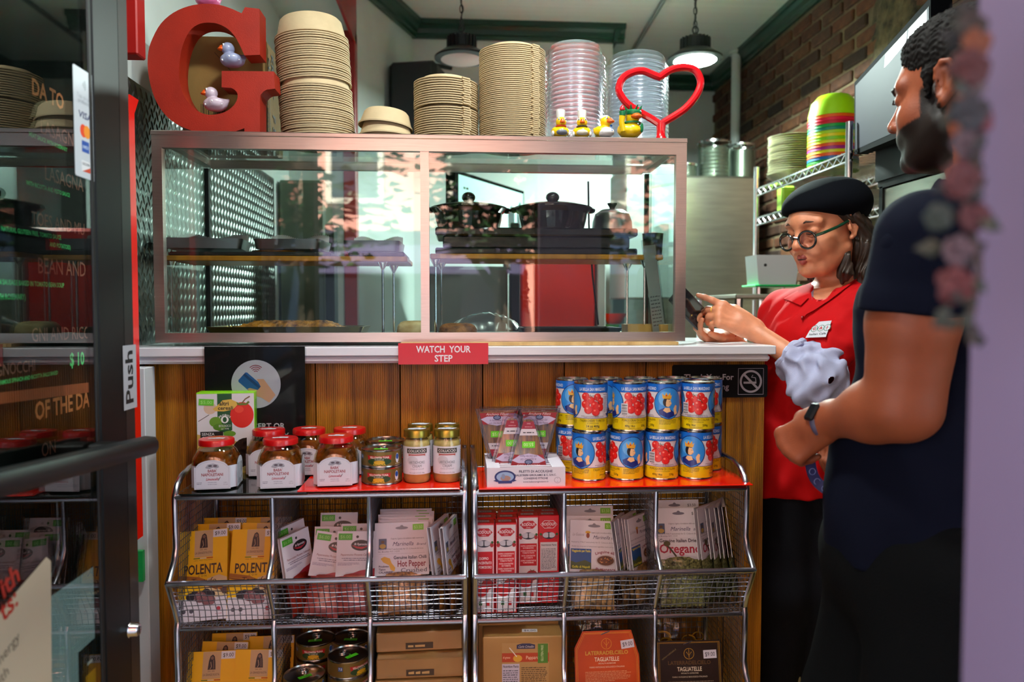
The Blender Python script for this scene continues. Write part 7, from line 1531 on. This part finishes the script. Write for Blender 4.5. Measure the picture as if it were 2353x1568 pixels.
ML = frame(wrL, w_(1640, 714, .03) - wrL, (-.25, -.85, .48)); hL, tL = hand(woman, ML, -1, [(4, 8, 6), (44, 42, 20), (52, 48, 24), (58, 46, 24)], [(.022, .020, -.004), (.050, .036, -.016), (.076, .040, -.026), (.098, .036, -.030)], 1.03)
MR = frame(wrR, w_(1605, 768, .10) - wrR, (.1, .35, -.9)); hR, tR = hand(woman, MR, -1, [(30, 40, 20), (35, 45, 25), (40, 50, 25), (45, 50, 25)], [(.022, .022, -.004), (.048, .042, -.012), (.070, .050, -.018), (.092, .050, -.022)], .94)
# tendons on the back of the near hand
for i in range(4):
    a_ = np.array(ML @ Vector((.02, (-.012 + .008 * i), .0135))); b_ = hL[i][0] + np.array(ML.to_3x3() @ Vector((0, 0, .0065))); woman.cap(a_, b_, .0032, .0042, k=.006)
def wcap(nm): return nm
ax_ = axes(.55, 1.22, 1.72, 2.36, ((0, 1.0, .012), (1.0, 1.62, .0030)), .0030)
co, q = woman.mesh(.003, axes=ax_)
SKW = skinmat('cc8460', '8a4432', 'woman skin'); LIPW = mat('a04c44', .4, name='lips'); JEAN = mat('0e1014', .9, spec=.1, bump=.3, bscale=300, name='dark jeans')
def pickw(x, y, z):
    a, b, c = local(HW, x, y, z); o = np.zeros(len(x)); o[z < .74] = 2; return o
wt = thing('person', 'person in red shirt, black cap and round green glasses working behind the counter', 'person', (0, 0, 0))
sdobj('body', co, q, [SKW, LIPW, JEAN], wt, pick=pickw)
# cap
s = SD(); s.ell((0, .014, .062), (.094, .112, .060), k=.02); s.ell((0, .062, .046), (.094, .100, .068), k=.04); s.plane((0, -.09, .058), (0, -.42, -1), k=.006); s.warp(HW)
fo = folds(4, .0034, 46); co, q = s.mesh(.003, disp=lambda x, y, z: fo(x, y, z)); CAPM = mat('06080e', .9, spec=.08, bump=.25, bscale=500, name='black cotton'); sdobj('cap', co, q, CAPM, wt)
# hair
s = SD()
for sg in (-1, 1):
    s.chain([(sg * .066, -.012, .030), (sg * .072, .030, .012), (sg * .070, .060, -.03)], [.012, .020, .026], k=.02); s.chain([(sg * .064, .058, -.02), (sg * .070, .062, -.08), (sg * .066, .052, -.15), (sg * .056, .030, -.185)], [.030, .032, .030, .012], k=.02)
s.chain([(0, .09, .0), (0, .088, -.09), (0, .08, -.15)], [.045, .04, .03], k=.03); s.chain([(.070, -.005, -.075), (.058, -.012, -.125), (.050, -.018, -.150)], [.008, .018, .006], k=.01); s.warp(HW)
def strands(M, amp=.0026, f=420):
    def d(x, y, z):
        a, b, c = local(M, x, y, z); return amp * np.sin(f * (a + .3 * b) + 8 * np.sin(c * 30)) * .6 + amp * np.sin(f * .6 * (b - .5 * a) + 6 * np.sin(c * 22 + 1))
    return d
co, q = s.mesh(.0026, disp=strands(HW)); HAIR = mat('2a1c12', .42, noise=.6, nscale=60, stretch=(6, 6, .6), name='brown hair'); sdobj('hair', co, q, HAIR, wt)
# lips
def lips(M, f, m_, par):
    s = SD()
    for sg in (-1, 1): s.cap((sg * .0205, -.0832, -.0645), (sg * .006, -.0948, -.0600), .0050, .0072, k=.003); s.cap((sg * .0195, -.0832, -.0660), (0, -.0928, -.0710), .0050, .0086, k=.003)
    s.p = [(ty, a * f, b * f, c * f, d * f, k, sb) for (ty, a, b, c, d, k, sb) in s.p]; s.warp(M); co, q = s.mesh(.0011, pad=.004); sdobj('lips', co, q, m_, par)
    MB(mat('2c0e0c', .6, name='mouth line')).tube([M @ (Vector(p) * f) for p in ((-.019, -.0868, -.0652), (-.008, -.0995, -.0652), (0, -.1015, -.0658), (.008, -.0995, -.0652), (.019, -.0868, -.0652))], .0016, 6).build('mouth_line', par)
lips(HW, 1.03, LIPW, wt)
# eyebrows and lashes
for sg in (-1, 1):
    m = MB(mat('3c2416', .7, name='eyebrow')); m.tube([HW @ Vector((sg * x, y, z)) for x, y, z in ((.014, -.0965, .0235), (.028, -.0945, .0285), (.046, -.0810, .0240))], [.0024, .0030, .0014], 6); 
    b_ = MB(mat('1c120c', .6, name='lashes')); b_.tube([HW @ Vector((sg * x, y, z)) for x, y, z in ((.018, -.0880, -.0035), (.031, -.0912, -.0065), (.045, -.083, -.0035))], [.0010, .0016, .0010], 6); b_.build('eyelash', wt); m.build('eyebrow', wt)
# glasses
GF = mat('0c3a26', .2, coat=.5, name='green acetate'); g = MB(GF); DKG = mat('0a0d0c', .2, coat=.4, name='black acetate'); gz_ = -.017
for sg in (-1, 1):
    cx = sg * .0325; m = MB(DKG); m.tube([HW @ Vector((cx + .0235 * math.cos(k * PI / 16), -.1120 + abs(.0235 * math.cos(k * PI / 16) * sg + .0325) * .16, gz_ + .0225 * math.sin(k * PI / 16))) for k in range(32)], .0030, 8, closed=True); m.build('lens_rim', wt)
    m = MB(glassmat('e8e4ea', ior=1.35, name='spectacle lens')); n_ = 24; vs = [HW @ Vector((cx, -.1120 + .0325 * .16, gz_))] + [HW @ Vector((cx + .0225 * math.cos(k * 2 * PI / n_), -.1120 + abs(.0225 * math.cos(k * 2 * PI / n_) * sg + .0325) * .16, gz_ + .0215 * math.sin(k * 2 * PI / n_))) for k in range(n_)]; m.add(vs, [(0, 1 + k, 1 + (k + 1) % n_) for k in range(n_)]); m.build('lens', wt)
    m = MB(GF); m.tube([HW @ Vector((sg * x, y, z)) for x, y, z in ((.0560, -.1010, gz_ + .008), (.066, -.085, gz_ + .010), (.0765, -.04, gz_ + .016), (.0815, .004, gz_ + .024))], .0030, 8, flat=1.3); m.build('temple_arm', wt)
m = MB(DKG); m.tube([HW @ Vector((x, y, z)) for x, y, z in ((-.010, -.1090, gz_ + .006), (0, -.1135, gz_ + .010), (.010, -.1090, gz_ + .006))], .0030, 8); m.build('bridge', wt)
# red shirt
s = SD(); s.cap(shL + Vector((0, .01, -.005)), shR + Vector((0, 0, -.005)), .058, .056, k=.05); s.cap(chest + Vector((0, 0, .05)), chest + Vector((0, 0, -.03)), .118, .124, k=.06); s.cap(chest, hipc + Vector((0, 0, .02)), .122, .132, k=.08); s.cap(hipc + Vector((-.07, 0, .02)), hipc + Vector((-.075, 0, -.13)), .10, .112, k=.08); s.cap(hipc + Vector((.07, 0, .02)), hipc + Vector((.075, 0, -.13)), .10, .112, k=.08)
s.cap(shL, shL.lerp(elL, .62), .060, .066, k=.03); s.cap(shR, shR.lerp(elR, .66), .058, .060, k=.03); s.cap(nk + Vector((0, 0, -.045)), nk + Vector((0, .0, -.03)), .072, .070, k=.03)
ncut = HW @ Vector((0, .035, -.12)); fw = Vector((-.75, -.6, 0)).normalized(); s.cap(ncut + Vector((0, 0, .06)), ncut + fw * .02 + Vector((0, 0, -.05)), .064, .052, k=.008, sub=True); s.cap(ncut + fw * .05, ncut + fw * .115 + Vector((0, 0, -.115)), .040, .010, k=.008, sub=True); s.plane((0, 0, hipc.z - .165), (0, 0, -1), k=.004)
fo = folds(11, .0058, 78); RSH = mat('b8040c', .8, spec=.2, bump=.12, bscale=600, name='red cotton'); co, q = s.mesh(.0045, disp=lambda x, y, z: fo(x, y, z) * np.clip((ncut.z - .055 - z) / .06, .06, 1)); sdobj('red_shirt', co, q, RSH, wt)
# collar, inner collar: cloth patches laid on the shirt (a pixel gives the direction, the shirt the distance)
from mathutils.bvhtree import BVHTree
def surf(co, q):
    bv = BVHTree.FromPolygons([tuple(c) for c in co], [tuple(int(i) for i in f) for f in q])
    def on(px, py, off, yd=WY):
        d = ray(px, py).normalized(); h = bv.ray_cast(CAM, d)
        return (h[0] - d * off) if h[0] is not None else atY(px, py, yd - off)
    return on
onS = surf(co, q)
def patch(quads, m_, nm, off=.009, th=.005, par=None, n=7, on=None):
    on = on or onS; m = MB(m_)
    for (A, B, C_, E_) in quads:
        P0 = [[None] * (n + 1) for _ in range(n + 1)]
        for i in range(n + 1):
            for j in range(n + 1):
                u, v = i / n, j / n; x = (A[0] * (1 - u) + B[0] * u) * (1 - v) + (E_[0] * (1 - u) + C_[0] * u) * v; y = (A[1] * (1 - u) + B[1] * u) * (1 - v) + (E_[1] * (1 - u) + C_[1] * u) * v; P0[j][i] = on(x, y, off)
        vs = [p for r in P0 for p in r]; k = len(vs); up = [p - (p - CAM).normalized() * -th for p in vs]; W = n + 1
        fs = [(j * W + i, j * W + i + 1, (j + 1) * W + i + 1, (j + 1) * W + i) for j in range(n) for i in range(n)]
        rim = [i for i in range(n)] + [j * W + n for j in range(n)] + [n * W + i for i in range(n, 0, -1)] + [j * W for j in range(n, 0, -1)]
        m.add(vs + up, fs + [tuple(x + k for x in f[::-1]) for f in fs] + [(rim[i], rim[i] + k, rim[(i + 1) % len(rim)] + k, rim[(i + 1) % len(rim)]) for i in range(len(rim))])
    return m.build(nm, par or wt, smooth=50)
patch([((1832, 668), (1858, 684), (1840, 702), (1801, 686))], RSH, 'collar'); patch([((1846, 726), (1864, 700), (1906, 690), (1872, 712)), ((1878, 690), (1906, 664), (1972, 640), (1906, 690)), ((1866, 702), (1900, 668), (1906, 690), (1866, 716))], RSH, 'collar', .010)
patch([((1866, 690), (1864, 672), (1898, 634), (1910, 642))], WSH if 'WSH' in globals() else mat('a6aac8', .8, spec=.25, bump=.2, bscale=500, name='pale blue linen'), 'inner_collar', .004); WSH = mat('a6aac8', .8, spec=.25, bump=.2, bscale=500, name='pale blue linen')
# sleeves: linen rolled at the elbow
s = SD(); u = (wrL - elL).normalized(); s.chain([shL.lerp(elL, .66), elL + Vector((.012, 0, -.012)), elL + u * .055], [.048, .062, .050], k=.03); s.cap(elL + u * .050, elL + u * .062, .052, .050, k=.012); s.cap(elL + Vector((-.03, -.01, -.045)), elL + Vector((.03, 0, -.04)), .034, .040, k=.03); s.plane(elL + u * .072, tuple(u), k=.004)
fo2 = folds(5, .0060, 125); co, q = s.mesh(.0032, disp=fo2); sdobj('sleeve', co, q, WSH, wt)
c = elL + u * .066; o1 = u.orthogonal().normalized(); o2 = u.cross(o1); MB(WSH).tube([c + (o1 * math.cos(k * PI / 16) + o2 * math.sin(k * PI / 16)) * (.047 + .003 * math.sin(k * 1.7)) + u * .003 * math.sin(k * 1.1) for k in range(32)], .0095, 8, closed=True).build('rolled_cuff', wt)
s = SD(); u2 = (wrR - elR).normalized(); s.chain([shR.lerp(elR, .55), elR, elR + u2 * .05], [.045, .05, .042], k=.03); co, q = s.mesh(.004, disp=fo2); sdobj('sleeve', co, q, WSH, wt)
# badge, buttons
p = PR(); p.poly([(0, -.004), (.056, -.006), (.056, .046), (.022, .046), (.004, .018)], 'c4c6d0'); 
for i, x in enumerate((.016, .034, .051)):
    p.ell(x, .024, .0092, .0105, '1c6a50', 18); p.ell(x, .024, .0078, .0092, 'c4c6d0', 16); p.line([(x - .0078, .024), (x + .0078, .024)], .0007, '1c6a50'); p.line([(x, .014), (x, .034)], .0007, '1c6a50'); p.text('GAI'[i], x, .0195, .009, 'b81c20', b=True)
p.text('Italian Cafe', .030, .003, .006, '20202c', b=True, fit=.046); b0_, b1_, b2_ = onS(1852, 774, .014), onS(1908, 770, .014), onS(1862, 732, .014); bu = (b1_ - b0_).normalized(); bn = bu.cross(b2_ - b0_).normalized(); p.build('badge', wt, flatmap(b0_, bu, bn.cross(bu)))
for (px, py) in ((1844, 731), (1842, 800)): MB(mat('8a0810', .3, name='red button')).lathe([(0, .003), (.005, .003), (.006, 0)][::-1], 14, M=Matrix.Translation(onS(px, py, .003)) @ Matrix.Rotation(PI / 2, 4, 'X') @ Matrix.Rotation(.5, 4, 'Y')).build('button', wt)
# ring and bracelet
a_, b_ = Vector(hL[2][0]), Vector(hL[2][1]); c = a_.lerp(b_, .55); d_ = (b_ - a_).normalized(); o1 = d_.orthogonal().normalized(); o2 = d_.cross(o1); a_, b_ = Vector(hL[1][0]), Vector(hL[1][1]); c = a_.lerp(b_, .6); d_ = (b_ - a_).normalized(); o1 = d_.orthogonal().normalized(); o2 = d_.cross(o1)
MB(mat('d8a83c', .2, 1, name='gold')).tube([c + (o1 * math.cos(k * PI / 12) + o2 * math.sin(k * PI / 12)) * .0092 for k in range(24)], .0014, 6, closed=True).build('ring', wt)
c = wrR + (wrR - elR).normalized() * -.004; d_ = (wrR - elR).normalized(); o1 = d_.orthogonal().normalized(); o2 = d_.cross(o1); MB(mat('c8ccd0', .25, .8, name='silver bracelet')).tube([c + (o1 * math.cos(k * PI / 12) + o2 * math.sin(k * PI / 12)) * .0265 for k in range(24)], .005, 8, closed=True, flat=.5).build('bracelet', wt)
# phone held in the hands
pc_ = w_(1584, 706, .075); t = thing('mobile_phone', 'black mobile phone held in the hands over the counter', 'phone', pc_, (D(-20), D(-42), D(35))); MB(mat('08090b', .25, coat=.4, name='phone black')).box(-.035, .035, -.004, .004, -.06, .06, bev=.003).build('phone_body', t); p = PR(); p.rect(-.032, .032, -.056, .056, mat('10161c', .08, coat=.6, name='phone screen')); p.build('phone_screen', t, front(-.004))

# ------------------------------------------------------------------ the customer in front on the right
MY = 1.20
def n_(px, py, dy=0): return atY(px, py, MY + dy)
HM = hframe(n_(2203, 212, .09), (-.50, .86, -.06), (.02, 0, 1)); man = SD(); face(man, HM, 1.08)
nk = HM @ Vector((0, .05, -.16)); shL, shR = n_(2128, 545, -.08), n_(2270, 540, .14); chest = n_(2190, 710, .06); hipc = n_(2110, 1180, .08); elL = n_(2066, 934, -.05); wrL = n_(1902, 968, .08); elR = hipc + Vector((.16, .22, .22)); wrR = n_(1990, 1010, .30)
man.cap(nk, nk + Vector((.0, 0, -.06)), .06, .07, k=.03); man.cap(shL, shR, .058, .058, k=.05); man.cap(chest, hipc, .125, .115, k=.08); man.cap(chest + Vector((0, 0, .06)), chest, .09, .12, k=.06)
man.chain([shL, shL.lerp(elL, .5), elL], [.060, .064, .052], k=.02); man.chain([elL, elL.lerp(wrL, .35), wrL], [.052, .049, .027], k=.02); man.cap(elL + Vector((.022, 0, -.004)), elL + Vector((.02, 0, .07)), .040, .05, k=.03); man.chain([shR, elR, wrR], [.055, .043, .028], k=.02)
for s_ in (-1, 1):
    hp_ = hipc + Vector((.0, .09 * s_, -.06)); kn = Vector((hp_.x - .05, hp_.y, .48)); an_ = Vector((hp_.x + .0, hp_.y, .09)); man.chain([hp_, kn, an_], [.10, .068, .048], k=.05); man.cap(an_ + Vector((.02, 0, -.045)), an_ + Vector((-.16, 0, -.058)), .036, .032, k=.03)
MM = frame(wrL, n_(1850, 1002, .11) - wrL, (-.72, -.60, .30)); hM, tM = hand(man, MM, -1, [(52, 62, 30), (58, 68, 34), (62, 70, 34), (64, 66, 30)], [(.022, .022, -.004), (.046, .036, -.020), (.064, .034, -.034), (.082, .024, -.044)], 1.04)
MR_ = frame(wrR, Vector((-1, -.3, -.1)), (0, .2, .9)); hand(man, MR_, 1, [(50, 60, 30)] * 4, [(.022, .022, -.004), (.046, .036, -.02), (.064, .034, -.034), (.082, .024, -.044)], 1.04)
ax_ = axes(.40, 1.04, .92, 1.62, ((0, .95, .012), (.95, 1.76, .0032)), .0032)
co, q = man.mesh(.0032, axes=ax_); SKM = skinmat('a0522f', '7a3a26', 'man skin'); LIPM = mat('7a3430', .5, name='lips'); PANT = mat('08090a', .9, spec=.08, bump=.25, bscale=400, name='black trousers'); BRD = mat('1c100a', .75, noise=.5, nscale=160, bump=.9, bscale=420, name='dark beard')
def beardmask(co):
    a, b, c = local(HM, co[:, 0], co[:, 1], co[:, 2]); a, b, c = a / 1.08, b / 1.08, c / 1.08; aa = np.abs(a)
    def ss(v, w=.006): t = np.clip(v / w * .5 + .5, 0, 1); return t * t * (3 - 2 * t)
    jaw = ss(-.044 - np.clip((-.04 - b) * .25, -.02, .02) - c) * ss(.012 - b) * ss(c + .128) * (1 - ss(.013 - aa) * ss(c + .052)); side = ss(.004 - c) * ss(c + .075) * ss(b + .030) * ss(.006 - b) * ss(aa - .045)
    return np.clip(np.maximum(jaw, side) * (b < .05), 0, 1)
def pickm(x, y, z): return np.where(z < .80, 1, 0)
SKB = mat('a0522f', .50, sss=.10, bump=.12, bscale=420, name='man skin and beard'); nt = SKB.node_tree; N = nt.nodes.new; L = nt.links; bs = nt.nodes['Principled BSDF']
at_ = N('ShaderNodeAttribute'); at_.attribute_name = 'beard'; nz = N('ShaderNodeTexNoise'); nz.inputs['Scale'].default_value = 420; ad = N('ShaderNodeMath'); ad.operation = 'MULTIPLY_ADD'; ad.inputs[1].default_value = .9; ad.inputs[2].default_value = -.45; L.new(nz.outputs['Fac'], ad.inputs[0])
a2 = N('ShaderNodeMath'); a2.operation = 'ADD'; L.new(at_.outputs['Fac'], a2.inputs[0]); L.new(ad.outputs[0], a2.inputs[1]); rp = N('ShaderNodeValToRGB'); rp.color_ramp.elements[0].position = .25; rp.color_ramp.elements[1].position = .75; L.new(a2.outputs[0], rp.inputs[0])
mx_ = N('ShaderNodeMixRGB'); mx_.inputs[1].default_value = lin('84442a'); mx_.inputs[2].default_value = lin('160b06'); L.new(rp.outputs[0], mx_.inputs[0]); L.new(mx_.outputs[0], bs.inputs['Base Color']); bs.inputs['Specular IOR Level'].default_value = .3
mt = thing('person', 'person with dark beard in navy T-shirt standing in front of the counter, seen in profile', 'person', (0, 0, 0)); bo_ = sdobj('body', co, q, [SKB, PANT], mt, pick=pickm); av = bo_.data.attributes.new('beard', 'FLOAT', 'POINT'); av.data.foreach_set('value', beardmask(co).astype(np.float32)) if len(bo_.data.vertices) == len(co) else None
# hair
s = SD(); s.ell((0, .026, .052), (.0800, .0990, .0790), k=.02); s.ell((0, -.020, .078), (.060, .060, .042), k=.03); s.ell((0, .070, -.005), (.064, .052, .060), k=.03)
for sg in (-1, 1): s.cap((sg * .072, -.012, .02), (sg * .070, -.014, -.012), .010, .006, k=.01)
s.cap((-.1, -.100, .010), (.1, -.100, .010), .050, .050, k=.012, sub=True)
for sg in (-1, 1): s.ell((sg * .085, .018, -.016), (.03, .026, .034), k=.01, sub=True); s.ell((sg * .075, -.055, -.005), (.03, .036, .04), k=.01, sub=True)
s.plane((0, 0, -.05), (0, -.3, -1), k=.02)
q_ = []
for (ty, a, b, c, d, k, sub) in s.p: q_.append((ty, a * 1.08, b * 1.08 if ty != 'p' else b, c * 1.08 if ty == 'c' else c, d * 1.08, k, sub))
s.p = q_; s.warp(HM); R = random.Random(3)
def curls(x, y, z): return .0016 * (np.sin(x * 620 + 3 * np.sin(z * 220)) + np.sin(z * 600 + 3 * np.sin(y * 210)) + np.sin(y * 640 + 2 * np.sin(x * 230))) * .6
co, q = s.mesh(.0022, disp=curls); HAIRM = mat('0e0a08', .8, spec=.15, noise=.5, nscale=90, name='short dark hair'); sdobj('hair', co, q, HAIRM, mt)
for sg in (-1, 1):
    m = MB(mat('140c08', .7, name='eyebrow')); m.tube([HM @ (Vector((sg * x, y, z)) * 1.08) for x, y, z in ((.014, -.096, .020), (.028, -.092, .0255), (.046, -.080, .0215))], [.0030, .0042, .0018], 6); m.build('eyebrow', mt)
    m = MB(mat('140c08', .7, name='lashes')); m.tube([HM @ (Vector((sg * x, y, z)) * 1.08) for x, y, z in ((.018, -.088, .002), (.031, -.092, .001), (.046, -.082, .001))], .0016, 6); m.build('eyelash', mt)
# navy T-shirt
s = SD(); s.cap(shL + Vector((0, 0, -.004)), shR, .072, .070, k=.05); s.cap(chest + Vector((0, 0, .05)), chest, .10, .134, k=.06); s.cap(chest, hipc, .136, .130, k=.08); s.cap(hipc, hipc + Vector((0, 0, -.12)), .130, .130, k=.06); s.cap(hipc + Vector((-.005, -.01, .10)), hipc + Vector((-.01, 0, -.10)), .125, .125, k=.08); u = (elL - shL); s.cap(shR, shR.lerp(elR, .5), .068, .062, k=.03); s.cap(nk + Vector((0, 0, -.04)), nk + Vector((0, 0, -.055)), .085, .09, k=.03)
s.plane(shL + u * .515, tuple(u.normalized()), k=.004) if False else None
nc = HM @ Vector((0, .035, -.14)); s.cap(nc + Vector((0, 0, .08)), nc + Vector((-.01, 0, -.012)), .072, .066, k=.008, sub=True); s.plane((0, 0, hipc.z - .075), (0, 0, -1), k=.004)
fo3 = folds(21, .0050, 52); NAVY = mat('090c1a', .9, spec=.08, bump=.15, bscale=600, name='navy jersey'); co, q = s.mesh(.005, disp=fo3); sdobj('t_shirt', co, q, NAVY, mt)
s = SD(); s.cap(shL, shL + u * .5, .0745, .0765, k=.03); s.cap(shL + u * .37, shL + u * .5, .0790, .0795, k=.004); s.plane(shL + u * .44, tuple(u.normalized()), k=.003); fo5 = folds(33, .0030, 48); co, q = s.mesh(.004, disp=fo5); sdobj('sleeve', co, q, NAVY, mt)
# trousers
s = SD(); s.cap(hipc, hipc + Vector((-.01, 0, -.08)), .138, .146, k=.06)
for s_ in (-1, 1): hp_ = hipc + Vector((.0, .085 * s_, -.08)); s.chain([hp_, Vector((hp_.x - .05, hp_.y, .48)), Vector((hp_.x, hp_.y, .07))], [.118, .090, .075], k=.05)
s.plane(hipc + Vector((0, 0, .02)), (0, 0, 1), k=.004); s.plane((0, 0, .05), (0, 0, -1), k=.004); fo4 = folds(8, .006, 18); co, q = s.mesh(.007, disp=fo4); sdobj('trousers', co, q, PANT, mt)
s = SD(); hw_ = Vector((.965, WY + .09, .90))
for sg in (-1, 1): hp_ = hw_ + Vector((.075 * sg, 0, -.04)); s.chain([hp_, Vector((hp_.x, hp_.y - .02, .47)), Vector((hp_.x, hp_.y + .02, .07))], [.100, .074, .062], k=.05)
s.plane((0, 0, .05), (0, 0, -1), k=.004); co, q = s.mesh(.007, disp=fo4); sdobj('jeans', co, q, mat('101218', .9, spec=.1, bump=.3, bscale=300, name='washed jeans'), wt)
# watch and leash strap
d_ = (wrL - elL).normalized(); c = wrL + d_ * .004; o1 = Vector((0, 0, 1)); o1 = (o1 - d_ * o1.dot(d_)).normalized(); o2 = d_.cross(o1); bd = MB(mat('3a3450', .5, name='violet watch strap')); bd.tube([c + (o1 * math.cos(k * PI / 14) + o2 * math.sin(k * PI / 14)) * .0315 for k in range(28)], .0060, 8, closed=True, flat=.45); wo = bd.build('watch_strap', mt)
ctr = c + (o1 * .55 + o2 * (1 if (o2.x < 0) else -1) * .83).normalized() * .034; wm = MB(mat('06070c', .4, spec=.2, name='watch glass')); wm.box(-.011, .011, -.017, .017, -.004, .004, M=Matrix.Translation(ctr) @ (ctr - c).to_track_quat('Z', 'Y').to_matrix().to_4x4(), bev=.004); wm.build('watch_case', wo)
P_ = [n_(1856, 1012, .13), n_(1860, 1056, .14), n_(1872, 1100, .14), n_(1900, 1126, .13), n_(1928, 1128, .13), n_(1952, 1100, .14), n_(1960, 1062, .16), n_(1915, 1020, .18)]
t = thing('dog_leash', 'blue patterned strap hanging from the hand of the person in navy', 'strap', (0, 0, 0)); m = MB(mat('1c2054', .6, name='blue webbing')); vs = []; fs = []
pp = crsp(P_, {0, len(P_) - 1}, 5)[:-5]
for i, p_ in enumerate(pp): tg = (pp[min(i + 1, len(pp) - 1)] - pp[max(i - 1, 0)]).normalized(); w = tg.cross(Vector((0, 1, 0))).normalized() * .0095; e_ = Vector((0, .0018, 0)); vs += [p_ + w - e_, p_ - w - e_, p_ - w + e_, p_ + w + e_]
for i in range(len(pp) - 1):
    for k in range(4): fs.append((4 * i + k, 4 * i + (k + 1) % 4, 4 * i + 4 + (k + 1) % 4, 4 * i + 4 + k))
m.add(vs, fs); m.build('webbing', t)
m = MB(mat('6a74a8', .6, name='printed rings'))
for i in range(2, len(pp) - 12, 3): m.tube([pp[i] + Vector((.0058 * math.cos(k * PI / 6), -.0022, .0058 * math.sin(k * PI / 6))) for k in range(12)], .0007, 4, closed=True)
stuff(m.build('ring_pattern', t))
